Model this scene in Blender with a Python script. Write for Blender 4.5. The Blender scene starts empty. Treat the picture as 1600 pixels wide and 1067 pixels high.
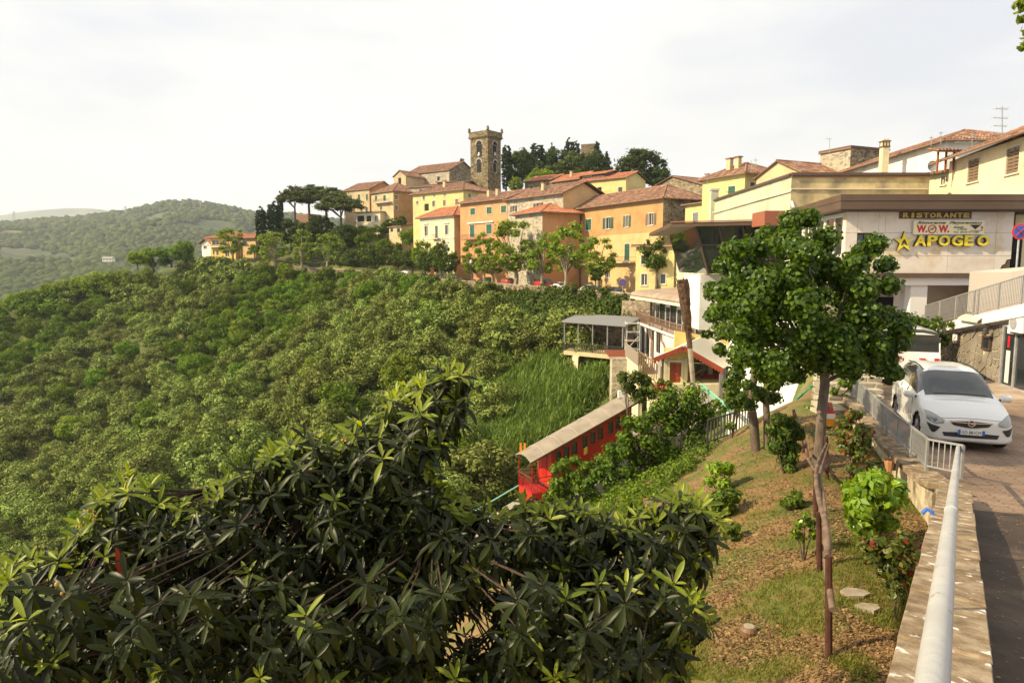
import bpy, math, random
import numpy as np
from math import sin, cos, pi, radians, sqrt, exp
from mathutils import Vector, Matrix
from mathutils.bvhtree import BVHTree
random.seed(7); np.random.seed(7)
SC = bpy.context.scene
COL = SC.collection

# ------------------------------------------------------------------ camera, sky, sun, exposure
F = 1066.7
TH = radians(6.31)
CT, ST = cos(TH), sin(TH)
cam_d = bpy.data.cameras.new('camera'); cam_d.lens = 24.0; cam_d.sensor_width = 36.0
cam_d.clip_start = 0.1; cam_d.clip_end = 20000
cam = bpy.data.objects.new('camera', cam_d); COL.objects.link(cam)
cam.location = (0, 0, 0); cam.rotation_euler = (radians(90) - TH, 0, 0)
SC.camera = cam
SC.render.engine = 'CYCLES'
SC.view_settings.view_transform = 'Standard'; SC.view_settings.look = 'None'
SC.view_settings.exposure = 0.66; SC.view_settings.gamma = 1.0
SC.view_settings.use_curve_mapping = False
SUN_EL = radians(34); SUN_AZ = radians(-105)          # azimuth from +Y towards +X
SKY_CLOUD = 0.71
world = bpy.data.worlds.new('World'); SC.world = world; world.use_nodes = True
wn, wl = world.node_tree.nodes, world.node_tree.links
for n in list(wn): wn.remove(n)
wo = wn.new('ShaderNodeOutputWorld'); bg1 = wn.new('ShaderNodeBackground'); bg2 = wn.new('ShaderNodeBackground'); wm = wn.new('ShaderNodeMixShader')
sky = wn.new('ShaderNodeTexSky'); sky.sky_type = 'NISHITA'; sky.sun_disc = False
sky.sun_elevation = SUN_EL; sky.sun_rotation = SUN_AZ
wl.new(sky.outputs[0], bg1.inputs[0]); bg1.inputs[1].default_value = 0.1
tc = wn.new('ShaderNodeTexCoord'); mp = wn.new('ShaderNodeMapping'); mp.inputs['Scale'].default_value = (1.0, 1.0, 3.2); mp.inputs['Rotation'].default_value = (0.0, 0.25, 0.0)
wl.new(tc.outputs['Generated'], mp.inputs[0])
nz = wn.new('ShaderNodeTexNoise'); nz.inputs['Scale'].default_value = 2.1; nz.inputs['Detail'].default_value = 6; nz.inputs['Roughness'].default_value = 0.5
wl.new(mp.outputs[0], nz.inputs[0])
cr = wn.new('ShaderNodeValToRGB'); cr.color_ramp.elements[0].position = 0.34; cr.color_ramp.elements[0].color = (0.80, 0.805, 0.84, 1)
cr.color_ramp.elements[1].position = 0.60; cr.color_ramp.elements[1].color = (1.0, 0.985, 0.94, 1)
wl.new(nz.outputs[0], cr.inputs[0]); wl.new(cr.outputs[0], bg2.inputs[0]); bg2.inputs[1].default_value = SKY_CLOUD
mr = wn.new('ShaderNodeMapRange'); mr.inputs[1].default_value = 0.3; mr.inputs[2].default_value = 0.5; mr.inputs[3].default_value = 0.9; mr.inputs[4].default_value = 1.0
wl.new(nz.outputs[0], mr.inputs[0]); wl.new(mr.outputs[0], wm.inputs[0])
wl.new(bg1.outputs[0], wm.inputs[1]); wl.new(bg2.outputs[0], wm.inputs[2]); wl.new(wm.outputs[0], wo.inputs[0])
sun_d = bpy.data.lights.new('sun', 'SUN'); sun_d.energy = 5.0; sun_d.angle = radians(0.6); sun_d.color = (1.0, 0.83, 0.54)
sun = bpy.data.objects.new('sun', sun_d); COL.objects.link(sun)
sd = Vector((sin(SUN_AZ) * cos(SUN_EL), cos(SUN_AZ) * cos(SUN_EL), sin(SUN_EL)))
sun.rotation_euler = sd.to_track_quat('Z', 'Y').to_euler(); sun.location = sd * 60
SC.cycles.max_bounces = 6; SC.cycles.diffuse_bounces = 2; SC.cycles.transmission_bounces = 4; SC.cycles.transparent_max_bounces = 6
SC.cycles.volume_bounces = 0

# ------------------------------------------------------------------ picture to place
def ray(px, py):
    u = (px - 800) / F; v = (py - 533.5) / F
    return Vector((u, CT - v * ST, -ST - v * CT))
def P(px, py, Y):
    d = ray(px, py); k = Y / d.y
    return Vector((d.x * k, Y, d.z * k))
def PH(px, py, z):
    d = ray(px, py); k = z / d.z
    return Vector((d.x * k, d.y * k, z))

# ------------------------------------------------------------------ materials
MATS = {}
def newmat(name):
    m = bpy.data.materials.new(name); m.use_nodes = True
    n, l = m.node_tree.nodes, m.node_tree.links
    b = n['Principled BSDF']
    MATS[name] = m
    return m, n, l, b
def flat(name, col, rough=0.6, metal=0.0, spec=0.5, emit=None):
    m, n, l, b = newmat(name)
    b.inputs['Base Color'].default_value = (*col, 1); b.inputs['Roughness'].default_value = rough
    b.inputs['Metallic'].default_value = metal; b.inputs['Specular IOR Level'].default_value = spec
    return m
def ramp(n, stops):
    r = n.new('ShaderNodeValToRGB'); e = r.color_ramp.elements
    e[0].position, e[0].color = stops[0][0], (*stops[0][1], 1)
    e[1].position, e[1].color = stops[-1][0], (*stops[-1][1], 1)
    for p, c in stops[1:-1]:
        x = e.new(p); x.color = (*c, 1)
    return r
def noisy(name, stops, scale, rough=0.85, bump=0.0, bscale=None, stretch=(1, 1, 1), island=0.0, spec=0.3, detail=8, second=None, metal=0.0):
    """noise-mottled surface; island: random brightness per loose piece; second: (colour, scale, lo, hi) patches"""
    m, n, l, b = newmat(name)
    t = n.new('ShaderNodeTexCoord'); mp = n.new('ShaderNodeMapping'); mp.inputs['Scale'].default_value = stretch
    l.new(t.outputs['Object'], mp.inputs[0])
    z = n.new('ShaderNodeTexNoise'); z.inputs['Scale'].default_value = scale; z.inputs['Detail'].default_value = detail; z.inputs['Roughness'].default_value = 0.62
    l.new(mp.outputs[0], z.inputs[0])
    r = ramp(n, stops); l.new(z.outputs[0], r.inputs[0]); out = r.outputs[0]
    if second:
        c2, s2, lo, hi = second
        z2 = n.new('ShaderNodeTexNoise'); z2.inputs['Scale'].default_value = s2; z2.inputs['Detail'].default_value = 9; z2.inputs['Roughness'].default_value = 0.6
        l.new(t.outputs['Object'], z2.inputs[0])
        r2 = n.new('ShaderNodeMapRange'); r2.inputs[1].default_value = lo; r2.inputs[2].default_value = hi; l.new(z2.outputs[0], r2.inputs[0])
        mx = n.new('ShaderNodeMix'); mx.data_type = 'RGBA'; l.new(r2.outputs[0], mx.inputs[0]); l.new(out, mx.inputs[6]); mx.inputs[7].default_value = (*c2, 1)
        out = mx.outputs[2]
    if island:
        g = n.new('ShaderNodeNewGeometry'); r3 = n.new('ShaderNodeMapRange'); r3.inputs[3].default_value = 1 - island; r3.inputs[4].default_value = 1 + island
        l.new(g.outputs['Random Per Island'], r3.inputs[0])
        hs = n.new('ShaderNodeHueSaturation'); l.new(out, hs.inputs['Color']); l.new(r3.outputs[0], hs.inputs['Value'])
        out = hs.outputs[0]
    l.new(out, b.inputs['Base Color'])
    b.inputs['Roughness'].default_value = rough; b.inputs['Specular IOR Level'].default_value = spec; b.inputs['Metallic'].default_value = metal
    if bump:
        zb = n.new('ShaderNodeTexNoise'); zb.inputs['Scale'].default_value = bscale or scale * 4; zb.inputs['Detail'].default_value = 6
        l.new(t.outputs['Object'], zb.inputs[0])
        bp = n.new('ShaderNodeBump'); bp.inputs['Strength'].default_value = 0.6; bp.inputs['Distance'].default_value = bump
        l.new(zb.outputs[0], bp.inputs['Height']); l.new(bp.outputs[0], b.inputs['Normal'])
    return m
def masonry(name, stops, mortar, scale, rough=0.9, bump=0.03, squash=(1, 1, 1.7)):
    """irregular coursed stone for far walls"""
    m, n, l, b = newmat(name)
    t = n.new('ShaderNodeTexCoord'); mp = n.new('ShaderNodeMapping'); mp.inputs['Scale'].default_value = squash
    l.new(t.outputs['Object'], mp.inputs[0])
    v = n.new('ShaderNodeTexVoronoi'); v.inputs['Scale'].default_value = scale; l.new(mp.outputs[0], v.inputs['Vector'])
    ve = n.new('ShaderNodeTexVoronoi'); ve.feature = 'DISTANCE_TO_EDGE'; ve.inputs['Scale'].default_value = scale; l.new(mp.outputs[0], ve.inputs['Vector'])
    sp = n.new('ShaderNodeSeparateColor'); l.new(v.outputs['Color'], sp.inputs[0])
    z = n.new('ShaderNodeTexNoise'); z.inputs['Scale'].default_value = 0.35; z.inputs['Detail'].default_value = 8; l.new(t.outputs['Object'], z.inputs[0])
    av = n.new('ShaderNodeMix'); av.data_type = 'FLOAT'; av.inputs[0].default_value = 0.55; l.new(sp.outputs[0], av.inputs[2]); l.new(z.outputs[0], av.inputs[3])
    r = ramp(n, stops); l.new(av.outputs[0], r.inputs[0])
    mx = n.new('ShaderNodeMix'); mx.data_type = 'RGBA'
    e = n.new('ShaderNodeMapRange'); e.inputs[1].default_value = 0.02; e.inputs[2].default_value = 0.07; l.new(ve.outputs['Distance'], e.inputs[0])
    l.new(e.outputs[0], mx.inputs[0]); mx.inputs[6].default_value = (*mortar, 1); l.new(r.outputs[0], mx.inputs[7])
    l.new(mx.outputs[2], b.inputs['Base Color']); b.inputs['Roughness'].default_value = rough; b.inputs['Specular IOR Level'].default_value = 0.2
    bp = n.new('ShaderNodeBump'); bp.inputs['Distance'].default_value = bump; bp.inputs['Strength'].default_value = 0.8; l.new(e.outputs[0], bp.inputs['Height']); l.new(bp.outputs[0], b.inputs['Normal'])
    return m
def leafmat(name, dark, light, trans=0.35, rough=0.5, spec=0.35, objvar=0.12):
    m, n, l, b = newmat(name)
    g = n.new('ShaderNodeNewGeometry'); oi = n.new('ShaderNodeObjectInfo')
    r = ramp(n, [(0.0, dark), (1.0, light)]); l.new(g.outputs['Random Per Island'], r.inputs[0])
    hs = n.new('ShaderNodeHueSaturation'); mr = n.new('ShaderNodeMapRange'); mr.inputs[3].default_value = 1 - objvar * 1.6; mr.inputs[4].default_value = 1 + objvar * 1.6
    l.new(oi.outputs['Random'], mr.inputs[0]); l.new(mr.outputs[0], hs.inputs['Value'])
    mh = n.new('ShaderNodeMapRange'); mh.inputs[3].default_value = 0.5 - objvar * 0.06; mh.inputs[4].default_value = 0.5 + objvar * 0.1
    l.new(oi.outputs['Random'], mh.inputs[0]); l.new(mh.outputs[0], hs.inputs['Hue']); l.new(r.outputs[0], hs.inputs['Color'])
    l.new(hs.outputs[0], b.inputs['Base Color']); b.inputs['Roughness'].default_value = rough; b.inputs['Specular IOR Level'].default_value = spec
    tr = n.new('ShaderNodeBsdfTranslucent'); h2 = n.new('ShaderNodeHueSaturation'); h2.inputs['Saturation'].default_value = 1.15; h2.inputs['Value'].default_value = 1.5; h2.inputs['Hue'].default_value = 0.485
    l.new(hs.outputs[0], h2.inputs['Color']); l.new(h2.outputs[0], tr.inputs[0])
    mx = n.new('ShaderNodeMixShader'); mx.inputs[0].default_value = trans
    l.new(b.outputs[0], mx.inputs[1]); l.new(tr.outputs[0], mx.inputs[2]); l.new(mx.outputs[0], n['Material Output'].inputs[0])
    return m
def glassy(name, col=(0.02, 0.025, 0.03), rough=0.04):
    return flat(name, col, rough, 0.0, 0.9)

M_ground = noisy('ground_grass', [(0.3, (0.035, 0.05, 0.012)), (0.5, (0.09, 0.11, 0.025)), (0.7, (0.22, 0.2, 0.06))], 0.12, bump=0.25, bscale=1.5)
M_bark = noisy('bark', [(0.3, (0.05, 0.035, 0.025)), (0.7, (0.2, 0.15, 0.11))], 3.0, bump=0.03, bscale=14, stretch=(1, 1, 0.3))
M_barkpale = noisy('bark_pale', [(0.3, (0.16, 0.13, 0.09)), (0.7, (0.42, 0.36, 0.27))], 2.0, bump=0.02, bscale=10)
M_olive = leafmat('olive_leaf', (0.026, 0.042, 0.006), (0.31, 0.365, 0.085), 0.14, 0.75, 0.1, 0.2)
M_olive2 = leafmat('green_leaf', (0.028, 0.055, 0.004), (0.18, 0.27, 0.02), 0.3, 0.6, 0.12, 0.16)
M_plane = leafmat('plane_leaf', (0.07, 0.12, 0.012), (0.27, 0.34, 0.04), 0.4, 0.5, 0.2, 0.1)
M_dark = leafmat('dark_leaf', (0.018, 0.035, 0.006), (0.085, 0.125, 0.02), 0.25, 0.6, 0.15, 0.12)
M_pine = leafmat('pine_needles', (0.03, 0.045, 0.01), (0.12, 0.145, 0.03), 0.15, 0.6, 0.2, 0.1)
M_cyp = leafmat('cypress_leaf', (0.012, 0.025, 0.008), (0.045, 0.075, 0.022), 0.1, 0.7, 0.15, 0.1)
M_linden = leafmat('linden_leaf', (0.016, 0.04, 0.004), (0.12, 0.195, 0.016), 0.42, 0.4, 0.4, 0.05)
M_bright = leafmat('laurel_leaf', (0.09, 0.19, 0.012), (0.3, 0.42, 0.03), 0.4, 0.35, 0.45, 0.05)
M_shrub = leafmat('shrub_leaf', (0.03, 0.058, 0.006), (0.15, 0.2, 0.02), 0.32, 0.5, 0.25, 0.1)
M_red = leafmat('photinia_leaf', (0.04, 0.08, 0.015), (0.2, 0.2, 0.045), 0.3, 0.4, 0.45, 0.05)
M_rubra = leafmat('red_leaf', (0.12, 0.02, 0.01), (0.35, 0.06, 0.025), 0.3, 0.4, 0.45, 0.05)
M_ivy = leafmat('ivy_leaf', (0.022, 0.045, 0.005), (0.11, 0.155, 0.016), 0.25, 0.6, 0.2, 0.05)
M_reed = leafmat('reed_leaf', (0.05, 0.09, 0.012), (0.24, 0.33, 0.07), 0.35, 0.55, 0.25, 0.1)
M_grass = leafmat('grass_blade', (0.06, 0.09, 0.01), (0.24, 0.25, 0.04), 0.4, 0.6, 0.2, 0.1)
M_straw = leafmat('dry_leaf', (0.06, 0.032, 0.014), (0.32, 0.2, 0.095), 0.12, 0.7, 0.15, 0.05)
M_glass = glassy('window_glass')
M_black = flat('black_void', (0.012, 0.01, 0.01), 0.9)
M_steel = noisy('galvanised_steel', [(0.3, (0.3, 0.3, 0.3)), (0.7, (0.5, 0.5, 0.5))], 6, rough=0.5, metal=0.4, spec=0.5)

# ------------------------------------------------------------------ object helpers
def link(name, me, parent=None, mats=()):
    o = bpy.data.objects.new(name, me); COL.objects.link(o)
    if parent is not None: o.parent = parent
    if me is not None and hasattr(me, 'materials') and len(me.materials) == 0:
        for m in mats: me.materials.append(m)
    return o
def tag(o, label=None, cat=None, group=None, kind=None):
    if label: o['label'] = label
    if cat: o['category'] = cat
    if group: o['group'] = group
    if kind: o['kind'] = kind
    return o
def thing(name, label, cat, loc=(0, 0, 0), group=None, rz=0.0):
    o = bpy.data.objects.new(name, None); COL.objects.link(o); o.location = loc; o.rotation_euler[2] = rz
    o.empty_display_size = 0.3
    return tag(o, label, cat, group)
def copy_tree(o, parent=None):
    c = o.copy(); COL.objects.link(c)
    if parent is not None: c.parent = parent
    for ch in list(KIDS.get(o.name, [])):
        copy_child(ch, c)
    return c
KIDS = {}
def kid(parent, child):
    KIDS.setdefault(parent.name, []).append(child); child.parent = parent
def copy_child(ch, c):
    d = ch.copy(); COL.objects.link(d); d.parent = c
    for g in KIDS.get(ch.name, []): copy_child(g, d)

class MB:
    """collects polygons, then links them as ONE mesh; off = world origin of the thing it belongs to"""
    def __init__(s, off=(0, 0, 0)): s.v = []; s.f = []; s.m = []; s.off = Vector(off)
    def poly(s, pts, m=0):
        i = len(s.v); s.v += [Vector(p) - s.off for p in pts]; s.f.append(tuple(range(i, i + len(pts)))); s.m.append(m)
    def grid(s, rows, m=0, close=False):
        i = len(s.v); h = len(rows); w = len(rows[0])
        for r in rows: s.v += [Vector(p) - s.off for p in r]
        for a in range(h - 1):
            for b in range(w if close else w - 1):
                c = (b + 1) % w
                s.f.append((i + a * w + b, i + a * w + c, i + (a + 1) * w + c, i + (a + 1) * w + b)); s.m.append(m)
    def hexa(s, p, m=0):
        """8 corners: bottom 0-3, top 4-7"""
        i = len(s.v); s.v += [Vector(q) - s.off for q in p]
        for f in ((0, 3, 2, 1), (4, 5, 6, 7), (0, 1, 5, 4), (1, 2, 6, 5), (2, 3, 7, 6), (3, 0, 4, 7)):
            s.f.append(tuple(i + k for k in f)); s.m.append(m)
    def box(s, c, size, rz=0.0, m=0, ax=None):
        c = Vector(c); sx, sy, sz = size[0] / 2, size[1] / 2, size[2] / 2
        if ax is None: X = Vector((cos(rz), sin(rz), 0)); Yv = Vector((-sin(rz), cos(rz), 0)); Z = Vector((0, 0, 1))
        else: X, Yv, Z = ax
        s.hexa([c + X * a * sx + Yv * b * sy + Z * d * sz for d in (-1, 1) for a, b in ((-1, -1), (1, -1), (1, 1), (-1, 1))], m)
    def bar(s, a, b, w, h=None, m=0):
        a, b = Vector(a), Vector(b); d = (b - a); L = d.length
        if L < 1e-6: return
        d /= L; up = Vector((0, 0, 1)) if abs(d.z) < 0.95 else Vector((1, 0, 0))
        sx = d.cross(up).normalized(); sz = sx.cross(d).normalized()
        s.box((a + b) / 2, (L, w, h or w), ax=(d, sx, sz), m=m)
    def tube(s, pts, rad, n=8, m=0, cap=True, jit=0.0):
        pts = [Vector(p) for p in pts]; rows = []
        if not hasattr(rad, '__len__'): rad = [rad] * len(pts)
        prev = None
        for k, p in enumerate(pts):
            d = (pts[min(k + 1, len(pts) - 1)] - pts[max(k - 1, 0)]).normalized()
            ref = prev if prev is not None else (Vector((1, 0, 0)) if abs(d.x) < 0.9 else Vector((0, 1, 0)))
            x = (ref - d * ref.dot(d)).normalized(); y = d.cross(x); prev = x
            rows.append([p + (x * cos(2 * pi * j / n) + y * sin(2 * pi * j / n)) * rad[k] * (1 + random.uniform(-jit, jit)) for j in range(n)])
        s.grid(rows, m, close=True)
        if cap:
            s.poly(rows[0][::-1], m); s.poly(rows[-1], m)
    def prism(s, pts, vec, m=0):
        pts = [Vector(p) for p in pts]; vec = Vector(vec); q = [p + vec for p in pts]; n = len(pts)
        s.poly(pts, m); s.poly(q[::-1], m)
        for k in range(n): s.poly([pts[k], q[k], q[(k + 1) % n], pts[(k + 1) % n]], m)
    def build(s, name, mats, parent=None, smooth=False, kind=None):
        me = bpy.data.meshes.new(name)
        me.from_pydata([tuple(v) for v in s.v], [], s.f)
        if not isinstance(mats, (list, tuple)): mats = [mats]
        for m in mats: me.materials.append(m)
        if len(mats) > 1: me.polygons.foreach_set('material_index', s.m)
        if smooth: me.polygons.foreach_set('use_smooth', [True] * len(s.f))
        me.update()
        o = bpy.data.objects.new(name, me); COL.objects.link(o)
        if parent is not None: kid(parent, o)
        elif s.off.length > 0: o.location = s.off
        if kind: o['kind'] = kind
        return o
def np_mesh(name, V, Q, mats, midx=None, smooth=False):
    """V (n,3) float, Q (m,k) int"""
    me = bpy.data.meshes.new(name); V = np.asarray(V, dtype=np.float32); Q = np.asarray(Q, dtype=np.int32); k = Q.shape[1]
    me.vertices.add(len(V)); me.vertices.foreach_set('co', V.ravel())
    me.loops.add(Q.size); me.loops.foreach_set('vertex_index', Q.ravel())
    me.polygons.add(len(Q)); me.polygons.foreach_set('loop_start', np.arange(0, Q.size, k, dtype=np.int32)); me.polygons.foreach_set('loop_total', np.full(len(Q), k, dtype=np.int32))
    for m in mats: me.materials.append(m)
    if midx is not None: me.polygons.foreach_set('material_index', np.asarray(midx, dtype=np.int32))
    if smooth: me.polygons.foreach_set('use_smooth', np.ones(len(Q), dtype=bool))
    me.update(calc_edges=True)
    return me

# ------------------------------------------------------------------ terrain
def fence_x(Y): return 1.05 + 0.382 * Y
SPINE = [(40, 62, -5.0), (17, 95, -4.4), (-14, 141, -3.3), (-33, 172, -2.6), (-50, 190, -1.6), (-77, 201, -0.6), (-99, 217, 1.6), (-125, 208, -5.5), (-150, 196, -13), (-200, 180, -26), (-300, 160, -52)]
def _vn(x, y, s, seed):
    """cheap smooth value noise"""
    x = np.asarray(x, float) / s + seed * 17.3; y = np.asarray(y, float) / s + seed * 5.7
    xi, yi = np.floor(x), np.floor(y); fx, fy = x - xi, y - yi; fx = fx * fx * (3 - 2 * fx); fy = fy * fy * (3 - 2 * fy)
    def h(a, b):
        t = np.sin(a * 127.1 + b * 311.7 + seed * 74.7) * 43758.5453
        return t - np.floor(t)
    return (h(xi, yi) * (1 - fx) + h(xi + 1, yi) * fx) * (1 - fy) + (h(xi, yi + 1) * (1 - fx) + h(xi + 1, yi + 1) * fx) * fy - 0.5
def terr_parts(x, y):
    x = np.asarray(x, float); y = np.asarray(y, float)
    d = fence_x(y) - x
    dc = np.clip(d, 0, 14)
    zn = -4.25 - 0.38 * dc - 0.028 * dc * dc - 0.5 * np.clip(d - 14, 0, None)
    zn = zn - np.clip((y - 22) * 0.38, 0, 5) * np.clip(d + 0.6, 0, 1)
    best = np.full(x.shape, 1e9); side = np.zeros(x.shape); zs = np.zeros(x.shape); zf = np.full(x.shape, -1e9); seg = np.zeros(x.shape)
    for i in range(len(SPINE) - 1):
        ax, ay, az = SPINE[i]; bx, by, bz = SPINE[i + 1]
        ux, uy = bx - ax, by - ay; L2 = ux * ux + uy * uy
        t = np.clip(((x - ax) * ux + (y - ay) * uy) / L2, 0, 1)
        qx, qy = ax + ux * t, ay + uy * t; dd = np.hypot(x - qx, y - qy); zz = az + (bz - az) * t
        zf = np.maximum(zf, zz - 0.5 * dd - np.minimum(dd, 5) * 0.35)
        cr = ux * (y - ay) - uy * (x - ax)
        near = dd < best
        side = np.where(near, np.sign(cr), side); zs = np.where(near, zz, zs); seg = np.where(near, i, seg); best = np.where(near, dd, best)
    behind = side < 0
    hill = zs + 33 * np.exp(-(((x - 25) / 62) ** 2 + ((y - 285) / 62) ** 2)) + 15 * np.exp(-(((x + 42) / 34) ** 2 + ((y - 232) / 26) ** 2)) - 0.02 * best
    hill = hill - np.where(seg >= 6, 0.35, 0.0) * best * 1.0
    hill = hill - np.clip(y - 330, 0, None) * 0.25
    return zn, zf, behind, hill, best, zs, d
def terrain(x, y):
    zn, zf, behind, hill, best, zs, d = terr_parts(x, y)
    k = 1.6
    far = np.where(behind, hill, zf)
    m = np.maximum(zn, far); z = m + k * np.log(np.exp((zn - m) / k) + np.exp((far - m) / k)) - 0.0
    z = np.where(d < -0.3, np.minimum(z, np.where(behind & (np.asarray(y) > 62), z, -4.25)), z)
    near = np.clip((15 - np.asarray(y)) / 15, 0, 1)
    amp = np.clip(d / 3, 0.12, 1)
    z = z + amp * (0.9 * _vn(x, y, 9, 1) * (1 - near) + 0.35 * _vn(x, y, 2.6, 2))
    return z
def tz(x, y): return float(terrain(np.array([x]), np.array([y]))[0])
def G(px, py, y0=2.0, y1=420.0):
    """point of the ground seen at that place of the photograph"""
    Y = np.exp(np.linspace(math.log(y0), math.log(y1), 1500)); d = ray(px, py)
    X = d.x / d.y * Y; Z = d.z / d.y * Y; below = Z < terrain(X, Y)
    if not below.any(): return None
    i = int(np.argmax(below)); return Vector((X[i], Y[i], Z[i]))
# ground sheet
na, nb = 360, 420
aa = np.linspace(-1.75, 1.75, na); yy = np.exp(np.linspace(math.log(12), math.log(480), nb)) - 13
A_, Y_ = np.meshgrid(aa, yy); X_ = A_ * (Y_ + 14); Z_ = terrain(X_, Y_)
idx = np.arange(na * nb).reshape(nb, na)
Q = np.stack([idx[:-1, :-1], idx[:-1, 1:], idx[1:, 1:], idx[1:, :-1]], -1).reshape(-1, 4)
M_gr2 = noisy('garden_soil', [(0.25, (0.06, 0.07, 0.015)), (0.42, (0.1, 0.11, 0.02)), (0.56, (0.2, 0.12, 0.05)), (0.75, (0.3, 0.18, 0.085))], 0.9, bump=0.05, bscale=12)
fc = Y_[:-1, :-1].reshape(-1)
ground = link('ground', np_mesh('ground', np.stack([X_, Y_, Z_], -1).reshape(-1, 3), Q, [M_ground, M_gr2], (fc < 26).astype(int), True))
tag(ground, kind='structure')
# ------------------------------------------------------------------ far hills
def ridge_h(a):
    pts = [(-3, 90), (-1.4, 120), (-0.9, 124), (-0.75, 132), (-0.69, 140), (-0.62, 150), (-0.56, 170), (-0.5, 201), (-0.455, 201), (-0.42, 186), (-0.36, 160), (-0.28, 148), (-0.1, 110), (0.3, 80), (3, 60)]
    return np.interp(a, [p[0] for p in pts], [p[1] for p in pts])
def hills_z(X, Y):
    a = X / np.maximum(Y, 1); t = np.clip((Y - 330) / (2200 - 330), 0, 1.6)
    prof = np.interp(t, [0, 0.06, 0.2, 0.35, 0.6, 0.85, 1.0, 1.15, 1.6], [-62, -72, -70, -45, 0.25 * 200, 0.78 * 200, 200, 180, 120])
    s = ridge_h(a) / 200.0
    z = np.where(prof > 0, prof * s, prof)
    w = np.clip((t - 0.12) / 0.2, 0, 1) * np.clip((1.5 - t) / 0.2, 0, 1) * np.where((t > 0.9) & (t < 1.1), 0.35, 1)
    z = z + w * (62 * _vn(X, Y, 520, 3) + 34 * _vn(X + 0.5 * Y, Y, 210, 4) + 14 * _vn(X, Y, 85, 5)) * np.clip(1.15 - abs(t - 0.5), 0.3, 1)
    return z
na, nb = 420, 260
aa = np.linspace(-2.2, 2.2, na); yy = np.exp(np.linspace(math.log(340), math.log(3300), nb))
A_, Y_ = np.meshgrid(aa, yy); X_ = A_ * Y_; Z_ = hills_z(X_, Y_) + 5 * _vn(X_, Y_, 16, 8)
idx = np.arange(na * nb).reshape(nb, na)
QH = np.stack([idx[:-1, :-1], idx[:-1, 1:], idx[1:, 1:], idx[1:, :-1]], -1).reshape(-1, 4)
M_hill = noisy('hill_ground', [(0.34, (0.035, 0.055, 0.02)), (0.5, (0.075, 0.09, 0.03)), (0.62, (0.16, 0.15, 0.055))], 0.006, bump=3, bscale=0.06)
tag(link('hills', np_mesh('hills', np.stack([X_, Y_, Z_], -1).reshape(-1, 3), QH, [M_hill], None, True)), kind='structure')
# wood on the hills: low-poly crowns, one object
t_ = (1 + sqrt(5)) / 2
ICOV = np.array([(-1, t_, 0), (1, t_, 0), (-1, -t_, 0), (1, -t_, 0), (0, -1, t_), (0, 1, t_), (0, -1, -t_), (0, 1, -t_), (t_, 0, -1), (t_, 0, 1), (-t_, 0, -1), (-t_, 0, 1)]) / sqrt(1 + t_ * t_)
ICOF = np.array([(0, 11, 5), (0, 5, 1), (0, 1, 7), (0, 7, 10), (0, 10, 11), (1, 5, 9), (5, 11, 4), (11, 10, 2), (10, 7, 6), (7, 1, 8), (3, 9, 4), (3, 4, 2), (3, 2, 6), (3, 6, 8), (3, 8, 9), (4, 9, 5), (2, 4, 11), (6, 2, 10), (8, 6, 7), (9, 8, 1)])
rs = np.random.RandomState(3)
n = 24000
a = rs.uniform(-1.0, -0.22, n); Yh = np.exp(rs.uniform(math.log(600), math.log(2500), n)); Xh = a * Yh
keep = (_vn(Xh, Yh, 120, 6) + 0.5 * _vn(Xh, Yh, 40, 7)) > -0.17
Xh, Yh = Xh[keep], Yh[keep]; n = len(Xh); Zh = hills_z(Xh, Yh)
sz = rs.uniform(4.5, 10.5, n); V = ICOV[None] * rs.uniform(0.75, 1.25, (n, 12, 1)) * np.stack([sz, sz, sz * rs.uniform(0.7, 1.1, n)], -1)[:, None, :] + np.stack([Xh, Yh, Zh + sz * 0.5], -1)[:, None, :]
Fc = ICOF[None] + (np.arange(n) * 12)[:, None, None]
M_hwood = leafmat('hill_trees', (0.035, 0.055, 0.014), (0.09, 0.11, 0.03), 0.0, 0.9, 0.05, 0)
tag(link('hill_woodland', np_mesh('hill_woodland', V.reshape(-1, 3), Fc.reshape(-1, 3), [M_hwood], None, True)), label='wooded far hillside across the valley on the left', cat='woodland', kind='stuff')
# farthest ridge
aa = np.linspace(-2.5, 2.5, 300)
pts = [(-2.5, 300), (-1.1, 330), (-0.75, 420), (-0.70, 470), (-0.64, 500), (-0.60, 495), (-0.56, 450), (-0.5, 400), (-0.4, 320), (-0.3, 405), (-0.2, 380), (0, 250), (2.5, 200)]
hh = np.interp(aa, [p[0] for p in pts], [p[1] for p in pts]) + 10 * _vn(aa * 6000, aa * 0, 300, 9)
rows = []
for k, (yy_, f_) in enumerate([(4800, -0.1), (5200, 0.35), (5700, 0.8), (6000, 1.0), (6600, 0.8), (7500, 0.3)]):
    rows.append([(aa[i] * 6000, yy_, hh[i] * f_) for i in range(300)])
mb = MB(); mb.grid(rows); tag(mb.build('mountains', M_hill, smooth=True), kind='structure')
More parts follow.
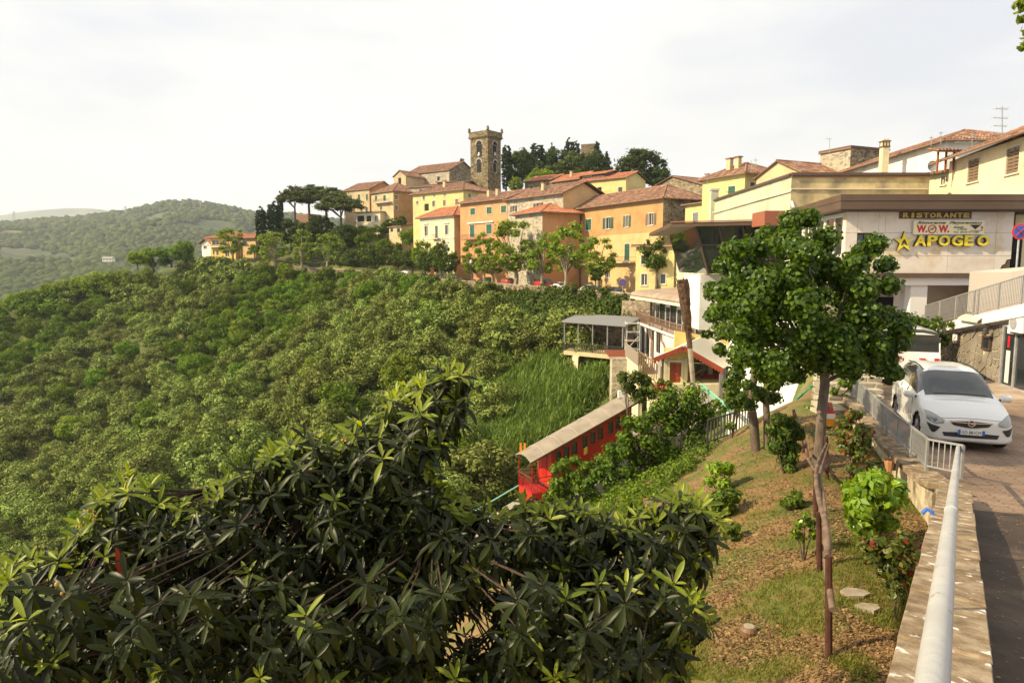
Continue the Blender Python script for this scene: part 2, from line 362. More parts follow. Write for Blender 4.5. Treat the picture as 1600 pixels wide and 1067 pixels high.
# pale house far across the valley, and thin masts on the skyline
def small_house(px, py, Y, w, d, h, label):
    c = P(px, py, Y); t = thing('farmhouse', label, 'house', c)
    m = MB(c); m.box(c + Vector((0, 0, h / 2)), (w, d, h)); m.build('wall', flat('farm_plaster', (0.75, 0.72, 0.66), 0.8), t)
    m = MB(c); r0 = c + Vector((0, 0, h + 0.02))
    m.prism([r0 + Vector((-w / 2 - 1, -d / 2 - 1, 0)), r0 + Vector((-w / 2 - 1, d / 2 + 1, 0)), r0 + Vector((-w / 2 - 1, 0, 1.6))], (w + 2, 0, 0)); m.build('roof', flat('farm_roof', (0.4, 0.36, 0.32), 0.9), t)
    for k in range(3):
        m = MB(c); m.box(c + Vector((-w / 3 + k * w / 3, -d / 2 - 0.05, h * 0.5)), (1.4, 0.12, 1.6)); m.build('window', M_black, t)
small_house(170, 409, 950, 13, 8, 5, 'long pale farmhouse alone on the far hillside across the valley')
M_mast = flat('mast_steel', (0.35, 0.36, 0.38), 0.6, 0.3)
def mast(px, y0, y1, Y, w, label):
    a_, b_ = P(px, y1, Y), P(px, y0, Y); h = b_.z - a_.z
    t = thing('lattice_mast', label, 'mast', a_)
    for sx in (-1, 1):
        m = MB(a_); m.bar(a_ + Vector((sx * w, 0, -5)), b_, 0.7); m.build('leg', M_mast, t)
    m = MB(a_)
    for k in range(7):
        z0 = a_.z + h * k / 7; w0 = w * (1 - k / 7); w1 = w * (1 - (k + 1) / 7)
        m.bar((a_.x - w0, Y, z0), (a_.x + w1, Y, z0 + h / 7), 0.5); m.bar((a_.x + w0, Y, z0), (a_.x - w1, Y, z0 + h / 7), 0.5)
    m.build('bracing', M_mast, t)
    m = MB(a_)
    for f_ in (0.7, 0.85): m.bar((a_.x - w * 1.6, Y, a_.z + h * f_), (a_.x + w * 1.6, Y, a_.z + h * f_), 0.6)
    m.build('crossarm', M_mast, t)
mast(313, 313, 327, 2050, 3.0, 'tallest thin mast on top of the far wooded ridge')
mast(196, 322, 337, 2100, 5.0, 'pylon on the saddle of the far ridge, between the two summits')
mast(22, 330, 348, 2100, 6.0, 'faint pylon on the far ridge at the left edge of the view')

# ------------------------------------------------------------------ foliage kit
rng = np.random.RandomState(11)
def unit(v): return v / np.maximum(np.linalg.norm(v, axis=-1, keepdims=True), 1e-9)
def leaf_quads(C, N, size, aspect=1.8, jit=0.35, fold=0.0, dirv=None):
    """one diamond-like leaf per centre; returns V, Q"""
    n = len(C)
    r = unit(rng.normal(size=(n, 3))); Nn = unit(N + jit * r)
    t = unit(np.cross(Nn, rng.normal(size=(n, 3)))) if dirv is None else unit(dirv - Nn * np.sum(dirv * Nn, -1, keepdims=True))
    b = np.cross(Nn, t)
    s = (size * rng.uniform(0.6, 1.3, (n, 1)))
    p0 = C - t * s * 0.5 * aspect; p2 = C + t * s * 0.5 * aspect
    p1 = C + b * s * 0.5 - t * s * 0.1 * aspect; p3 = C - b * s * 0.5 - t * s * 0.1 * aspect
    V = np.stack([p0, p1, p2, p3], 1).reshape(-1, 3); Q = np.arange(4 * n).reshape(n, 4)
    return V, Q
def clump_cloud(centres, radii, per, flat_=0.8, up=0.25, shell=0.55, tight=(0.62, 0.34)):
    """leaf centres and normals scattered through balls round centres"""
    k = len(centres); n = k * per
    d = unit(rng.normal(size=(n, 3)) + np.array([0, 0, up])); rr = np.minimum(np.abs(rng.normal(*tight, (n, 1))), 1.5)
    ci = np.repeat(np.arange(k), per); R = np.repeat(np.broadcast_to(np.asarray(radii, float), (k,)), per)[:, None]
    C = np.asarray(centres)[ci] + d * rr * R * np.array([1, 1, flat_])
    return C, d
def crown_pts(n, rx, ry, rz_, shape='dome', inner=0.35):
    """clump centres of a crown of half-axes rx, ry, rz_ centred on the origin"""
    d = unit(rng.normal(size=(n, 3))); r = (inner + (1 - inner) * rng.uniform(0, 1, (n, 1)) ** 0.5)
    p = d * r
    if shape == 'dome': p[:, 2] = np.where(p[:, 2] < 0, p[:, 2] * 0.6, p[:, 2])
    if shape == 'cone': w = np.clip(1.02 - (p[:, 2] + 1) / 2, 0.05, 1) ** 0.75; p[:, 0] *= w * 1.4; p[:, 1] *= w * 1.4
    if shape == 'spindle': w = np.sqrt(np.clip(1 - (p[:, 2] * 0.98) ** 2, 0, 1)) ** 0.6; q = unit(p[:, :2] + 1e-6) * rng.uniform(0.3, 1, (n, 1)) ** 0.5; p[:, :2] = q * w[:, None]
    return p * np.array([rx, ry, rz_])
TREE = {}
def make_tree_meshes(key, mat, rx, rz_, trunk_h, nclump, per, leaf, aspect=1.8, cr=0.3, shape='dome', bark=None, tr=0.16, inner=0.35, up=0.25, limbs=5, variants=2, jit=0.45, lean=0.0, tight=(0.62, 0.34)):
    """crown mesh + trunk mesh; base at the origin, total height trunk_h + ~1.6 rz_"""
    L = []
    for k in range(variants):
        c = crown_pts(nclump, rx, rx, rz_, shape, inner) + np.array([0, 0, trunk_h + rz_ * (0.62 if shape == 'dome' else 1.0)])
        c[:, :2] += rng.normal(size=2) * rx * 0.08
        rad = rx * cr * rng.uniform(0.6, 1.35, nclump)
        if shape == 'spindle': rad = rad * 0.8
        C, N = clump_cloud(c, rad, per, 0.8, up, tight=tight)
        V, Q = leaf_quads(C, N, leaf, aspect, jit)
        crown = np_mesh(key + '_crown', V, Q, [mat])
        mb = MB(); top = trunk_h + rz_ * (0.6 if shape == 'dome' else 1.2)
        sway = [Vector((0, 0, -0.6)), Vector((0.02, 0, 0.1)), Vector((lean * 0.3 + random.uniform(-.1, .1) * rx * 0.4, random.uniform(-.1, .1) * rx * 0.4, trunk_h * 0.55)), Vector((lean * 0.5, 0, trunk_h)), Vector((random.uniform(-.2, .2) * rx, random.uniform(-.2, .2) * rx, top))]
        mb.tube(sway, [tr * 1.5, tr * 1.2, tr, tr * 0.85, tr * 0.3], 7, jit=0.08)
        for j in range(limbs):
            e = c[random.randrange(nclump)]; s0 = sway[3] if j % 2 else sway[3] * 0.85
            s0 = Vector(s0); e = Vector(e); mid = (s0 + e) / 2 + Vector((0, 0, 0.08 * rx))
            mb.tube([s0, mid, e], [tr * 0.5, tr * 0.32, tr * 0.12], 5, cap=False)
        tm = mb.build('trunk', bark or M_bark); trunk = tm.data; bpy.data.objects.remove(tm)
        L.append((crown, trunk))
    TREE[key] = L
def plant(key, x, y, z, s, label, cat='tree', name=None, group=None, sxy=None, rz=None, v=None, parts=True, trunk=True):
    me, tr = TREE[key][v if v is not None else random.randrange(len(TREE[key]))]
    t = thing(name or 'tree', label, cat, (x, y, z), group, random.uniform(0, 6.28) if rz is None else rz)
    t.scale = (sxy or s, sxy or s, s)
    c = link('crown' if cat == 'tree' else 'foliage', me, t); KIDS.setdefault(t.name, []).append(c)
    if trunk:
        b = link('trunk' if cat == 'tree' else 'stem', tr, t); KIDS[t.name].append(b)
    return t
def plant_px(key, px, ytop, ybot, Y, label, wpx=None, base=None, **kw):
    """tree whose foot and top are seen at those rows at distance Y; base = nominal height, width of the mesh"""
    b, t = P(px, ybot, Y), P(px, ytop, Y); h0, w0 = base
    s = (t.z - b.z) / h0; sxy = (wpx / F * Y) / w0 if wpx else s
    return plant(key, b.x, Y, b.z, s, label, sxy=sxy, **kw)
make_tree_meshes('olive', M_olive, 2.3, 2.5, 0.7, 30, 210, 0.155, 2.0, 0.36, variants=5, jit=.3, tight=(.82, .2), inner=.45)
make_tree_meshes('scrub', M_olive2, 2.4, 2.3, 0.7, 28, 180, 0.19, 1.5, 0.35, variants=3, jit=.3, tight=(.82, .2), inner=.45)
make_tree_meshes('plane', M_plane, 2.3, 3.9, 1.6, 34, 110, 0.26, 1.3, 0.27, variants=5, bark=M_barkpale, inner=0.45, tr=0.2, limbs=14)
make_tree_meshes('round', M_ivy, 2.5, 2.2, 2.0, 50, 110, 0.24, 1.4, 0.26, variants=3, tr=0.22)
make_tree_meshes('broad', M_dark, 5.0, 5.5, 3.0, 110, 110, 0.4, 1.4, 0.24, variants=2, tr=0.4, limbs=8)
make_tree_meshes('light', M_plane, 3.5, 3.5, 2.0, 80, 90, 0.3, 1.4, 0.26, variants=2, tr=0.25, limbs=8)
make_tree_meshes('cypress', M_cyp, 1.35, 7.0, 0.4, 300, 40, 0.26, 1.8, 0.30, shape='spindle', variants=2, tr=0.25, limbs=0, up=0.6)
make_tree_meshes('fir', M_cyp, 2.6, 6.5, 0.8, 110, 60, 0.28, 2.0, 0.24, shape='cone', variants=2, tr=0.3, limbs=0)
make_tree_meshes('cedar', M_pine, 4.5, 6.0, 1.5, 120, 80, 0.34, 2.0, 0.2, variants=1, tr=0.4, limbs=10)
# umbrella pines: flat layered crown on a tall bare forking trunk
def make_umbrella(key, rx, rz_, th):
    L = []
    for k in range(3):
        n = 110; r = np.sqrt(rng.uniform(0, 1, n)); an = rng.uniform(0, 2 * pi, n)
        c = np.stack([rx * r * np.cos(an), rx * r * np.sin(an), th + rz_ * (1 - r ** 2) * rng.uniform(0.35, 1.0, n) + rng.uniform(-.3, .3, n)], -1)
        C, N = clump_cloud(c, rx * 0.2 * rng.uniform(0.7, 1.3, n), 110, 0.5, 0.5); V, Q = leaf_quads(C, N, 0.28, 2.0, 0.4)
        mb = MB(); fk = Vector((random.uniform(-.5, .5), 0, th * 0.74))
        mb.tube([(0, 0, -1), (0.1, 0, 0.3), fk], [0.42, 0.36, 0.3], 7)
        for j in range(9):
            e = Vector(c[random.randrange(n)]); e.z = th + 0.1 * rz_
            mb.tube([fk, fk.lerp(e, 0.45) + Vector((0, 0, 0.6)), e], [0.2, 0.14, 0.06], 5, cap=False)
        tm = mb.build('trunk', M_bark); trunk = tm.data; bpy.data.objects.remove(tm)
        L.append((np_mesh(key + '_crown', V, Q, [M_pine]), trunk))
    TREE[key] = L
make_umbrella('umbrella', 5.5, 4.0, 8.2)

# ------------------------------------------------------------------ olive grove
cand = []
tries = 0
rs2 = np.random.RandomState(21)
N0 = 60000
cx = rs2.uniform(-215, 30, N0); cy = rs2.uniform(58, 214, N0)
zn, zf, beh, hl, best, zs_, d_ = terr_parts(cx, cy)
zt = terrain(cx, cy)
pxx = 800 + F * cx / cy
pyy = 415.5 - F * (zt + 3) / cy
gapn = _vn(cx, cy, 17, 12) + 0.5 * _vn(cx, cy, 7, 13)
ok = (~beh) & (zf > zn + 0.5) & (best > 4.0) & (pxx > -70) & (pxx < 930) & (pyy < 900) & (gapn < 0.42)
reedz = (pxx > 790) & (pyy > 530)
ok &= ~((pxx > 770) & (best < 9))
cx, cy, zt, pxx, pyy, gapn = cx[ok], cy[ok], zt[ok], pxx[ok], pyy[ok], gapn[ok]
cell = {}; picks = []
for i in range(len(cx)):
    mind = 4.8 if pyy[i] > 560 else 4.9
    g = (int(cx[i] // 5.1), int(cy[i] // 5.1)); bad = False
    for a in (-1, 0, 1):
        for b in (-1, 0, 1):
            for j in cell.get((g[0] + a, g[1] + b), ()):
                if (cx[i] - cx[j]) ** 2 + (cy[i] - cy[j]) ** 2 < mind * mind: bad = True; break
            if bad: break
        if bad: break
    if bad: continue
    if pxx[i] > 780 and pyy[i] > 545: continue
    cell.setdefault(g, []).append(i); picks.append(i)
def silh(px, py):      # hidden low behind the loquat: skip
    return (250 < px < 620 and py > 770) or (px >= 620 and py > 830) or (px <= 250 and py > 940)
picks = [i for i in picks if not silh(pxx[i], pyy[i])]
picks.sort(key=lambda i: cy[i])
print('olives', len(picks))
single, rest = picks[:290], picks[290:]
rs3 = random.Random(5)
nol = ngr = 0
for i in single:
    x, y, z = float(cx[i]), float(cy[i]), float(zt[i])
    green = _vn(x, y, 30, 14) > 0.14 or rs3.random() < 0.10
    s = rs3.uniform(0.95, 1.5)
    if green:
        lt = rs3.random() < .12; s = s * (.62 if lt else 1)
        plant('light' if lt else 'scrub', x, y, z - 0.3, s, 'leafy green tree among the grey green olives on the hillside', name='broadleaf_tree', group='green trees among the olives')
    else:
        plant('olive', x, y, z - 0.3, s, 'grey green olive tree in the grove on the hillside', name='olive_tree', group='olive trees on the hillside', sxy=s * rs3.uniform(0.95, 1.2))
def merge_stuff(name, lst, label, cat, keep=0.6):
    Vs, Qs, Ms = [], [], []; off = 0
    cache = {}
    for (key, x, y, z, s, sxy, v, mi) in lst:
        if (key, v) not in cache:
            me = TREE[key][v][0]; a = np.empty(len(me.vertices) * 3, np.float32); me.vertices.foreach_get('co', a); a = a.reshape(-1, 4, 3)
            cache[(key, v)] = a
        a = cache[(key, v)]; m = rng.uniform(size=len(a)) < keep; a = a[m]
        c_ = a.mean(1, keepdims=True); a = c_ + (a - c_) * (1 / sqrt(keep)) 
        an = rng.uniform(0, 6.28); R = np.array([[cos(an), -sin(an), 0], [sin(an), cos(an), 0], [0, 0, 1]])
        b = (a.reshape(-1, 3) @ R.T) * np.array([sxy, sxy, s]) + np.array([x, y, z])
        Vs.append(b); Qs.append(np.arange(len(b)).reshape(-1, 4) + off); Ms.append(np.full(len(b) // 4, mi)); off += len(b)
    mats = [M_olive, M_olive2, M_dark, M_plane, M_cyp]
    return tag(link(name, np_mesh(name, np.concatenate(Vs), np.concatenate(Qs), mats, np.concatenate(Ms))), label=label, cat=cat, kind='stuff')
lst = []
for i in rest:
    x, y, z = float(cx[i]), float(cy[i]), float(zt[i]); g = _vn(x, y, 30, 14) > 0.16 or rs3.random() < 0.12; s = rs3.uniform(0.95, 1.45)
    lst.append(('scrub' if g else 'olive', x, y, z - 0.3, s, s * 1.05, rs3.randrange(3), 1 if g else 0))
merge_stuff('olive_grove', lst, 'far part of the olive grove, up to the crest of the hill below the village', 'olive grove', 0.3)
# low scrub and grass between the olives
N1 = 17000
x = rs2.uniform(-210, 60, N1); y = np.exp(rs2.uniform(math.log(24), math.log(214), N1)); x = np.where(y < 60, rs2.uniform(-1, 0.36, N1) * y, x)
zn, zf, beh, hl, best, zs_, d_ = terr_parts(x, y); px_ = 800 + F * x / y
ok = (~beh) & (px_ > -80) & (px_ < 1010) & (d_ > 2.5) & (best > 1.5)
x, y = x[ok], y[ok]; z = terrain(x, y); px_ = px_[ok]
rad = rs2.uniform(0.4, 1.5, len(x)) * np.clip(y / 80, 0.45, 1.2)
C, N = clump_cloud(np.stack([x, y, z + rad * 0.25], -1), rad, 34, 0.75, 0.7, 0.3)
V, Q = leaf_quads(C, N, 0.3, 1.7, 0.5)
fi = (rng.uniform(size=len(Q)) < 0.3).astype(int); fi = np.where(_vn(C[:, 0], C[:, 1], 9, 15) > 0.27, 2, fi)  # mostly dark leaf: the shade between the crowns is put into the colour
tag(link('undergrowth', np_mesh('undergrowth', V, Q, [M_dark, M_olive2, M_grass], fi)), label='low scrub and tall grass covering the slope between the trees', cat='undergrowth', kind='stuff')
# reed thicket in the head of the ravine
def blades(C, h, w, lean, mat, name, label, cat, segs=2):
    n = len(C); an = rng.uniform(0, 2 * pi, n); dv = np.stack([np.cos(an), np.sin(an), np.zeros(n)], -1); sd_ = np.stack([-np.sin(an), np.cos(an), np.zeros(n)], -1)
    H = h * rng.uniform(0.5, 1.25, (n, 1)); W = w * rng.uniform(0.7, 1.3, (n, 1)); Ln = lean * rng.uniform(0.3, 1.4, (n, 1)) * H
    p = [C, C + dv * Ln * 0.35 + np.array([0, 0, 0.65]) * H, C + dv * Ln + np.array([0, 0, 0.95]) * H]
    V = np.stack([p[0] - sd_ * W / 2, p[0] + sd_ * W / 2, p[1] - sd_ * W * 0.45, p[1] + sd_ * W * 0.45, p[2] - sd_ * W * 0.06, p[2] + sd_ * W * 0.06], 1)
    b = np.arange(n)[:, None] * 6
    Q = np.concatenate([b + np.array([[0, 1, 3, 2]]), b + np.array([[2, 3, 5, 4]])])
    return tag(link(name, np_mesh(name, V.reshape(-1, 3), Q, [mat])), label=label, cat=cat, kind='stuff')
def region_pts(poly, n, y0, y1):
    """ground points whose place in view lies in the polygon (px,py)"""
    xs = [p[0] for p in poly]; ys = [p[1] for p in poly]; Yg = np.exp(np.linspace(math.log(y0), math.log(y1), 260)); out = []
    k = 0
    while len(out) < n and k < n * 6:
        k += 1; px = random.uniform(min(xs), max(xs)); py = random.uniform(min(ys), max(ys)); ins = False; j = len(poly) - 1
        for i in range(len(poly)):
            if (ys[i] > py) != (ys[j] > py) and px < (xs[j] - xs[i]) * (py - ys[i]) / (ys[j] - ys[i]) + xs[i]: ins = not ins
            j = i
        if ins: out.append((px, py))
    out = np.array(out); u = (out[:, 0] - 800) / F; v = (out[:, 1] - 533.5) / F
    dy = CT - v * ST; dz = -ST - v * CT
    X = (u / dy)[:, None] * Yg; Zr = (dz / dy)[:, None] * Yg; T = terrain(X, np.broadcast_to(Yg, X.shape)); below = Zr < T
    i = np.argmax(below, 1); ok = below.any(1) & (i > 0); r = np.arange(len(out))
    return np.stack([X[r, i], Yg[i], T[r, i]], -1)[ok]
pt = region_pts([(805, 600), (850, 575), (925, 560), (960, 600), (900, 650), (870, 690), (815, 720), (760, 760), (690, 790), (680, 700), (730, 600), (790, 560)], 2600, 30, 120)
hmp = 0.5 + 2.2 * (_vn(pt[:, 0], pt[:, 1], 3.5, 31) + 0.5); rp = np.repeat(pt, 32, 0); rp[:, :2] += rng.normal(size=(len(rp), 2)) * 0.7; rp[:, 2] += rng.uniform(0, 1, len(rp)) * np.repeat(hmp, 32)
blades(rp, 0.85, 0.08, 1.1, M_reed, 'reed_thicket', 'dense pale green reeds filling the ravine beyond the red funicular car', 'reeds')
# ------------------------------------------------------------------ building kit
def plaster(name, col, dirt, amt=0.5, rough=0.9):
    c = Vector(col); 
    return noisy(name, [(0.28, tuple(c * 0.7)), (0.5, tuple(c * .96)), (0.75, tuple(c * 1.08))], 0.5, rough, bump=0.01, bscale=8, second=(dirt, 0.35, 0.62 - 0.12 * amt, 0.95 - 0.2 * amt), spec=0.2)
M_yel = plaster('yellow_plaster', (0.62, 0.5, 0.22), (0.45, 0.36, 0.2))
M_cream = plaster('cream_plaster', (0.68, 0.6, 0.38), (0.45, 0.4, 0.3))
M_beige = plaster('beige_plaster', (0.55, 0.43, 0.25), (0.32, 0.25, 0.16), 0.9)
M_orange = plaster('orange_plaster', (0.55, 0.28, 0.13), (0.45, 0.29, 0.17), 0.8)
M_ochre = plaster('ochre_plaster', (0.47, 0.27, 0.115), (0.42, 0.27, 0.15), 0.5)
M_peach = plaster('peach_plaster', (0.62, 0.41, 0.2), (0.6, 0.35, 0.18), 0.5)
M_gold = plaster('golden_plaster', (0.72, 0.46, 0.1), (0.6, 0.38, 0.1), 0.3)
M_white = plaster('white_plaster', (0.78, 0.74, 0.66), (0.5, 0.46, 0.38), 0.3)
M_lime = plaster('pale_green_plaster', (0.56, 0.55, 0.38), (0.3, 0.3, 0.19), 0.8)
M_stone = masonry('village_stone', [(0.25, (0.1, 0.08, 0.05)), (0.5, (0.24, 0.19, 0.12)), (0.8, (0.42, 0.35, 0.23))], (0.3, 0.25, 0.18), 1.9)
M_stonep = masonry('pale_stone', [(0.25, (0.22, 0.19, 0.14)), (0.5, (0.38, 0.33, 0.24)), (0.8, (0.52, 0.46, 0.35))], (0.45, 0.4, 0.32), 1.9)
M_tower = masonry('tower_stone', [(0.25, (0.05, 0.04, 0.025)), (0.5, (0.16, 0.125, 0.07)), (0.8, (0.3, 0.24, 0.14))], (0.2, 0.16, 0.1), 1.6)
M_rubble = masonry('retaining_stone', [(0.25, (0.12, 0.09, 0.06)), (0.5, (0.26, 0.2, 0.14)), (0.8, (0.4, 0.33, 0.24))], (0.22, 0.18, 0.13), 2.2)
M_tile = noisy('terracotta_tiles', [(0.3, (0.11, 0.06, 0.04)), (0.5, (0.24, 0.125, 0.08)), (0.72, (0.4, 0.25, 0.17))], 1.3, bump=0.01, bscale=12, island=0.35, second=((0.16, 0.13, 0.09), 0.6, 0.55, 0.8))
M_tiler = noisy('new_terracotta_tiles', [(0.3, (0.26, 0.09, 0.05)), (0.5, (0.4, 0.155, 0.08)), (0.72, (0.5, 0.23, 0.12))], 1.3, island=0.25)
M_eave = flat('eave_wood', (0.13, 0.07, 0.04), 0.8)
M_shut = noisy('green_shutter_paint', [(0.3, (0.03, 0.09, 0.06)), (0.7, (0.06, 0.15, 0.1))], 1.0, 0.5)
M_shutb = flat('brown_shutter_paint', (0.2, 0.13, 0.08), 0.6)
M_trim = flat('window_stone_trim', (0.62, 0.56, 0.44), 0.85)
M_wframe = flat('white_window_frame', (0.7, 0.68, 0.62), 0.5)
M_bframe = flat('dark_window_frame', (0.08, 0.05, 0.04), 0.5)
M_iron = flat('wrought_iron', (0.05, 0.045, 0.04), 0.6, 0.2)
M_gutter = flat('copper_gutter', (0.28, 0.17, 0.11), 0.5, 0.3)
M_curtain = flat('white_curtain', (0.6, 0.58, 0.52), 0.9)

class Face:
    """vertical wall plane from A to B (left to right seen from outside)"""
    def __init__(s, A, B):
        s.A = Vector((A[0], A[1], 0)); B = Vector((B[0], B[1], 0)); s.L = (B - s.A).length; s.u = (B - s.A) / s.L; s.n = Vector((s.u.y, -s.u.x, 0))
    def pt(s, a, z, out=0.0): p = s.A + s.u * a + s.n * out; return Vector((p.x, p.y, z))
    def hit(s, px, py):
        d = ray(px, py); t = s.A.dot(s.n) / (d.x * s.n.x + d.y * s.n.y); p = d * t
        return (Vector((p.x, p.y, 0)) - s.A).dot(s.u), p.z
    def rect(s, r):
        x0, y0, x1, y1 = r; a0, _ = s.hit(x0, (y0 + y1) / 2); a1, _ = s.hit(x1, (y0 + y1) / 2)
        xm = (x0 + x1) / 2; _, zt = s.hit(xm, y0); _, zb = s.hit(xm, y1)
        return [min(a0, a1), max(a0, a1), zb, zt]
def wall(mb, fc, z0, z1, ops, rev=0.22, m=0):
    ops = [o for o in ops if o[0] > 0.05 and o[1] < fc.L - 0.05 and o[2] > z0 and o[3] < z1]
    S = sorted({0, fc.L, *[o[0] for o in ops], *[o[1] for o in ops]}); Z = sorted({z0, z1, *[o[2] for o in ops], *[o[3] for o in ops]})
    for i in range(len(S) - 1):
        for j in range(len(Z) - 1):
            cs, cz = (S[i] + S[i + 1]) / 2, (Z[j] + Z[j + 1]) / 2
            if any(o[0] < cs < o[1] and o[2] < cz < o[3] for o in ops): continue
            mb.poly([fc.pt(S[i], Z[j]), fc.pt(S[i + 1], Z[j]), fc.pt(S[i + 1], Z[j + 1]), fc.pt(S[i], Z[j + 1])], m)
    for o in ops:
        a, b, c, d = fc.pt(o[0], o[2]), fc.pt(o[1], o[2]), fc.pt(o[1], o[3]), fc.pt(o[0], o[3]); k = -fc.n * rev
        for p, q in ((a, b), (b, c), (c, d), (d, a)): mb.poly([p, p + k, q + k, q], m)
    return ops
def window(root, off, fc, o, style, rev=0.22, trim=True, shm=None, name='window', frm=None):
    a0, a1, z0, z1 = o; w, h = a1 - a0, z1 - z0; shm = shm or M_shut; frm = frm or M_wframe
    mb = MB(off); tw = 0.1
    if trim:
        for (x0, x1, y0, y1) in ((a0 - tw, a0, z0, z1), (a1, a1 + tw, z0, z1), (a0 - tw, a1 + tw, z1, z1 + tw)):
            mb.box(fc.pt((x0 + x1) / 2, (y0 + y1) / 2, 0.01), (x1 - x0, 0.07, y1 - y0), ax=(fc.u, fc.n, Vector((0, 0, 1))), m=1)
        if style != 'D': mb.box(fc.pt((a0 + a1) / 2, z0 - tw / 2, 0.04), (w + 0.3, 0.16, tw), ax=(fc.u, fc.n, Vector((0, 0, 1))), m=1)
    fw = 0.07
    for (x0, x1, y0, y1) in ((a0, a0 + fw, z0, z1), (a1 - fw, a1, z0, z1), (a0 + fw, a1 - fw, z1 - fw, z1), (a0 + fw, a1 - fw, z0, z0 + fw)) + (((a0 + w / 2 - fw / 2, a0 + w / 2 + fw / 2, z0 + fw, z1 - fw),) if style in 'GO' and w > 0.8 else ()):
        mb.box(fc.pt((x0 + x1) / 2, (y0 + y1) / 2, -rev + 0.05), (x1 - x0, 0.08, y1 - y0), ax=(fc.u, fc.n, Vector((0, 0, 1))))
    wn_ = mb.build(name, [frm, M_trim], root); wn_['win'] = 1; del wn_['win']
    def sub(nm, mat, boxes):
        m2 = MB(off)
        for (x0, x1, y0, y1, o_, th) in boxes: m2.box(fc.pt((x0 + x1) / 2, (y0 + y1) / 2, o_), (x1 - x0, th, y1 - y0), ax=(fc.u, fc.n, Vector((0, 0, 1))))
        m2.build(nm, mat, wn_)
    sub('pane', M_glass if style != 'B' else M_black, [(a0 + 0.03, a1 - 0.03, z0 + 0.03, z1 - 0.03, -rev + 0.02, 0.03)])  # B openings get a black sheet for the unlit inside, no glass
    def slats(x0, x1, o_):
        b = [(x0, x0 + 0.07, z0 + .03, z1 - .03, o_, 0.05), (x1 - 0.07, x1, z0 + .03, z1 - .03, o_, 0.05)]
        n = max(4, int(h / 0.22))
        for k in range(n): 
            c = z0 + 0.05 + (h - 0.1) * (k + 0.5) / n; b.append((x0 + 0.07, x1 - 0.07, c - (h / n) * 0.36, c + (h / n) * 0.36, o_, 0.03))
        return b
    if style == 'S':
        for x0, x1 in ((a0 + 0.02, a0 + w / 2 - 0.01), (a0 + w / 2 + 0.01, a1 - 0.02)): sub('shutter', shm, slats(x0, x1, -0.06))
    if style == 'O':
        for x0, x1 in ((a0 - w / 2 - 0.06, a0 - 0.11), (a1 + 0.11, a1 + w / 2 + 0.06)): sub('shutter', shm, slats(x0, x1, 0.08))
    return wn_
def rib_plane(mb, E0, E1, T0, T1, w=0.24, course=0.42, m=0, amp=0.06):
    """pan-tiled slope; eave E0-E1, upper edge T0-T1 (may be one point)"""
    E0, E1, T0, T1 = map(Vector, (E0, E1, T0, T1)); ex = (E1 - E0); L = ex.length; ex /= L
    nrm = ex.cross(T0 - E0 if (T0 - E0).length > 0.1 else T1 - E0)
    if nrm.z < 0: nrm = -nrm
    nrm.normalize(); up = nrm.cross(ex); 
    if up.z < 0: up = -up
    H = (T0 - E0).dot(up); xl = (T0 - E0).dot(ex); xr = L - (T1 - E0).dot(ex)
    def hh(x):
        h = H
        if xl > 1e-3 and x < xl: h = H * x / xl
        if xr > 1e-3 and x > L - xr: h = min(h, H * (L - x) / xr)
        return max(h, 0.0)
    n = max(2, int(L / w)); w = L / n
    for i in range(n):
        x0, x1 = i * w, (i + 1) * w; xa, xb = x0 + 0.28 * w, x0 + 0.72 * w
        h = max(hh(x0), hh(x1), hh((x0 + x1) / 2)); 
        if h < 0.1: continue
        nc = max(1, int(h / course)); 
        for j in range(nc):
            y0, y1 = h * j / nc, h * (j + 1) / nc
            q = [E0 + ex * x + up * y + nrm * o for (x, y, o) in ((x0, y0, .02), (xa, y0, amp + .03), (xb, y0, amp + .03), (x1, y0, .02), (x0, y1, 0), (xa, y1, amp), (xb, y1, amp), (x1, y1, 0))]
            i0 = len(mb.v); mb.v += [p - mb.off for p in q]
            for f in ((0, 1, 5, 4), (1, 2, 6, 5), (2, 3, 7, 6), (0, 3, 2, 1)): mb.f.append(tuple(i0 + k for k in f)); mb.m.append(m)
    # soffit slab
    th = nrm * 0.1
    mb.prism([E0 - nrm * 0.01, E1 - nrm * 0.01, T1 - nrm * 0.01] + ([T0 - nrm * 0.01] if (T1 - T0).length > 0.05 else []), -th, 1)
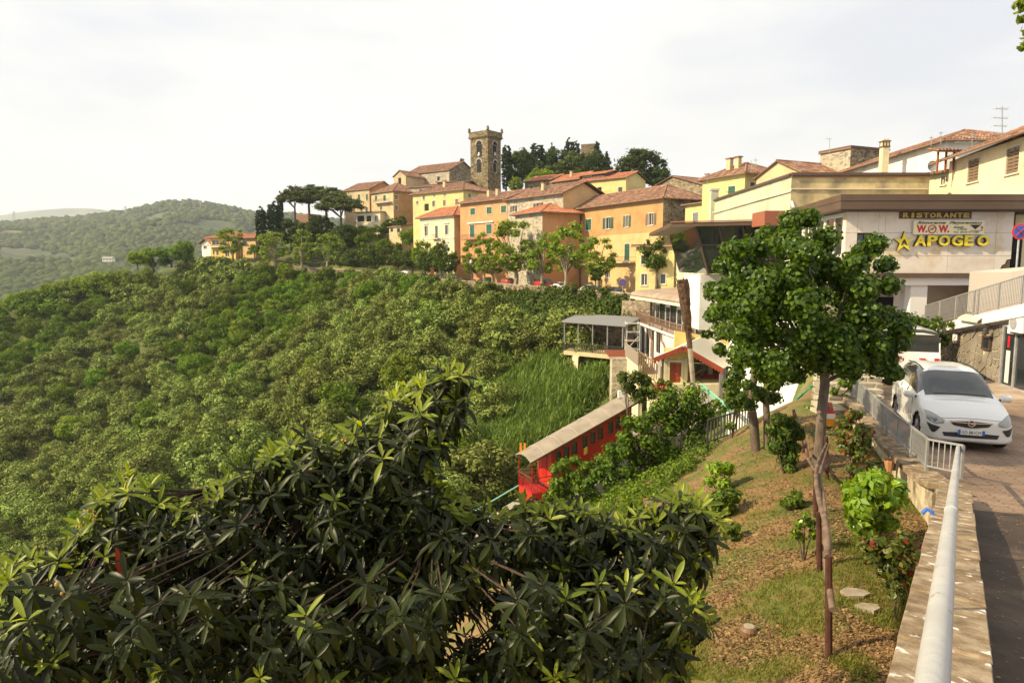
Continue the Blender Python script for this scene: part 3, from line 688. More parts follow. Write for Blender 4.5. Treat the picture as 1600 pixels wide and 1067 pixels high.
def roof(root, off, c, z, kind, over=0.5, rise=None, tile=None, rot=0, w=0.26, chim=0):
    """c = four footprint corners (front-left, front-right, back-right, back-left)"""
    c = [Vector((p.x, p.y, 0)) for p in c]; ctr = sum(c, Vector()) / 4
    if rot: c = c[rot:] + c[:rot]
    u = (c[1] - c[0]).normalized(); v = (c[3] - c[0]).normalized()
    c = [c[0] - u * over - v * over, c[1] + u * over - v * over, c[2] + u * over + v * over, c[3] - u * over + v * over]
    L, D = (c[1] - c[0]).length, (c[3] - c[0]).length; rise = rise or 0.34 * min(D, L) / 2
    Z = lambda p, h=0.0: Vector((p.x, p.y, z + h))
    mb = MB(off); mf = (c[0] + c[3]) / 2; mk = (c[1] + c[2]) / 2
    if kind == 'gable':
        rib_plane(mb, Z(c[0]), Z(c[1]), Z(mf, rise), Z(mk, rise), w); rib_plane(mb, Z(c[2]), Z(c[3]), Z(mk, rise), Z(mf, rise), w)
        mb.tube([Z(mf, rise + .05), Z(mk, rise + .05)], 0.13, 6)
    elif kind == 'hip':
        k = min(D / 2, L / 2 - 0.01); r0 = mf + u * k; r1 = mk - u * k
        rib_plane(mb, Z(c[0]), Z(c[1]), Z(r0, rise), Z(r1, rise), w); rib_plane(mb, Z(c[2]), Z(c[3]), Z(r1, rise), Z(r0, rise), w)
        rib_plane(mb, Z(c[1]), Z(c[2]), Z(r1, rise), Z(r1, rise), w); rib_plane(mb, Z(c[3]), Z(c[0]), Z(r0, rise), Z(r0, rise), w)
        for a, b in ((c[0], r0), (c[3], r0), (c[1], r1), (c[2], r1)): mb.tube([Z(a, .05), Z(b, rise + .05)], 0.12, 5)
        mb.tube([Z(r0, rise + .05), Z(r1, rise + .05)], 0.12, 5)
    elif kind == 'shed':
        rib_plane(mb, Z(c[0]), Z(c[1]), Z(c[3], rise), Z(c[2], rise), w)
    elif kind == 'flat':
        mb.prism([Z(p) for p in c], (0, 0, 0.25), 1)
    r = mb.build('roof', [tile or M_tile, M_eave], root)
    g = MB(off)
    for a, b in (((c[0], c[1]), (c[1], c[2]), (c[3], c[0])) if kind == 'hip' else ((c[0], c[1]),)): g.tube([Z(a, -.06), Z(b, -.06)], 0.08, 6)
    g.build('gutter', M_gutter, root)
    for k in range(chim):
        q = c[0].lerp(c[1], (k + 0.6) / (chim + 0.4)).lerp(ctr, 0.6); m = MB(off); m.box(Z(q, rise * 0.6 + 0.5), (0.7, 0.55, 1.6), rz=math.atan2(u.y, u.x)); m.box(Z(q, rise * 0.6 + 1.4), (0.95, 0.8, 0.14), rz=math.atan2(u.y, u.x), m=1)
        m.build('chimney', [M_beige, M_tile], root)
    return r
def building(name, label, cat, L, R, depth, ytop, zb, mats, wins=(), rf='hip', tile=None, dl=None, over=0.5, rise=None, rot=0, group=None, chim=0, top_at='L', bands=(), trim=True, angle=0.0, shm=None, frm=None):
    """L, R = (px, Y) of the front's corners; depth goes back square to the front (dl shifts); wins = (face, px rect, style)"""
    yt = ytop; A = P(L[0], yt, L[1]); B = P(R[0], yt, R[1]); z = (A if top_at == 'L' else B).z
    A = Vector((A.x, A.y, 0)); B = Vector((B.x, B.y, 0)); u = (B - A).normalized(); bk = Vector((-u.y, u.x, 0))
    if angle: bk = Matrix.Rotation(angle, 3, 'Z') @ bk
    C, D = B + bk * depth, A + bk * depth
    root = thing(name, label, cat, (A.x, A.y, zb), group); off = (A.x, A.y, zb)
    fcs = {'f': Face(A, B), 'r': Face(B, C), 'b': Face(C, D), 'l': Face(D, A)}
    ops = {k: [] for k in 'frbl'}; todo = []
    for wdef in wins:
        f, r, st = wdef[:3]; o = fcs[f].rect(r); o[3] = min(o[3], z - 0.15); ops[f].append(o); todo.append((f, o, st, wdef[3] if len(wdef) > 3 else None))
    if not isinstance(mats, dict): mats = {'f': mats}
    for k in 'frbl':
        mb = MB(off); m = mats.get(k) or (mats['f'] if k != 'b' else mats.get('r') or mats['f']); fc = fcs[k]
        good = wall(mb, fc, zb, z, ops[k])
        if rf == 'gable':
            ends = ('l', 'r') if rot % 2 == 0 else ('f', 'b')
            if k in ends:
                rs_ = (rise or 0.34 * min(depth, (B - A).length) / 2); tot = 1.0
                Dp = fc.L; mb.poly([fc.pt(0, z), fc.pt(fc.L, z), fc.pt(fc.L / 2, z + rs_ * (Dp / (Dp + 2 * over)) + (0.0))])
        if rf == 'shed' and k in ('l', 'r'):
            rs_ = (rise or 0.34 * depth / 2); s = (0 if k == 'l' else fc.L); mb.poly([fc.pt(0, z), fc.pt(fc.L, z), fc.pt(0 if k == 'l' else fc.L, z + rs_)])
        if rf == 'shed' and k == 'b': mb.poly([fc.pt(0, z), fc.pt(fc.L, z), fc.pt(fc.L, z + (rise or 0.34 * depth / 2)), fc.pt(0, z + (rise or 0.34 * depth / 2))])
        mb.build('wall', m, root)
        for (f, o, st, sm) in todo:
            if f == k and o in good: window(root, off, fc, o, st, trim=trim and st != 'B', shm=sm or shm, frm=frm, name='door' if st == 'D' else 'window')
    if rf in ('hip', 'gable', 'shed'): roof(root, off, [A, B, C, D], z, rf, over, rise, tile, rot, chim=chim)
    else: roof(root, off, [A, B, C, D], z, 'flat', over)
    for (f, y0, y1, bm, out) in bands:
        fc = fcs[f]; _, z1_ = fc.hit((L[0] + R[0]) / 2, y0); _, z0_ = fc.hit((L[0] + R[0]) / 2, y1); m = MB(off)
        m.box(fc.pt(fc.L / 2, (z0_ + z1_) / 2, out / 2), (fc.L - 0.02, out, z1_ - z0_), ax=(fc.u, fc.n, Vector((0, 0, 1)))); m.build('string_course', bm, root)
    root_f = {'root': root, 'off': off, 'f': fcs, 'z': z, 'c': [A, B, C, D]}
    return root_f
def balcony(bd, f, rect, solid=None, n=None, dep=1.0):
    fc = bd['f'][f]; a0, a1, z0, z1 = fc.rect(rect); off = bd['off']; mb = MB(off)
    mb.box(fc.pt((a0 + a1) / 2, z0 + 0.0, dep / 2), (a1 - a0, dep, 0.16), ax=(fc.u, fc.n, Vector((0, 0, 1)))); b = mb.build('balcony', solid or M_trim, bd['root'])
    m = MB(off); h = max(z1 - z0, 0.9)
    for (p, q) in ((fc.pt(a0 + .04, z0 + h, .03), fc.pt(a0 + .04, z0 + h, dep - .04)), (fc.pt(a0 + .04, z0 + h, dep - .04), fc.pt(a1 - .04, z0 + h, dep - .04)), (fc.pt(a1 - .04, z0 + h, dep - .04), fc.pt(a1 - .04, z0 + h, .03))): m.bar(p, q, 0.05)
    k = int((a1 - a0) / 0.22)
    for i in range(k + 1): 
        s = a0 + .04 + (a1 - a0 - .08) * i / k; m.bar(fc.pt(s, z0 + .08, dep - .04), fc.pt(s, z0 + h, dep - .04), 0.03)
    m.build('balustrade', M_iron, b)
V3 = lambda *a: Vector(a)
# ------------------------------------------------------------------ the village, from the tower down
TW = building('bell_tower', 'tall square stone bell tower with arched openings rising over the village', 'bell tower', (735, 190), (762, 186.2), 5.5, 219, 8, M_tower, [('f', (744, 226, 753, 246), 'B'), ('f', (744.5, 254, 752, 271), 'B'), ('r', (770, 227, 777, 246), 'B'), ('r', (771, 255, 776.5, 270), 'B')], rf='none', over=0.0, angle=0)
def tower_top():
    r, off, c, z = TW['root'], TW['off'], TW['c'], TW['z']
    mb = MB(off); ctr = sum(c, Vector()) / 4
    def ring(k, z0, z1, mm):
        p = [ctr + (q - ctr) * k for q in c]; mm.prism([V3(q.x, q.y, z0) for q in p], (0, 0, z1 - z0))
    ring(1.08, z + 0.05, z + 0.35, mb); ring(1.16, z + 0.35, z + 0.6, mb); mb.build('cornice', M_tower, r)
    mb = MB(off)
    p = [ctr + (q - ctr) * 1.07 for q in c]
    for i in range(4):
        a, b = p[i], p[(i + 1) % 4]; mb.bar(V3(a.x, a.y, z + 1.25), V3(b.x, b.y, z + 1.25), 0.35, 1.3)
    mb.build('parapet', M_tower, r)
    for q in p:
        m = MB(off); m.tube([V3(q.x, q.y, z + 1.9), V3(q.x, q.y, z + 2.4), V3(q.x, q.y, z + 2.7), V3(q.x, q.y, z + 3.1)], [0.42, 0.32, 0.36, 0.05], 8); m.build('pinnacle', M_tower, r)
    for f in 'fr':
        fc = TW['f'][f]
        for rc in ([(744, 226, 753, 246), (744.5, 254, 752, 271)] if f == 'f' else [(770, 227, 777, 246), (771, 255, 776.5, 270)]):
            a0, a1, z0, z1 = fc.rect(rc); m = MB(off); w = (a1 - a0) / 2; cx_ = (a0 + a1) / 2
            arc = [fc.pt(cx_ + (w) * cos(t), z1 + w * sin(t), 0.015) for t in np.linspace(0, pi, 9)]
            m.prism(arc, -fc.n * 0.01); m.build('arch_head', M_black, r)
            m = MB(off); o_ = [(cx_ + (w + 0.3) * cos(t), z1 + (w + 0.3) * sin(t)) for t in np.linspace(0, pi, 9)]; i_ = [(cx_ + w * cos(t), z1 + w * sin(t)) for t in np.linspace(0, pi, 9)]
            for k in range(8):
                m.prism([fc.pt(*o_[k], 0.0), fc.pt(*o_[k + 1], 0.0), fc.pt(*i_[k + 1], 0.0), fc.pt(*i_[k], 0.0)], fc.n * 0.06)
            m.build('arch_ring', M_stonep, r)
        a0, a1, z0, z1 = fc.rect((744, 232, 753, 246) if f == 'f' else (770, 233, 777, 246)); m = MB(off); b0 = fc.pt((a0 + a1) / 2, z0 + 0.9, -0.1)
        m.tube([b0 + V3(0, 0, -0.5), b0 + V3(0, 0, -0.3), b0 + V3(0, 0, 0.3), b0 + V3(0, 0, 0.5)], [0.5, 0.42, 0.25, 0.1], 10); m.build('bell', flat('bell_bronze_' + f, (0.45, 0.42, 0.36), 0.5, 0.6), r)
tower_top()
building('church', 'long stone church nave with red roof left of the bell tower', 'church', (634, 214), (702, 204), 13, 273, 12, {'f': M_stonep, 'r': M_stone}, [('f', (661, 281, 665, 288), 'B'), ('f', (683, 276, 687, 283), 'B'), ('r', (715, 280, 722, 289), 'G')], rf='gable', rise=3.2, over=0.4)  # gable end in darker stone, its shade put into the colour
building('church_annex', 'small gabled beige end building at the left end of the church', 'building', (615, 206), (634, 203), 9, 277, 10, M_beige, [('f', (622, 278, 627, 288), 'B')], rf='gable', rot=1, rise=1.7, over=0.3)
building('church_aisle', 'low stone lean-to aisle along the foot of the church wall', 'building', (638, 200), (686, 196), 5, 293, 10, M_stonep, [('f', (655, 296, 659, 301), 'B')], rf='shed', rise=1.2, over=0.4)
building('stone_house', 'dark stone house with small square window, right behind the yellow house', 'house', (683, 188), (732, 186), 8, 285, 8, M_stone, [('f', (700, 289, 706, 295), 'G')], rf='shed', rise=1.0)
building('beige_house', 'tall beige house with green shutters beside the umbrella pines', 'house', (537, 211), (577, 205), 12, 299, 5, {'f': M_beige, 'r': M_ochre}, [('f', (559, 304, 563, 314), 'S'), ('f', (572, 303, 575, 313), 'S'), ('f', (547, 305, 550, 314), 'S'), ('f', (563.5, 324, 567, 331), 'G'), ('f', (571, 324, 575, 331), 'G')], rf='gable', rise=2.8, over=0.4)  # side wall coloured darker than the front to stand for its shade
B2 = building('beige_corner_house', 'beige corner house under a brown hip roof, with a small railed terrace', 'house', (580, 203), (614.5, 195), 10, 303, 4, {'f': M_beige, 'r': M_ochre}, [('f', (586, 306, 589.5, 313), 'S'), ('f', (599, 305, 603, 314), 'S'), ('r', (617.5, 305, 622, 312), 'G'), ('r', (617.5, 321, 622, 329), 'G'), ('f', (594, 323, 597, 328), 'S')], rf='hip', rise=2.9, over=0.5)  # right face takes a browner plaster, its shading painted in
balcony(B2, 'f', (588, 312, 613, 317), dep=1.2)
building('arcade_house', 'low pale building with open brown doorway below the beige house', 'house', (556, 200), (594, 196), 6, 333, 3, M_cream, [('f', (558, 337, 569, 347), 'B'), ('f', (572, 337, 580, 347), 'B'), ('f', (585, 337, 590, 346), 'G')], rf='none', over=0.3)
building('cottage', 'tiny cream cottage with two dark doors above the terrace wall', 'house', (608, 190), (627, 186), 5, 355, 2, M_beige, [('f', (610, 357, 614, 363), 'B'), ('f', (620, 357, 625, 364), 'B')], rf='shed', rise=1.1, over=0.4)
BY = building('yellow_house', 'long pale yellow house with grey roof directly below the bell tower', 'house', (645, 176), (724, 164), 11, 304.5, 0, {'f': M_yel, 'r': M_yel}, [('f', (650.5, 314, 654, 320), 'G'), ('f', (660.5, 306, 664, 312.5), 'S', M_shutb), ('f', (663, 318.5, 670, 330), 'B'), ('f', (675.5, 314, 680, 323), 'G'), ('f', (692.5, 312.5, 696.5, 321.5), 'S', M_shutb), ('f', (711.5, 311, 716, 320), 'S', M_shutb), ('f', (677, 303.5, 680, 307), 'G'), ('f', (693, 302.5, 696.5, 306), 'G'), ('r', (731.5, 303, 736, 309), 'G'), ('r', (731.5, 311, 736, 316), 'G')], rf='hip', rise=2.6, over=0.7, chim=1)
BC = building('cream_villa', 'ornate cream villa with moulded window surrounds and an arched centre window', 'villa', (656, 160), (709.5, 150), 7, 341.5, -6, {'f': M_cream, 'r': M_peach}, [('f', (663.5, 353, 668.5, 369), 'G'), ('f', (680, 353, 684.5, 373), 'G'), ('f', (695.5, 352, 700.5, 367), 'G'), ('f', (695, 382, 700, 391), 'G'), ('f', (664, 384, 669, 393), 'G'), ('f', (680, 383, 685, 393), 'G'), ('f', (665, 404, 670, 414), 'G'), ('f', (690, 402, 696, 413), 'G')], rf='hip', tile=M_tiler, rise=2.3, over=0.8, bands=[('f', 372, 373.6, M_trim, 0.12), ('f', 343, 345, M_trim, 0.1)])
balcony(BC, 'f', (677, 368, 688, 373), dep=0.8)
fc = BC['f']['f']
for r in ((663.5, 353, 668.5, 369), (695.5, 352, 700.5, 367), (695, 382, 700, 391)):
    a0, a1, z0, z1 = fc.rect(r); m = MB(BC['off']); m.box(fc.pt((a0 + a1) / 2, z1 + 0.45, 0.1), (a1 - a0 + 0.8, 0.25, 0.2), ax=(fc.u, fc.n, V3(0, 0, 1)))
    m.prism([fc.pt(a0 - .3, z1 + .56, .0), fc.pt(a1 + .3, z1 + .56, .0), fc.pt((a0 + a1) / 2, z1 + 1.0, .0)], fc.n * 0.15); m.build('window_hood', M_trim, BC['root'])
BO = building('orange_house', 'three storey orange house with green shutters and an awning over its balcony', 'house', (719, 149), (793, 137), 11, 319, -7, {'f': M_orange, 'r': M_stonep}, [('f', (735, 325.5, 742.5, 336), 'S'), ('f', (760.5, 323.5, 768.5, 334.5), 'S'), ('f', (783, 321.5, 791, 332.5), 'S'), ('f', (734.5, 351.5, 741.5, 371), 'S'), ('f', (760, 350.5, 768.5, 365.5), 'S'), ('f', (735, 405, 742, 416), 'S'), ('f', (760, 383, 768, 394), 'S'), ('f', (783, 404, 790, 414), 'S')], rf='gable', rise=2.2, over=0.8, chim=2)
balcony(BO, 'f', (728, 366.5, 772, 374), solid=flat('balcony_slab', (0.3, 0.12, 0.06), 0.8), dep=1.3)
fc = BO['f']['f']; a0, a1, z0, z1 = fc.rect((732, 348, 772, 352)); m = MB(BO['off'])
for k in range(6): m.tube([fc.pt(a0 + (a1 - a0) * k / 6, z1, 0.18), fc.pt(a0 + (a1 - a0) * (k + 0.96) / 6, z1, 0.18)], 0.16, 8)
m.build('rolled_awning', flat('awning_cloth', (0.75, 0.68, 0.6), 0.9), BO['root'])
BS = building('stone_front_house', 'stone faced wing with dark open shutters beside the orange house', 'house', (793.5, 137), (880, 124), 10, 313, -7, {'f': M_stonep, 'r': M_peach}, [('f', (800.5, 321.5, 805, 331.5), 'O', M_bframe), ('f', (838, 317, 845, 324.5), 'O', M_bframe), ('f', (855, 317, 863, 324.5), 'S')], rf='gable', rise=2.4, over=0.8, chim=1)
building('stone_wing', 'projecting rough grey stone wing with bright tiled hip roof and orange side', 'house', (805, 128), (847.5, 120), 8, 336.5, -7, {'f': M_stonep, 'r': M_orange}, [], rf='hip', tile=M_tiler, rise=1.8, over=0.8)
BG = building('ochre_palazzo', 'long ochre palazzo with a paler lower storey and white framed shuttered windows', 'house', (874, 131), (1036, 105), 9, 331, -6, {'f': M_ochre, 'r': M_stone}, [('f', (884.5, 345, 892, 361), 'S'), ('f', (915.5, 342.5, 924, 360), 'S'), ('f', (946.5, 340, 954, 358), 'O'), ('f', (977.5, 337, 982.5, 355), 'O'), ('f', (1013.5, 333.5, 1021, 352), 'O', M_shutb), ('f', (976, 381, 984, 407), 'S'), ('f', (946, 424, 953, 434), 'G'), ('f', (884, 421, 890, 436), 'B'), ('f', (1004, 382, 1011, 408), 'S'), ('f', (886, 383, 893, 398), 'S'), ('r', (1046.5, 325, 1049, 333), 'B'), ('r', (1046.5, 347, 1049, 354), 'B')], rf='hip', rise=2.6, over=0.8, top_at='L')
fc = BG['f']['f']; m = MB(BG['off']); _, zt_ = fc.hit(955, 367.5)
m.box(fc.pt(fc.L / 2, (zt_ - 6) / 2, 0.02), (fc.L - 0.02, 0.04, zt_ + 6), ax=(fc.u, fc.n, V3(0, 0, 1)))
# paler render of the lower storeys, opened round its windows
lowo = [fc.rect(r) for r in ((976, 381, 984, 407), (946, 424, 953, 434), (884, 421, 890, 436), (1004, 382, 1011, 408), (886, 383, 893, 398))]
m = MB(BG['off']); fs = Face(fc.pt(0, 0, 0.03), fc.pt(fc.L, 0, 0.03)); wall(m, fs, -5.9, zt_, lowo, rev=0.03); m.build('lower_render', M_peach, BG['root'])
balcony(BG, 'f', (957, 402.5, 993, 410), dep=1.1); balcony(BG, 'f', (907, 406, 935, 413), dep=1.1)
building('far_stone_house', 'brown stone house with small shutters in front of the castle trees', 'house', (820, 196), (862, 190), 10, 284.5, 5, M_stone, [('f', (828, 290, 832.5, 299), 'S'), ('f', (844, 289, 848, 298), 'S')], rf='gable', rise=1.8, over=0.5, tile=M_tiler)
building('far_stone_row_house', 'second brown stone house adjoining the yellow house with the balcony', 'house', (862, 186), (906, 178), 9, 285.5, 5, M_stone, [('f', (867.5, 289, 873, 299), 'S', M_shutb), ('f', (885, 289, 890, 298), 'S', M_shutb)], rf='gable', rise=2.2, over=0.5, tile=M_tiler, chim=1)
BA = building('balcony_house', 'yellow house with a long balcony and a penthouse under red roofs', 'house', (906, 175), (978, 166), 9, 284.5, 2, {'f': M_yel, 'r': M_yel}, [('f', (922.5, 292.5, 928, 304), 'B'), ('f', (933.5, 292.5, 940, 307), 'B'), ('f', (966, 292.5, 972.5, 303.5), 'S', M_bframe), ('f', (930, 313.5, 942, 318), 'B'), ('f', (951, 309, 957, 316), 'S')], rf='gable', tile=M_tiler, rise=1.8, over=0.6)
balcony(BA, 'f', (918.5, 301, 954, 308.5), solid=M_cream, dep=1.5)
building('penthouse', 'small glazed penthouse with red roof on top of the balcony house', 'building', (906, 178), (947, 172), 6, 275.5, 18, M_bframe, [('f', (911, 276, 924, 281), 'G'), ('f', (927, 276, 942, 281), 'G')], rf='gable', tile=M_tiler, rise=0.9, over=0.7)
building('low_yellow_annex', 'low pale annex with sloping tile roof right of the balcony house', 'house', (978, 168), (1003, 160), 8, 303, 0, M_yel, [], rf='shed', rise=0.8)
building('gabled_stone_house', 'wide brown stone house with a low gable, above the ochre palazzo', 'house', (1004, 140), (1102, 126), 12, 303, 0, M_stone, [('f', (1087, 305, 1093, 315), 'G'), ('f', (1050, 309, 1058, 315), 'G')], rf='gable', rot=1, rise=2.6, over=0.4, chim=1)
building('hidden_stone_house', 'brown stone house end at the edge of the yellow houses', 'house', (1046, 118), (1071, 113), 9, 320.5, -4, M_stone, [('f', (1049, 326, 1052, 333), 'B'), ('f', (1052, 350, 1055, 357), 'B')], rf='shed', rise=1.0, over=0.4)
building('yellow_lower_house', 'bright yellow house with one grey shuttered window above the grey parapet', 'house', (1071, 104), (1112, 98), 8, 320.5, -4, M_yel, [('f', (1083, 332.5, 1091, 350), 'S', flat('grey_shutter', (0.2, 0.22, 0.22), 0.6))], rf='shed', rise=0.8, over=0.5)
building('yellow_upper_house', 'yellow house with green shutters and an aerial on its brown hip roof', 'house', (1098, 93), (1164, 86), 7, 282, 0, {'f': M_yel, 'r': M_yel}, [('f', (1110, 297, 1122, 308), 'S'), ('f', (1138, 291, 1149, 309), 'S'), ('r', (1172, 285, 1179, 297), 'S')], rf='hip', rise=1.9, over=0.6, chim=2)
building('grey_gable_house', 'grey rendered house showing its gable beside the yellow hip roofed house', 'house', (1182, 84), (1250, 78), 8, 280, 0, M_beige, [], rf='gable', rot=1, rise=1.7, over=0.3)
# villa at the left end
BV = building('yellow_villa', 'golden yellow villa with red roof standing alone at the left end of the ridge', 'villa', (329, 216), (367, 210), 10, 371.5, -1, {'f': M_gold, 'r': M_peach}, [('f', (331.5, 375.5, 342, 383), 'G'), ('f', (332.5, 391, 335, 398), 'G'), ('f', (338, 391, 342, 399), 'G'), ('f', (348, 375, 353, 384), 'G'), ('f', (352, 391, 358, 401), 'G'), ('r', (374, 378, 380, 384), 'B')], rf='hip', tile=M_tiler, rise=1.7, over=1.3)
balcony(BV, 'f', (329.5, 381, 363, 386), solid=M_white, dep=1.4)
building('orange_villa_wing', 'orange wing of the lone villa, in the shade of the tree beside it', 'villa', (367.5, 212), (399, 208), 8, 372, -1, M_peach, [('f', (380, 376, 386, 383), 'G')], rf='hip', tile=M_tiler, rise=1.4, over=1.0)
building('small_white_house', 'small white house with a red gable at the far left of the ridge', 'house', (315, 226), (329, 224), 7, 381, -2, M_white, [('f', (318, 384, 323, 389), 'G')], rf='gable', rot=1, tile=M_tiler, rise=1.6, over=0.8)
building('brick_ruin', 'small brown brick block glimpsed between the trunks of the umbrella pines', 'building', (463, 226), (483, 224), 6, 336, 5, masonry('old_brick', [(0.2, (0.16, 0.08, 0.05)), (0.8, (0.35, 0.2, 0.13))], (0.3, 0.22, 0.16), 3), [], rf='none', over=0.0)
building('keep', 'square stone keep half hidden in the trees on the castle hill', 'tower', (908, 262), (928, 260), 5, 227, 15, M_tower, [], rf='none', over=0.0)

# street in front of the village, its retaining wall and terrace walls
def street():
    M_asph = noisy('street_asphalt', [(0.3, (0.12, 0.11, 0.1)), (0.7, (0.2, 0.185, 0.16))], 0.6, 0.9)
    pts = SPINE[0:7]; mb = MB(); m2 = []
    L, R = [], []
    for i, (x, y, z) in enumerate(pts):
        a = Vector(pts[max(i - 1, 0)][:2]); b = Vector(pts[min(i + 1, len(pts) - 1)][:2]); d = (b - a).normalized(); nrm = Vector((d.y, -d.x))
        L.append(V3(x - nrm.x * 0.5, y - nrm.y * 0.5, z)); R.append(V3(x + nrm.x * 7.5, y + nrm.y * 7.5, z + 0.0))
    mb.grid([[p + V3(0, 0, .06) for p in L], [p + V3(0, 0, .06) for p in R]]); tag(mb.build('street', M_asph), kind='structure')
    return L, R
SL, SR = street()
def retaining(name, label, pts, top, bot, th, mat, cope=True):
    o = Vector(pts[0]); t = thing(name, label, 'wall', o); mb = MB(o); mc = MB(o)
    for a, b in zip(pts[:-1], pts[1:]):
        a, b = Vector(a), Vector(b); d = (b - a); d.z = 0; n = V3(d.y, -d.x, 0).normalized() * th / 2
        mb.hexa([a - n + V3(0, 0, bot), b - n + V3(0, 0, bot), b + n + V3(0, 0, bot), a + n + V3(0, 0, bot), a - n + V3(0, 0, top), b - n + V3(0, 0, top), b + n + V3(0, 0, top), a + n + V3(0, 0, top)])
        k = max(1, int(d.length / 1.6)); n2 = n * 1.25
        for i in range(k):
            p, q = a.lerp(b, (i + .02) / k), a.lerp(b, (i + .98) / k); j = random.uniform(-.015, .015)
            mc.hexa([x + V3(0, 0, zz) for zz in (top + .005, top + .13 + j) for x in (p - n2, q - n2, q + n2, p + n2)])
    mb.build('wall', mat, t)
    if cope: mc.build('coping', M_stonep, t, kind='stuff')
    return t
retaining('street_wall', 'long stone retaining wall carrying the village street above the ivy', [p for p in SL[1:3]], 0.55, -5.5, 0.5, M_rubble)
retaining('parapet_wall', 'brownish stone parapet along the street above the olives', [p for p in SL[2:6]], 0.9, -3.0, 0.45, M_rubble)
a = P(538, 380, 196); b = P(640, 378, 186)
retaining('terrace_wall', 'garden terrace wall below the beige houses', [P(590, 366, 197), P(655, 365, 186)], 0.0, -2.2, 0.5, M_rubble)
retaining('upper_terrace_wall', 'brown stone terrace wall behind the trees of the street', [P(372, 407, 213), P(450, 406, 208), P(540, 405, 204), P(600, 404, 195), P(650, 402, 186)], 0.0, -5, 0.5, M_rubble)
# stone stair flank and red post at the street corner
m_ = P(678, 445, 148)
t = thing('stair_parapet', 'sloping stone parapet of the steps going down from the street corner', 'wall', m_); mb = MB(m_)
q0, q1, q2 = P(674, 437, 147), P(690, 440, 141), P(716, 478, 130)
mb.bar(q0, q1, 0.5, 1.4); mb.bar(q1, q2, 0.5, 1.3); mb.build('wall', M_stonep, t)
t = thing('marker_post', 'dark red post at the street corner by the steps', 'post', P(676, 448, 144)); mb = MB(t.location); mb.box(t.location + V3(0, 0, 1.9), (0.7, 0.5, 3.8)); mb.box(t.location + V3(0, 0, 3.9), (0.85, 0.65, 0.14)); mb.build('post', flat('rusty_red', (0.28, 0.06, 0.03), 0.8), t)
# ivy over the retaining wall
def leaf_mass(name, label, cat, spots, rad, per, leaf, mats, probs=None, flat_=0.8, up=0.4, asp=1.3, kind='stuff'):
    C, N = clump_cloud(np.array(spots), rad, per, flat_, up); V, Q = leaf_quads(C, N, leaf, asp, 0.45)
    mi = rng.choice(len(mats), size=len(Q), p=probs) if len(mats) > 1 else None
    o = link(name, np_mesh(name, V, Q, mats, mi)); return tag(o, label, cat, kind=kind)
sp, rd = [], []
a, b = Vector(SPINE[1]), Vector(SPINE[2]); nn = Vector((-(b - a).y, (b - a).x, 0)).normalized()
if nn.x > 0: nn = -nn
for k in range(560):
    t_ = random.uniform(0.0, 0.93) ** 1.15; d_ = random.uniform(0, 1) ** 1.2; p = a.lerp(b, t_) + nn * (0.3 + 5.0 * d_); depth = 6.5 * min(1.0, (t_ + 0.06) / 0.12)
    top = -3.9 + (0.5 if t_ > 0.02 else 0); g = tz(p.x, p.y); z = g + random.uniform(0, 1) * (top - d_ * 4.5 - g) if d_ < 0.9 else g + 0.5
    sp.append((p.x, p.y, z if d_ > 0.25 else random.uniform(top - 5.0, top))); rd.append(random.uniform(0.7, 1.3))
leaf_mass('ivy', 'thick green ivy hanging over the street retaining wall', 'ivy', sp, rd, 150, 0.3, [M_ivy, M_dark], [0.75, 0.25])
sp, rd = [], []
for i, ext in ((2, 24), (3, 24), (4, 20), (5, 20)):
    a, b = Vector(SPINE[i]), Vector(SPINE[i + 1])
    for k in range(int((b - a).length * 1.3)):
        p = a.lerp(b, random.random()); sp.append((p.x + random.uniform(-1.5, 1.5), p.y - random.uniform(1.2, 4), tz(p.x, p.y - 3) + random.uniform(0.6, 2.2))); rd.append(random.uniform(0.7, 1.5))
leaf_mass('hedge', 'dark green hedge below the village street parapet', 'hedge', sp, rd, 160, 0.3, [M_ivy, M_olive2], [0.7, 0.3])

# trees of the village, one by one
B_ = {'plane': (8.0, 5.0), 'round': (6.2, 5.8), 'broad': (11.5, 11.5), 'light': (8.0, 8.0), 'cypress': (14.6, 3.4), 'fir': (14.0, 5.4), 'umbrella': (12.6, 12.0), 'scrub': (5.2, 5.6), 'olive': (5.0, 5.4), 'cedar': (12.5, 10)}
def T(key, px, yt, yb, Y, wpx, label, name, cat='tree', **kw): return plant_px(key, px, yt, yb, Y, label, wpx=wpx, base=B_[key], name=name, cat=cat, **kw)
for (px, yt, yb, Y, w, lb) in [
    (462, 290, 358, 206, 54, 'umbrella pine farthest left of the group, its crown touching its neighbour'),
    (484, 287, 350, 210, 68, 'umbrella pine with forked trunk, second from the left in the group'),
    (512, 288, 366, 212, 78, 'umbrella pine with the widest crown, behind the others by the beige house'),
    (534, 299, 378, 198, 76, 'umbrella pine standing forward and lowest, right end of the group')]: T('umbrella', px, yt, yb, Y, w, lb, 'umbrella_pine')
for (px, yt, yb, Y, w, lb, g) in [
    (440, 298, 372, 204, 11, 'slender pointed cypress just left of the umbrella pines', None),
    (410, 322, 388, 200, 20, 'bulky dark evergreen column with a flat top right of the yellow villa', None),
    (427, 314, 380, 202, 24, 'rounded dark evergreen behind the slender cypress', None),
    (602, 388, 366, 190, 5, 'x', None)]:
    if lb == 'x': continue
    T('cypress', px, yt, yb, Y, w, lb, 'cypress')
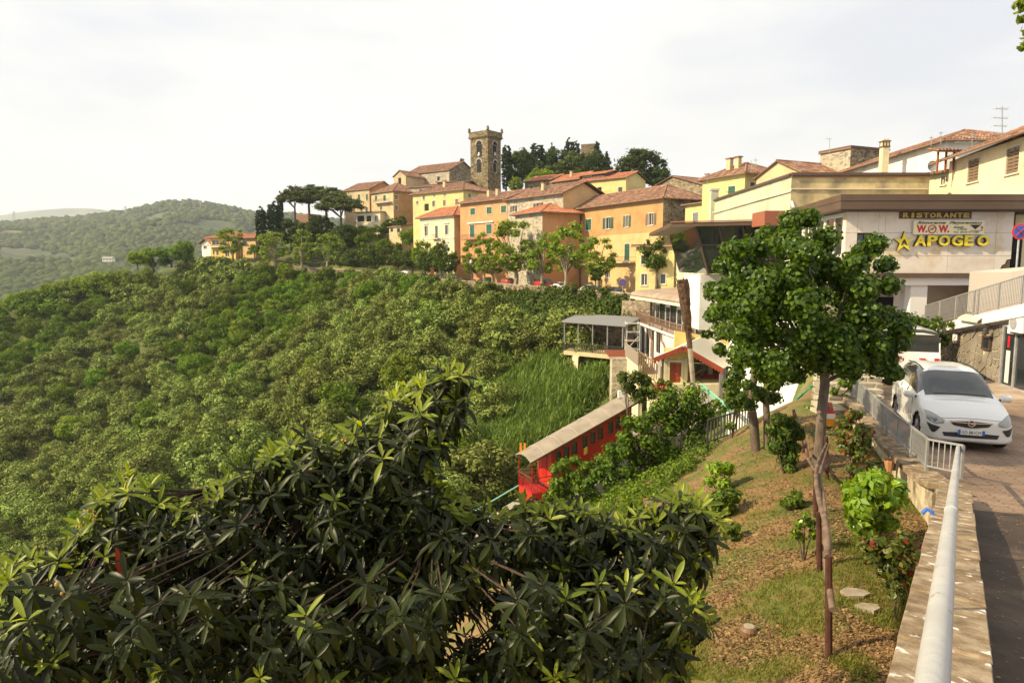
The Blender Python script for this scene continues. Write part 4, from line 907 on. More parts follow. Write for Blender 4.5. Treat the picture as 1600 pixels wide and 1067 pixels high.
for k, (px, yt, yb, Y, w) in enumerate([(791, 224, 300, 232, 13), (838, 222, 292, 250, 20), (816, 230, 290, 250, 11), (864, 223, 290, 262, 8), (890, 215, 290, 258, 11), (880, 229, 290, 262, 9), (900, 218, 285, 268, 10), (932, 217, 285, 258, 14), (947, 236, 285, 250, 13), (850, 236, 290, 255, 12)]):
    T('cypress' if k not in (7, 8) else 'fir', px, yt, yb, Y, w * 1.5, 'dark pointed conifer on the castle hill behind the bell tower', 'conifer', group='conifers on the castle hill')
for (px, yt, yb, Y, w, lb, ky) in [
    (1000, 234, 305, 232, 82, 'big rounded dark green tree right of the castle hill conifers', 'broad'),
    (1030, 262, 305, 228, 40, 'lower shoulder of dark green tree behind the gabled stone house', 'broad'),
    (898, 232, 300, 246, 72, 'spreading cedar with layered branches in the middle of the castle hill', 'cedar'),
    (812, 236, 300, 240, 56, 'loose bushy tree just right of the bell tower', 'broad'),
    (845, 262, 300, 226, 54, 'bright green tree in front of the dark castle conifers', 'light'),
    (805, 275, 306, 205, 26, 'bright young tree at the foot of the bell tower', 'light'),
    (866, 238, 300, 250, 66, 'dark bushy tree among the castle hill conifers', 'broad'),
    (925, 240, 300, 240, 66, 'dark dense tree above the balcony house', 'broad'),
    (722, 247, 262, 225, 8, 'cypress tip behind the church roof', 'cypress')]: T(ky, px, yt, yb, Y, w, lb, 'tree')
# trees along the street
for (px, yt, yb, Y, w, lb) in [
    (806, 336, 445, 121, 84, 'tall pollarded plane tree in front of the stone wing'),
    (884, 343, 447, 109, 70, 'pollarded plane tree with a pale trunk before the ochre palazzo, by the red van'),
    (847, 366, 447, 115, 52, 'low pollarded plane tree left of the red van'),
    (770, 378, 443, 129, 48, 'small sprouting plane tree in front of the orange house, by the dark parked car'),
    (737, 372, 440, 137, 42, 'thin pollarded plane tree at the corner of the orange and cream houses'),
    (757, 364, 442, 131, 36, 'plane tree with knobbly bare limbs before the orange house balcony'),
    (364, 353, 410, 203, 44, 'single pale green plane tree in front of the yellow villa'),
    (430, 358, 420, 196, 50, 'bushy plane tree just right of the villa railings'),
    (472, 360, 422, 192, 46, 'plane tree below the slender cypress'),
    (512, 360, 422, 190, 48, 'yellow green plane tree below the umbrella pines'),
    (268, 376, 414, 206, 46, 'light green tree on the crest left of the small white house'),
    (290, 372, 412, 208, 36, 'slim light green tree nearest the small white house'),
    (240, 382, 422, 205, 50, 'low spreading tree where the crest starts falling to the left')]: T('scrub' if px < 300 else 'plane', px, yt, yb, Y, w, lb, 'plane_tree')
for (px, yt, yb, Y, w, lb, ky) in [
    (934, 364, 446, 103, 62, 'darker plane tree in front of the ochre palazzo balcony', 'plane'),
    (930, 416, 449, 101, 26, 'clipped round bush tree by the palazzo doorway', 'round'),
    (1026, 362, 446, 89, 52, 'clipped tree with a thick trunk before the small yellow house', 'round'),
    (553, 384, 428, 186, 34, 'clipped round tree, leftmost on the street below the umbrella pines', 'round'),
    (573, 376, 428, 184, 42, 'clipped round tree second from left on the street', 'round'),
    (592, 380, 428, 182, 42, 'clipped round tree in front of the brown terrace wall', 'round'),
    (622, 386, 428, 167, 40, 'clipped round tree left of the stair corner', 'round'),
    (644, 384, 432, 159, 48, 'broad clipped tree before the cream villa', 'round'),
    (676, 388, 440, 148, 46, 'drooping clipped tree beside the dark red post', 'round'),
    (702, 386, 440, 143, 46, 'drooping clipped tree in front of the cream villa, right of the post', 'round'),
    (664, 374, 430, 153, 44, 'bright green tree top before the cream villa', 'light'),
    (626, 334, 364, 188, 22, 'small round tree beside the tiny cottage', 'round'),
    (610, 340, 360, 192, 30, 'bushy tree below the beige corner house', 'round'),
    (640, 348, 388, 184, 34, 'shrubby tree on the terrace left of the cream villa', 'scrub'),
    (690, 370, 430, 146, 30, 'dark tree top against the cream villa', 'round'),
    (590, 344, 378, 196, 40, 'dark bush beneath the beige corner house', 'scrub'),
    (560, 346, 380, 198, 40, 'dark bush right of the umbrella pine trunks', 'scrub'),
    (500, 338, 388, 204, 50, 'dark scrub tree behind the umbrella pine trunks', 'broad'),
    (455, 345, 392, 202, 50, 'dark scrub tree below the slender cypress', 'broad'),
    (480, 352, 398, 200, 60, 'dark evergreen scrub under the umbrella pines', 'broad'),
    (540, 352, 400, 196, 60, 'olive green scrub right below the umbrella pines', 'broad'),
    (575, 358, 398, 190, 44, 'leafy bush on the terrace under the beige houses', 'scrub'),
    (610, 366, 402, 186, 46, 'leafy bush below the terrace wall', 'scrub'),
    (536, 376, 424, 190, 36, 'grey green olive on the street bank', 'olive'),
    (398, 380, 402, 200, 26, 'climbing greenery beside the orange wing of the villa', 'scrub'),
    (215, 392, 420, 188, 34, 'green tree on the falling crest, second from its top', 'light')]: T(ky, px, yt, yb, Y, w, lb, 'tree')
# young trees following the crest to the left edge
crest = [(228, 384, 0, 40), (200, 402, 0, 44), (176, 412, 0, 40), (150, 425, 0, 44), (128, 436, 0, 36), (105, 440, 0, 44), (80, 450, 0, 40), (52, 455, 0, 44), (28, 462, 0, 40), (5, 472, 0, 40)]
for (px, yt, Y, w) in crest:
    g = G(px, yt + 40); Yg = 203.0; x = (px - 800) / F * Yg; zb_ = tz(x, Yg); zt_ = max(P(px, yt, Yg).z, zb_ + 4)
    plant('light', x, Yg, zb_ - 1, min(zt_ - zb_ + 1, 8) / 7.0, 'young green tree on the crest of the olive hill, falling away to the left', name='crest_tree', group='green trees along the left crest', sxy=w / F * Yg / 8.0)
# ------------------------------------------------------------------ road, parking, wall
def s_of(x, y): return x * 0.556 + y * 0.831
def road_z(x, y):
    s = s_of(x, y); return float(np.interp(s, [-12, 0, 4, 8, 12, 15, 18, 24, 34, 60], [0.3, -1.5, -2.2, -2.93, -3.55, -3.86, -4.02, -4.14, -4.18, -4.2]))
WD = Vector((0.556, 0.831, 0)); WN = Vector((-0.831, 0.556, 0))     # along the first wall, and to its left
BEND = Vector((6.75, 10.2, 0)); W2E = Vector((10.2, 20.2, 0)); W2D = (W2E - BEND).normalized(); W2N = Vector((-W2D.y, W2D.x, 0))
def wall_left_x(y):   # x of the wall's road side
    return y * 0.715 if y < 10.3 else 7.2 + (y - 10.3) * (10.55 - 7.2) / 9.9 if y < 20.2 else 10.55 + (y - 20.2) * 0.36
M_road = None
def road():
    m, n, l, b = newmat('road_setts')
    t = n.new('ShaderNodeTexCoord'); mp = n.new('ShaderNodeMapping'); mp.inputs['Rotation'].default_value = (0, 0, radians(20)); l.new(t.outputs['Object'], mp.inputs[0])
    br = n.new('ShaderNodeTexBrick'); br.inputs['Scale'].default_value = 1.0; br.inputs['Brick Width'].default_value = 0.6; br.inputs['Row Height'].default_value = 0.11; br.inputs['Mortar Size'].default_value = 0.014
    br.inputs['Color1'].default_value = (0.27, 0.185, 0.125, 1); br.inputs['Color2'].default_value = (0.34, 0.24, 0.165, 1); br.inputs['Mortar'].default_value = (0.12, 0.09, 0.06, 1)
    l.new(mp.outputs[0], br.inputs[0])
    z = n.new('ShaderNodeTexNoise'); z.inputs['Scale'].default_value = 0.55; z.inputs['Detail'].default_value = 10; l.new(t.outputs['Object'], z.inputs[0])
    r = ramp(n, [(0.35, (0.55, 0.5, 0.45)), (0.65, (1.1, 1.05, 1.0))]); l.new(z.outputs[0], r.inputs[0])
    mx = n.new('ShaderNodeMix'); mx.data_type = 'RGBA'; mx.blend_type = 'MULTIPLY'; mx.inputs[0].default_value = 1; l.new(br.outputs[0], mx.inputs[6]); l.new(r.outputs[0], mx.inputs[7])
    l.new(mx.outputs[2], b.inputs['Base Color']); b.inputs['Roughness'].default_value = 0.8
    bp = n.new('ShaderNodeBump'); bp.inputs['Distance'].default_value = 0.012; l.new(br.outputs['Fac'], bp.inputs['Height']); bp.invert = True; l.new(bp.outputs[0], b.inputs['Normal'])
    asp = noisy('shaded_asphalt', [(0.3, (0.03, 0.021, 0.015)), (0.55, (0.065, 0.046, 0.033)), (0.75, (0.14, 0.10, 0.07))], 1.4, 0.85, bump=0.008, bscale=60, second=((0.2, 0.16, 0.12), 9.0, 0.68, 0.75))  # near stretch of asphalt, darkened in colour for the shade lying on it
    rows, mi = [], []
    ys = np.concatenate([np.linspace(-9, 9, 30), np.linspace(9.5, 34, 40), [44, 60]])
    mb = MB()
    for k in range(len(ys) - 1):
        for j in range(14):
            def pt(y, q): 
                x0 = wall_left_x(y) - 0.25; x1 = x0 + 26; x = x0 + (x1 - x0) * q; return V3(x, y, road_z(x, y))
            q0, q1 = (j / 14) ** 1.5, ((j + 1) / 14) ** 1.5
            mb.poly([pt(ys[k], q0), pt(ys[k], q1), pt(ys[k + 1], q1), pt(ys[k + 1], q0)], 1 if ys[k] < 9.4 else 0)
    return tag(mb.build('road', [m, asp], smooth=True), kind='structure')
road()
# blown leaves and grit on the road
pts_ = []
for k in range(1500):
    y = random.uniform(2.5, 13); x = wall_left_x(y) + 0.1 + abs(random.gauss(0, 1.5)); pts_.append((x, y, road_z(x, y) + 0.012))
V, Q = leaf_quads(np.array(pts_), np.tile([[0, 0, 1.0]], (len(pts_), 1)), 0.017, 1.5, 0.15)
tag(link('leaf_litter', np_mesh('leaf_litter', V, Q, [M_straw])), label='dry leaves scattered on the road beside the wall', cat='leaf litter', kind='stuff')

M_coping = noisy('coping_stone', [(0.3, (0.10, 0.065, 0.035)), (0.48, (0.22, 0.155, 0.09)), (0.64, (0.35, 0.27, 0.18))], 5.5, 0.9, bump=0.012, bscale=45, second=((0.62, 0.58, 0.5), 7.5, 0.60, 0.66))
M_wallr = noisy('wall_render', [(0.3, (0.28, 0.22, 0.14)), (0.5, (0.52, 0.44, 0.3)), (0.7, (0.66, 0.57, 0.42))], 1.6, 0.9, bump=0.02, bscale=14, stretch=(1, 1, 0.35), second=((0.12, 0.09, 0.06), 1.5, 0.5, 0.66))
def top1(s): return -1.26 - 0.172 * s
def garden_wall():
    o = V3(1.1, 1.6, -2.2); t = thing('garden_wall', 'low rendered wall with stone coping between the garden and the road', 'wall', o)
    hw = 0.16
    def top_at(p): 
        s = p.x * WD.x + p.y * WD.y
        return top1(s) if s < 12 else float(np.interp(s, [12, 13.5, 16, 20, 24], [top1(12), -3.6, -3.78, -3.88, -3.92]))
    mb = MB(o); mc = []
    def run(a, b, nrm, w, n):
        for i in range(n):
            p, q = a.lerp(b, i / n), a.lerp(b, (i + 1) / n); zp, zq = top_at(p) - 0.09, top_at(q) - 0.09; zb = -4.9
            k = nrm * w * 0.86
            mb.hexa([V3(*(p - k).xy, zb), V3(*(q - k).xy, zb), V3(*(q + k).xy, zb), V3(*(p + k).xy, zb), V3(*(p - k).xy, zp), V3(*(q - k).xy, zq), V3(*(q + k).xy, zq), V3(*(p + k).xy, zp)])
    A0 = WD * -1.5; A1 = WD * 12.25
    run(A0, A1, WN, hw, 12); run(BEND, W2E, W2N, hw, 8)
    mb.build('wall_body', M_wallr, t)
    def stones(a, b, nrm, w0, w1, step):
        L = (b - a).length; s = 0
        while s < L - 0.05:
            e = min(L, s + step * random.uniform(0.8, 1.2)); p, q = a.lerp(b, (s + .008) / L), a.lerp(b, (e - .008) / L); dz = random.uniform(-.006, .006); j = random.uniform(-.008, .008)
            m = MB(o); kk0 = nrm * (w0 + (w1 - w0) * s / L + j); kk1 = nrm * (w0 + (w1 - w0) * e / L + j)
            P_ = [p - kk0, q - kk1, q + kk1, p + kk0]; zz = [top_at(p), top_at(q), top_at(q), top_at(p)]
            lo = [V3(r.x, r.y, z - 0.1 + dz) for r, z in zip(P_, zz)]; hi = [V3(r.x, r.y, z - .012 + dz) for r, z in zip(P_, zz)]
            c_ = sum(P_, Vector()) / 4; hi2 = [V3(*(r.lerp(c_, .03)).xy, z + dz) for r, z in zip(P_, zz)]
            m.grid([lo, hi, hi2], 0, close=True); m.poly(hi2); m.build('coping_stone', M_coping, t); s = e
    stones(A0, A1, WN, 0.205, 0.205, 0.95); stones(BEND + W2D * 0.25, W2E, W2N, 0.24, 0.24, 1.05)
    return top_at
wtop = garden_wall()
M_pipe = noisy('painted_pipe', [(0.3, (0.36, 0.355, 0.34)), (0.7, (0.48, 0.475, 0.46))], 3.0, 0.4, bump=0.004, bscale=30, spec=0.4, second=((0.28, 0.18, 0.11), 11, 0.63, 0.67))
def pipe_rail():
    a = P(1452, 1110, 1.15); b = P(1497, 699, 11.35); t = thing('handrail', 'thick grey painted pipe handrail running over the wall coping towards the car', 'handrail', a)
    mb = MB(a); n = 12; mb.tube([a.lerp(b, k / n) for k in range(-2, n + 1)], 0.031, 20); mb.build('rail', M_pipe, t, smooth=True)
    for s in (0.3, 3.0, 5.7, 8.4):
        p = a + (b - a).normalized() * s * 1.15; f_ = V3(p.x, p.y, wtop(p)); m = MB(a); m.tube([f_, p - V3(0, 0, 0.02)], 0.02, 10); m.build('support', M_pipe, t, smooth=True)
    for s in (3.1, 6.4):
        p = a + (b - a).normalized() * s; d_ = (b - a).normalized() * 0.02; m = MB(a); m.tube([p - d_, p + d_], 0.034, 20); m.build('joint_collar', M_pipe, t, smooth=True)
pipe_rail()
M_rail = noisy('railing_paint', [(0.3, (0.25, 0.25, 0.25)), (0.7, (0.38, 0.38, 0.37))], 5, 0.45, metal=0.3, second=((0.35, 0.22, 0.12), 12, 0.68, 0.72))
BALUSTER = None
def railing(name, label, pts, h, step, mat, th=0.012, cat='railing', bot=0.1, posts=True, tw=0.04):
    """pts = foot points; every baluster is its own part sharing one mesh"""
    o = Vector(pts[0]); t = thing(name, label, cat, o); first = None
    mbar = MB(); mbar.box((0, 0, 0.5), (th * 1.6, th, 1.0)); bo = mbar.build('baluster_proto', mat); bm = bo.data; bm.name = name + '_baluster'; bpy.data.objects.remove(bo)
    for a, b in zip(pts[:-1], pts[1:]):
        a, b = Vector(a), Vector(b); L = (b - a).length; up = V3(0, 0, 1)
        m = MB(o); m.bar(a + up * h, b + up * h, tw, tw * 0.8); m.build('top_rail', mat, t)
        m = MB(o); m.bar(a + up * bot, b + up * bot, tw * 0.7, tw * 0.6); m.build('bottom_rail', mat, t)
        n = max(2, int(L / step))
        for k in range(n + 1):
            p = a.lerp(b, k / n)
            if k == 0 and (a - Vector(pts[0])).length > .01: continue
            if posts and (k == 0 or k == n or (k % 14 == 0)):
                m = MB(o); m.box(p + up * h / 2, (tw, tw, h)); m.build('post', mat, t)
            else:
                r = link('baluster', bm, t); r.location = p - o + up * bot; r.scale = (1, 1, h - bot); r.rotation_euler[2] = math.atan2((b - a).y, (b - a).x)
    return t
p_end = P(1497, 744, 9.7); c1 = PH(1452, 739, wtop(Vector((6.9, 10.7, 0)))); far = V3(10.55, 20.6, wtop(W2E))
e1 = V3(p_end.x, 9.9, wtop(Vector((p_end.x, 9.9, 0)))); 
pr = [V3(7.05, 10.25, 0), BEND + W2D * 1.0 - W2N * 0.1, W2E - W2N * 0.1]
pr = [V3(7.68, 11.35, 0), V3(7.38, 11.85, 0), V3(10.38, 20.6, 0)]
for q in pr: q.z = wtop(q)
mid = pr[1].lerp(pr[2], 0.45); mid.z = wtop(mid)
railing('parking_railing', 'galvanised railing of thin flat bars along the parking place, bent at its near end', [pr[0], pr[1], mid, pr[2]], 0.58, 0.085, M_rail, th=0.01)
# lamps fixed to the wall's garden side, blue hose ends
M_copper = flat('terracotta_lamp', (0.42, 0.2, 0.09), 0.6)
for (px, py, lb) in ((1366, 677, 'small terracotta wall lamp, the farther one, on the garden wall'), (1398, 729, 'small terracotta wall lamp, the nearer one, on the garden wall')):
    a_ = ray(px, py); q0 = BEND + W2N * 0.2; tt = q0.dot(W2N) / Vector((a_.x, a_.y, 0)).dot(W2N); p = a_ * tt
    t = thing('wall_lamp', lb, 'lamp', p); m = MB(p); rows = []
    for z, r in ((0.13, 0.10), (0.10, 0.10), (-0.05, 0.07), (-0.12, 0.06)): rows.append([p + W2N * 0.1 + V3(r * cos(a), r * sin(a), z) for a in np.linspace(0, 2 * pi, 9)[:-1]])
    m.grid(rows, close=True); m.poly(rows[-1]); m.build('shade', M_copper, t); m = MB(p); m.box(p + W2N * 0.02, (0.06, 0.06, 0.14)); m.build('bracket', M_iron, t)
M_blue = flat('blue_plastic', (0.03, 0.13, 0.5), 0.4)
for (px, py, lb) in ((1389, 742, 'blue plastic hose end on the garden wall by the lamp'), (1456, 803, 'blue plastic hose end hanging at the bend of the garden wall')):
    a_ = ray(px, py); q0, nn_ = (BEND + W2N * 0.2, W2N) if px < 1400 else (WN * 0.2, WN); tt = q0.dot(nn_) / Vector((a_.x, a_.y, 0)).dot(nn_); p = a_ * tt + nn_ * 0.05
    m = MB(p); m.tube([p + V3(-.05, 0, 0.0), p + V3(0, 0, .05), p + V3(.05, -.02, .02), p + V3(.06, -.02, -.08)], 0.022, 8); tag(m.build('hose_end', M_blue, smooth=True), lb, 'hose')

# ------------------------------------------------------------------ the restaurant
M_fascia = noisy('brown_sheet_fascia', [(0.3, (0.09, 0.055, 0.035)), (0.7, (0.13, 0.085, 0.055))], 0.7, 0.45, metal=0.15, bump=0.004, bscale=2)
M_rust = flat('rust_red_box', (0.28, 0.09, 0.045), 0.6)
M_panelw = noisy('facade_panels', [(0.3, (0.5, 0.42, 0.33)), (0.5, (0.68, 0.61, 0.52)), (0.7, (0.74, 0.68, 0.6))], 0.5, 0.85, bump=0.008, bscale=5, second=((0.55, 0.42, 0.2), 0.55, 0.56, 0.68))
M_porch = plaster('porch_plaster', (0.6, 0.52, 0.42), (0.42, 0.35, 0.27), 0.4)
M_pcol = flat('white_column_paint', (0.74, 0.71, 0.66), 0.7)
Zv = V3(0, 0, 1)
def restaurant():
    Yf = 30.0; A = P(1320, 378, Yf); B = P(1581, 378, Yf); o = V3(A.x, Yf, -4.2)
    t = thing('restaurant', 'white panelled restaurant with flat brown roof and yellow letters on its front', 'restaurant', o)
    fc = Face(A, B); zt = P(1400, 330, Yf).z; zb = P(1400, 427, Yf).z
    cols = [0, fc.L * 0.165, fc.L * 0.29, fc.L * 0.62, fc.L * 0.81, fc.L]; zj = P(1400, 400, Yf).z
    win = fc.rect((1338, 364, 1371, 400)); win[2] = zj + 0.0
    # panels of the front, joints recessed
    x0 = win[0]; x1 = win[1]
    xs = [0, x0, x1, fc.L * 0.235, fc.L * 0.62, fc.L * 0.9, fc.L]; xs = sorted(xs)
    for i in range(len(xs) - 1):
        for (za, zc) in ((zb, zj), (zj, win[3]), (win[3], zt)):
            if zc - za < 0.05: continue
            ca = (xs[i] + xs[i + 1]) / 2
            if x0 < ca < x1 and za >= zj - 0.01 and zc <= win[3] + 0.01: continue
            m = MB(o); g = 0.006; pts2 = [(xs[i] + g, za + g), (xs[i + 1] - g, za + g), (xs[i + 1] - g, zc - g), (xs[i] + g, zc - g)]
            if i == len(xs) - 2 and za == zb:      # broken corner
                W = xs[i + 1] - xs[i]; pts2 = [(xs[i] + g, za + g), (xs[i] + 0.18 * W, za + g), (xs[i] + .22 * W, za + .12), (xs[i] + 0.4 * W, za + .2), (xs[i] + .5 * W, za + .36), (xs[i] + .66 * W, za + 0.4), (xs[i] + .74 * W, za + .58), (xs[i + 1] - g, za + .62), (xs[i + 1] - g, zc - g), (xs[i] + g, zc - g)]
            m.prism([fc.pt(a, z, 0.0) for a, z in pts2], fc.n * 0.03); m.build('facade_panel', M_panelw, t)
    mb = MB(o); bk = V3(0, 1, 0) * 0.05
    body = Face(A + V3(0, 0.02, 0), B + V3(0, 0.02, 0)); wall(mb, body, zb, zt, [win], rev=0.4)
    C_, D_ = B + V3(0.9, 12, 0), A + V3(1.0, 9.0, 0)
    mb.build('backing_wall', flat('backing_render', (0.34, 0.29, 0.23), 0.9), t)
    window(t, o, fc, win, 'G', rev=0.3, trim=False, frm=M_bframe)
    # side wall towards the garden: window band
    sd = Face(D_, A); zs0 = zb
    bandops = [[0.4, 2.9, zb + 0.75, zt - 0.15], [3.1, 3.9, zb + .75, zt - .15], [4.1, 6.2, zb + 0.75, zt - 0.15], [6.4, 8.7, zb + .75, zt - .15]]
    mb = MB(o); good = wall(mb, sd, zb, zt, bandops, rev=0.15); mb.build('side_wall', M_panelw, t)
    for o_ in good: window(t, o, sd, o_, 'G', rev=0.12, trim=False)
    mb = MB(o); mb.poly([B + V3(0, 0, zb - A.z), C_ + V3(0, 0, zb), C_ + V3(0, 0, zt), B]); 
    # roof slab with two-step fascia
    rz0, rz1 = zt, P(1400, 304, 29.4).z; F0, F1 = P(1314, 318, 29.3), P(1660, 318, 29.3); K0 = P(1229, 335, 38); 
    fp = [V3(F0.x, F0.y, 0), V3(F1.x, F1.y, 0), V3(F1.x + 2, 42, 0), V3(K0.x, 38, 0)]
    m = MB(o); m.prism([V3(p.x, p.y, rz0 + 0.02) for p in fp], Zv * (rz1 - rz0 - 0.3)); m.build('roof', M_fascia, t)
    m = MB(o); cc = sum(fp, Vector()) / 4; m.prism([V3(*(cc + (p - cc) * 1.004).xy, rz1 - 0.27) for p in fp], Zv * 0.27); m.build('roof_edge', M_fascia, t)
    m = MB(o); m.prism([V3(*(cc + (p - cc) * 0.995).xy, rz0 - 0.04) for p in fp], Zv * 0.05); m.build('soffit', flat('dark_soffit', (0.06, 0.04, 0.03), 0.8), t)
    # porch beam, columns, recess
    z1 = P(1400, 434, Yf).z; z2 = P(1400, 446, Yf - 0.3).z; bx0 = P(1345, 440, Yf).x; bx1 = P(1566, 440, Yf).x
    m = MB(o); m.box(((bx0 + bx1) / 2 + 1, Yf + 1.0, (zb + z1) / 2), (bx1 - bx0 + 2.4, 2.6, zb - z1 - 0.01)); m.build('drip_edge', M_fascia, t)
    m = MB(o); m.box(((bx0 + bx1) / 2 + 1, Yf + 0.2, (z1 + z2) / 2), (bx1 - bx0 + 2.2, 0.6, z1 - z2)); m.build('porch_beam', M_pcol, t)
    for px0, px1 in ((1422, 1448), (1342, 1352)):
        a_, b_ = P(px0, 480, Yf), P(px1, 480, Yf); m = MB(o); m.box(((a_.x + b_.x) / 2, Yf + 0.25, (z2 - 4.2) / 2), (b_.x - a_.x, 0.45, z2 + 4.2)); m.build('column', M_pcol, t)
    m = MB(o); yb = Yf + 4.5; m.box(((bx0 + bx1) / 2 + 2.5, yb, -2.2), (bx1 - bx0 + 6, 0.2, 4.3)); m.build('porch_back_wall', M_porch, t)
    m = MB(o); q0 = P(1362, 500, Yf + 4.3); q1 = P(1397, 500, Yf + 4.3); m.box(((q0.x + q1.x) / 2, yb - 0.12, -2.9), (q1.x - q0.x, 0.08, 2.7)); m.build('doorway', M_black, t)
    m = MB(o); q0 = P(1398, 500, Yf + 2.5); m.box((q0.x + 0.3, Yf + 2.5, -2.2), (0.55, 0.5, 4.2)); m.build('column', M_pcol, t)
    m = MB(o); m.box(((bx0 + bx1) / 2 + 2.5, Yf + 3.2, z2 + 0.12), (bx1 - bx0 + 6, 3.2, 0.16)); m.build('porch_ceiling', M_porch, t)
    m = MB(o); m.box(fc.pt(fc.L * .94, zb + .5, -.006), (fc.L * .11, .03, .8)); m.build('bare_corner', flat('bare_masonry', (.12, .08, .05), .95), t)
    # upper rear block right of the broken corner
    a_ = P(1585, 400, Yf + 1.5); m = MB(o); m.box((a_.x + 2.5, Yf + 2.6, (zt + zb) / 2 - 1.0), (5, 2, zt - zb + 2)); m.build('side_block', M_cream, t)
    a_ = P(1587, 415, Yf + 1.4); m = MB(o); m.box((a_.x + 0.05, Yf + 1.52, zb + 0.95), (0.45, 0.1, 1.9)); m.build('side_door', M_black, t)
    return fc, o, t, zt, zb
RF, RO, RT, RZT, RZB = restaurant()
def text_mesh(s, size, extrude=0.02, shear=0.0, bold=0.0, sx=1.0, align='LEFT', space=1.0):
    c = bpy.data.curves.new('txt', 'FONT'); c.body = s; c.size = size; c.extrude = extrude; c.shear = shear; c.offset = bold; c.align_x = align; c.space_character = space; c.resolution_u = 3
    ob = bpy.data.objects.new('txt', c); COL.objects.link(ob); bpy.context.view_layer.update()
    me = bpy.data.meshes.new_from_object(ob.evaluated_get(bpy.context.evaluated_depsgraph_get())); bpy.data.objects.remove(ob); bpy.data.curves.remove(c)
    me.materials.clear(); return me
def put_text(name, s, fc, org, parent, a, z, w, h, mat, out=0.06, extrude=0.02, shear=0.0, bold=0.0):
    """text stretched to w x h with its lower left corner at (a, z) of the wall plane"""
    me = text_mesh(s, 1.0, extrude, shear, bold); v = np.empty(len(me.vertices) * 3, np.float32); me.vertices.foreach_get('co', v); v = v.reshape(-1, 3)
    mn, mx = v.min(0), v.max(0); v2 = np.zeros_like(v); u = fc.u; n = fc.n; base = fc.pt(a, z, out) - Vector(org)
    ax = (v[:, 0] - mn[0]) / (mx[0] - mn[0]) * w; az = (v[:, 1] - mn[1]) / (mx[1] - mn[1]) * h; dd = v[:, 2] 
    W = np.array(base)[None] + ax[:, None] * np.array(u)[None] + az[:, None] * np.array([[0, 0, 1.0]]) + dd[:, None] * np.array(n)[None]
    me.vertices.foreach_set('co', W.astype(np.float32).ravel()); me.materials.append(mat); me.update()
    o = bpy.data.objects.new(name, me); COL.objects.link(o); kid(parent, o); return o
M_yletter = flat('yellow_letter', (0.72, 0.58, 0.02), 0.4); M_yside = flat('letter_side', (0.1, 0.05, 0.02), 0.6)
M_gold2 = flat('dull_gold_letter', (0.5, 0.38, 0.1), 0.5); M_redl = flat('red_print', (0.5, 0.01, 0.015), 0.5); M_blkl = flat('black_print', (0.015, 0.012, 0.012), 0.6); M_board = flat('cream_board', (0.72, 0.66, 0.42), 0.5)  # RISTORANTE letters are a duller gold than the yellow ones below
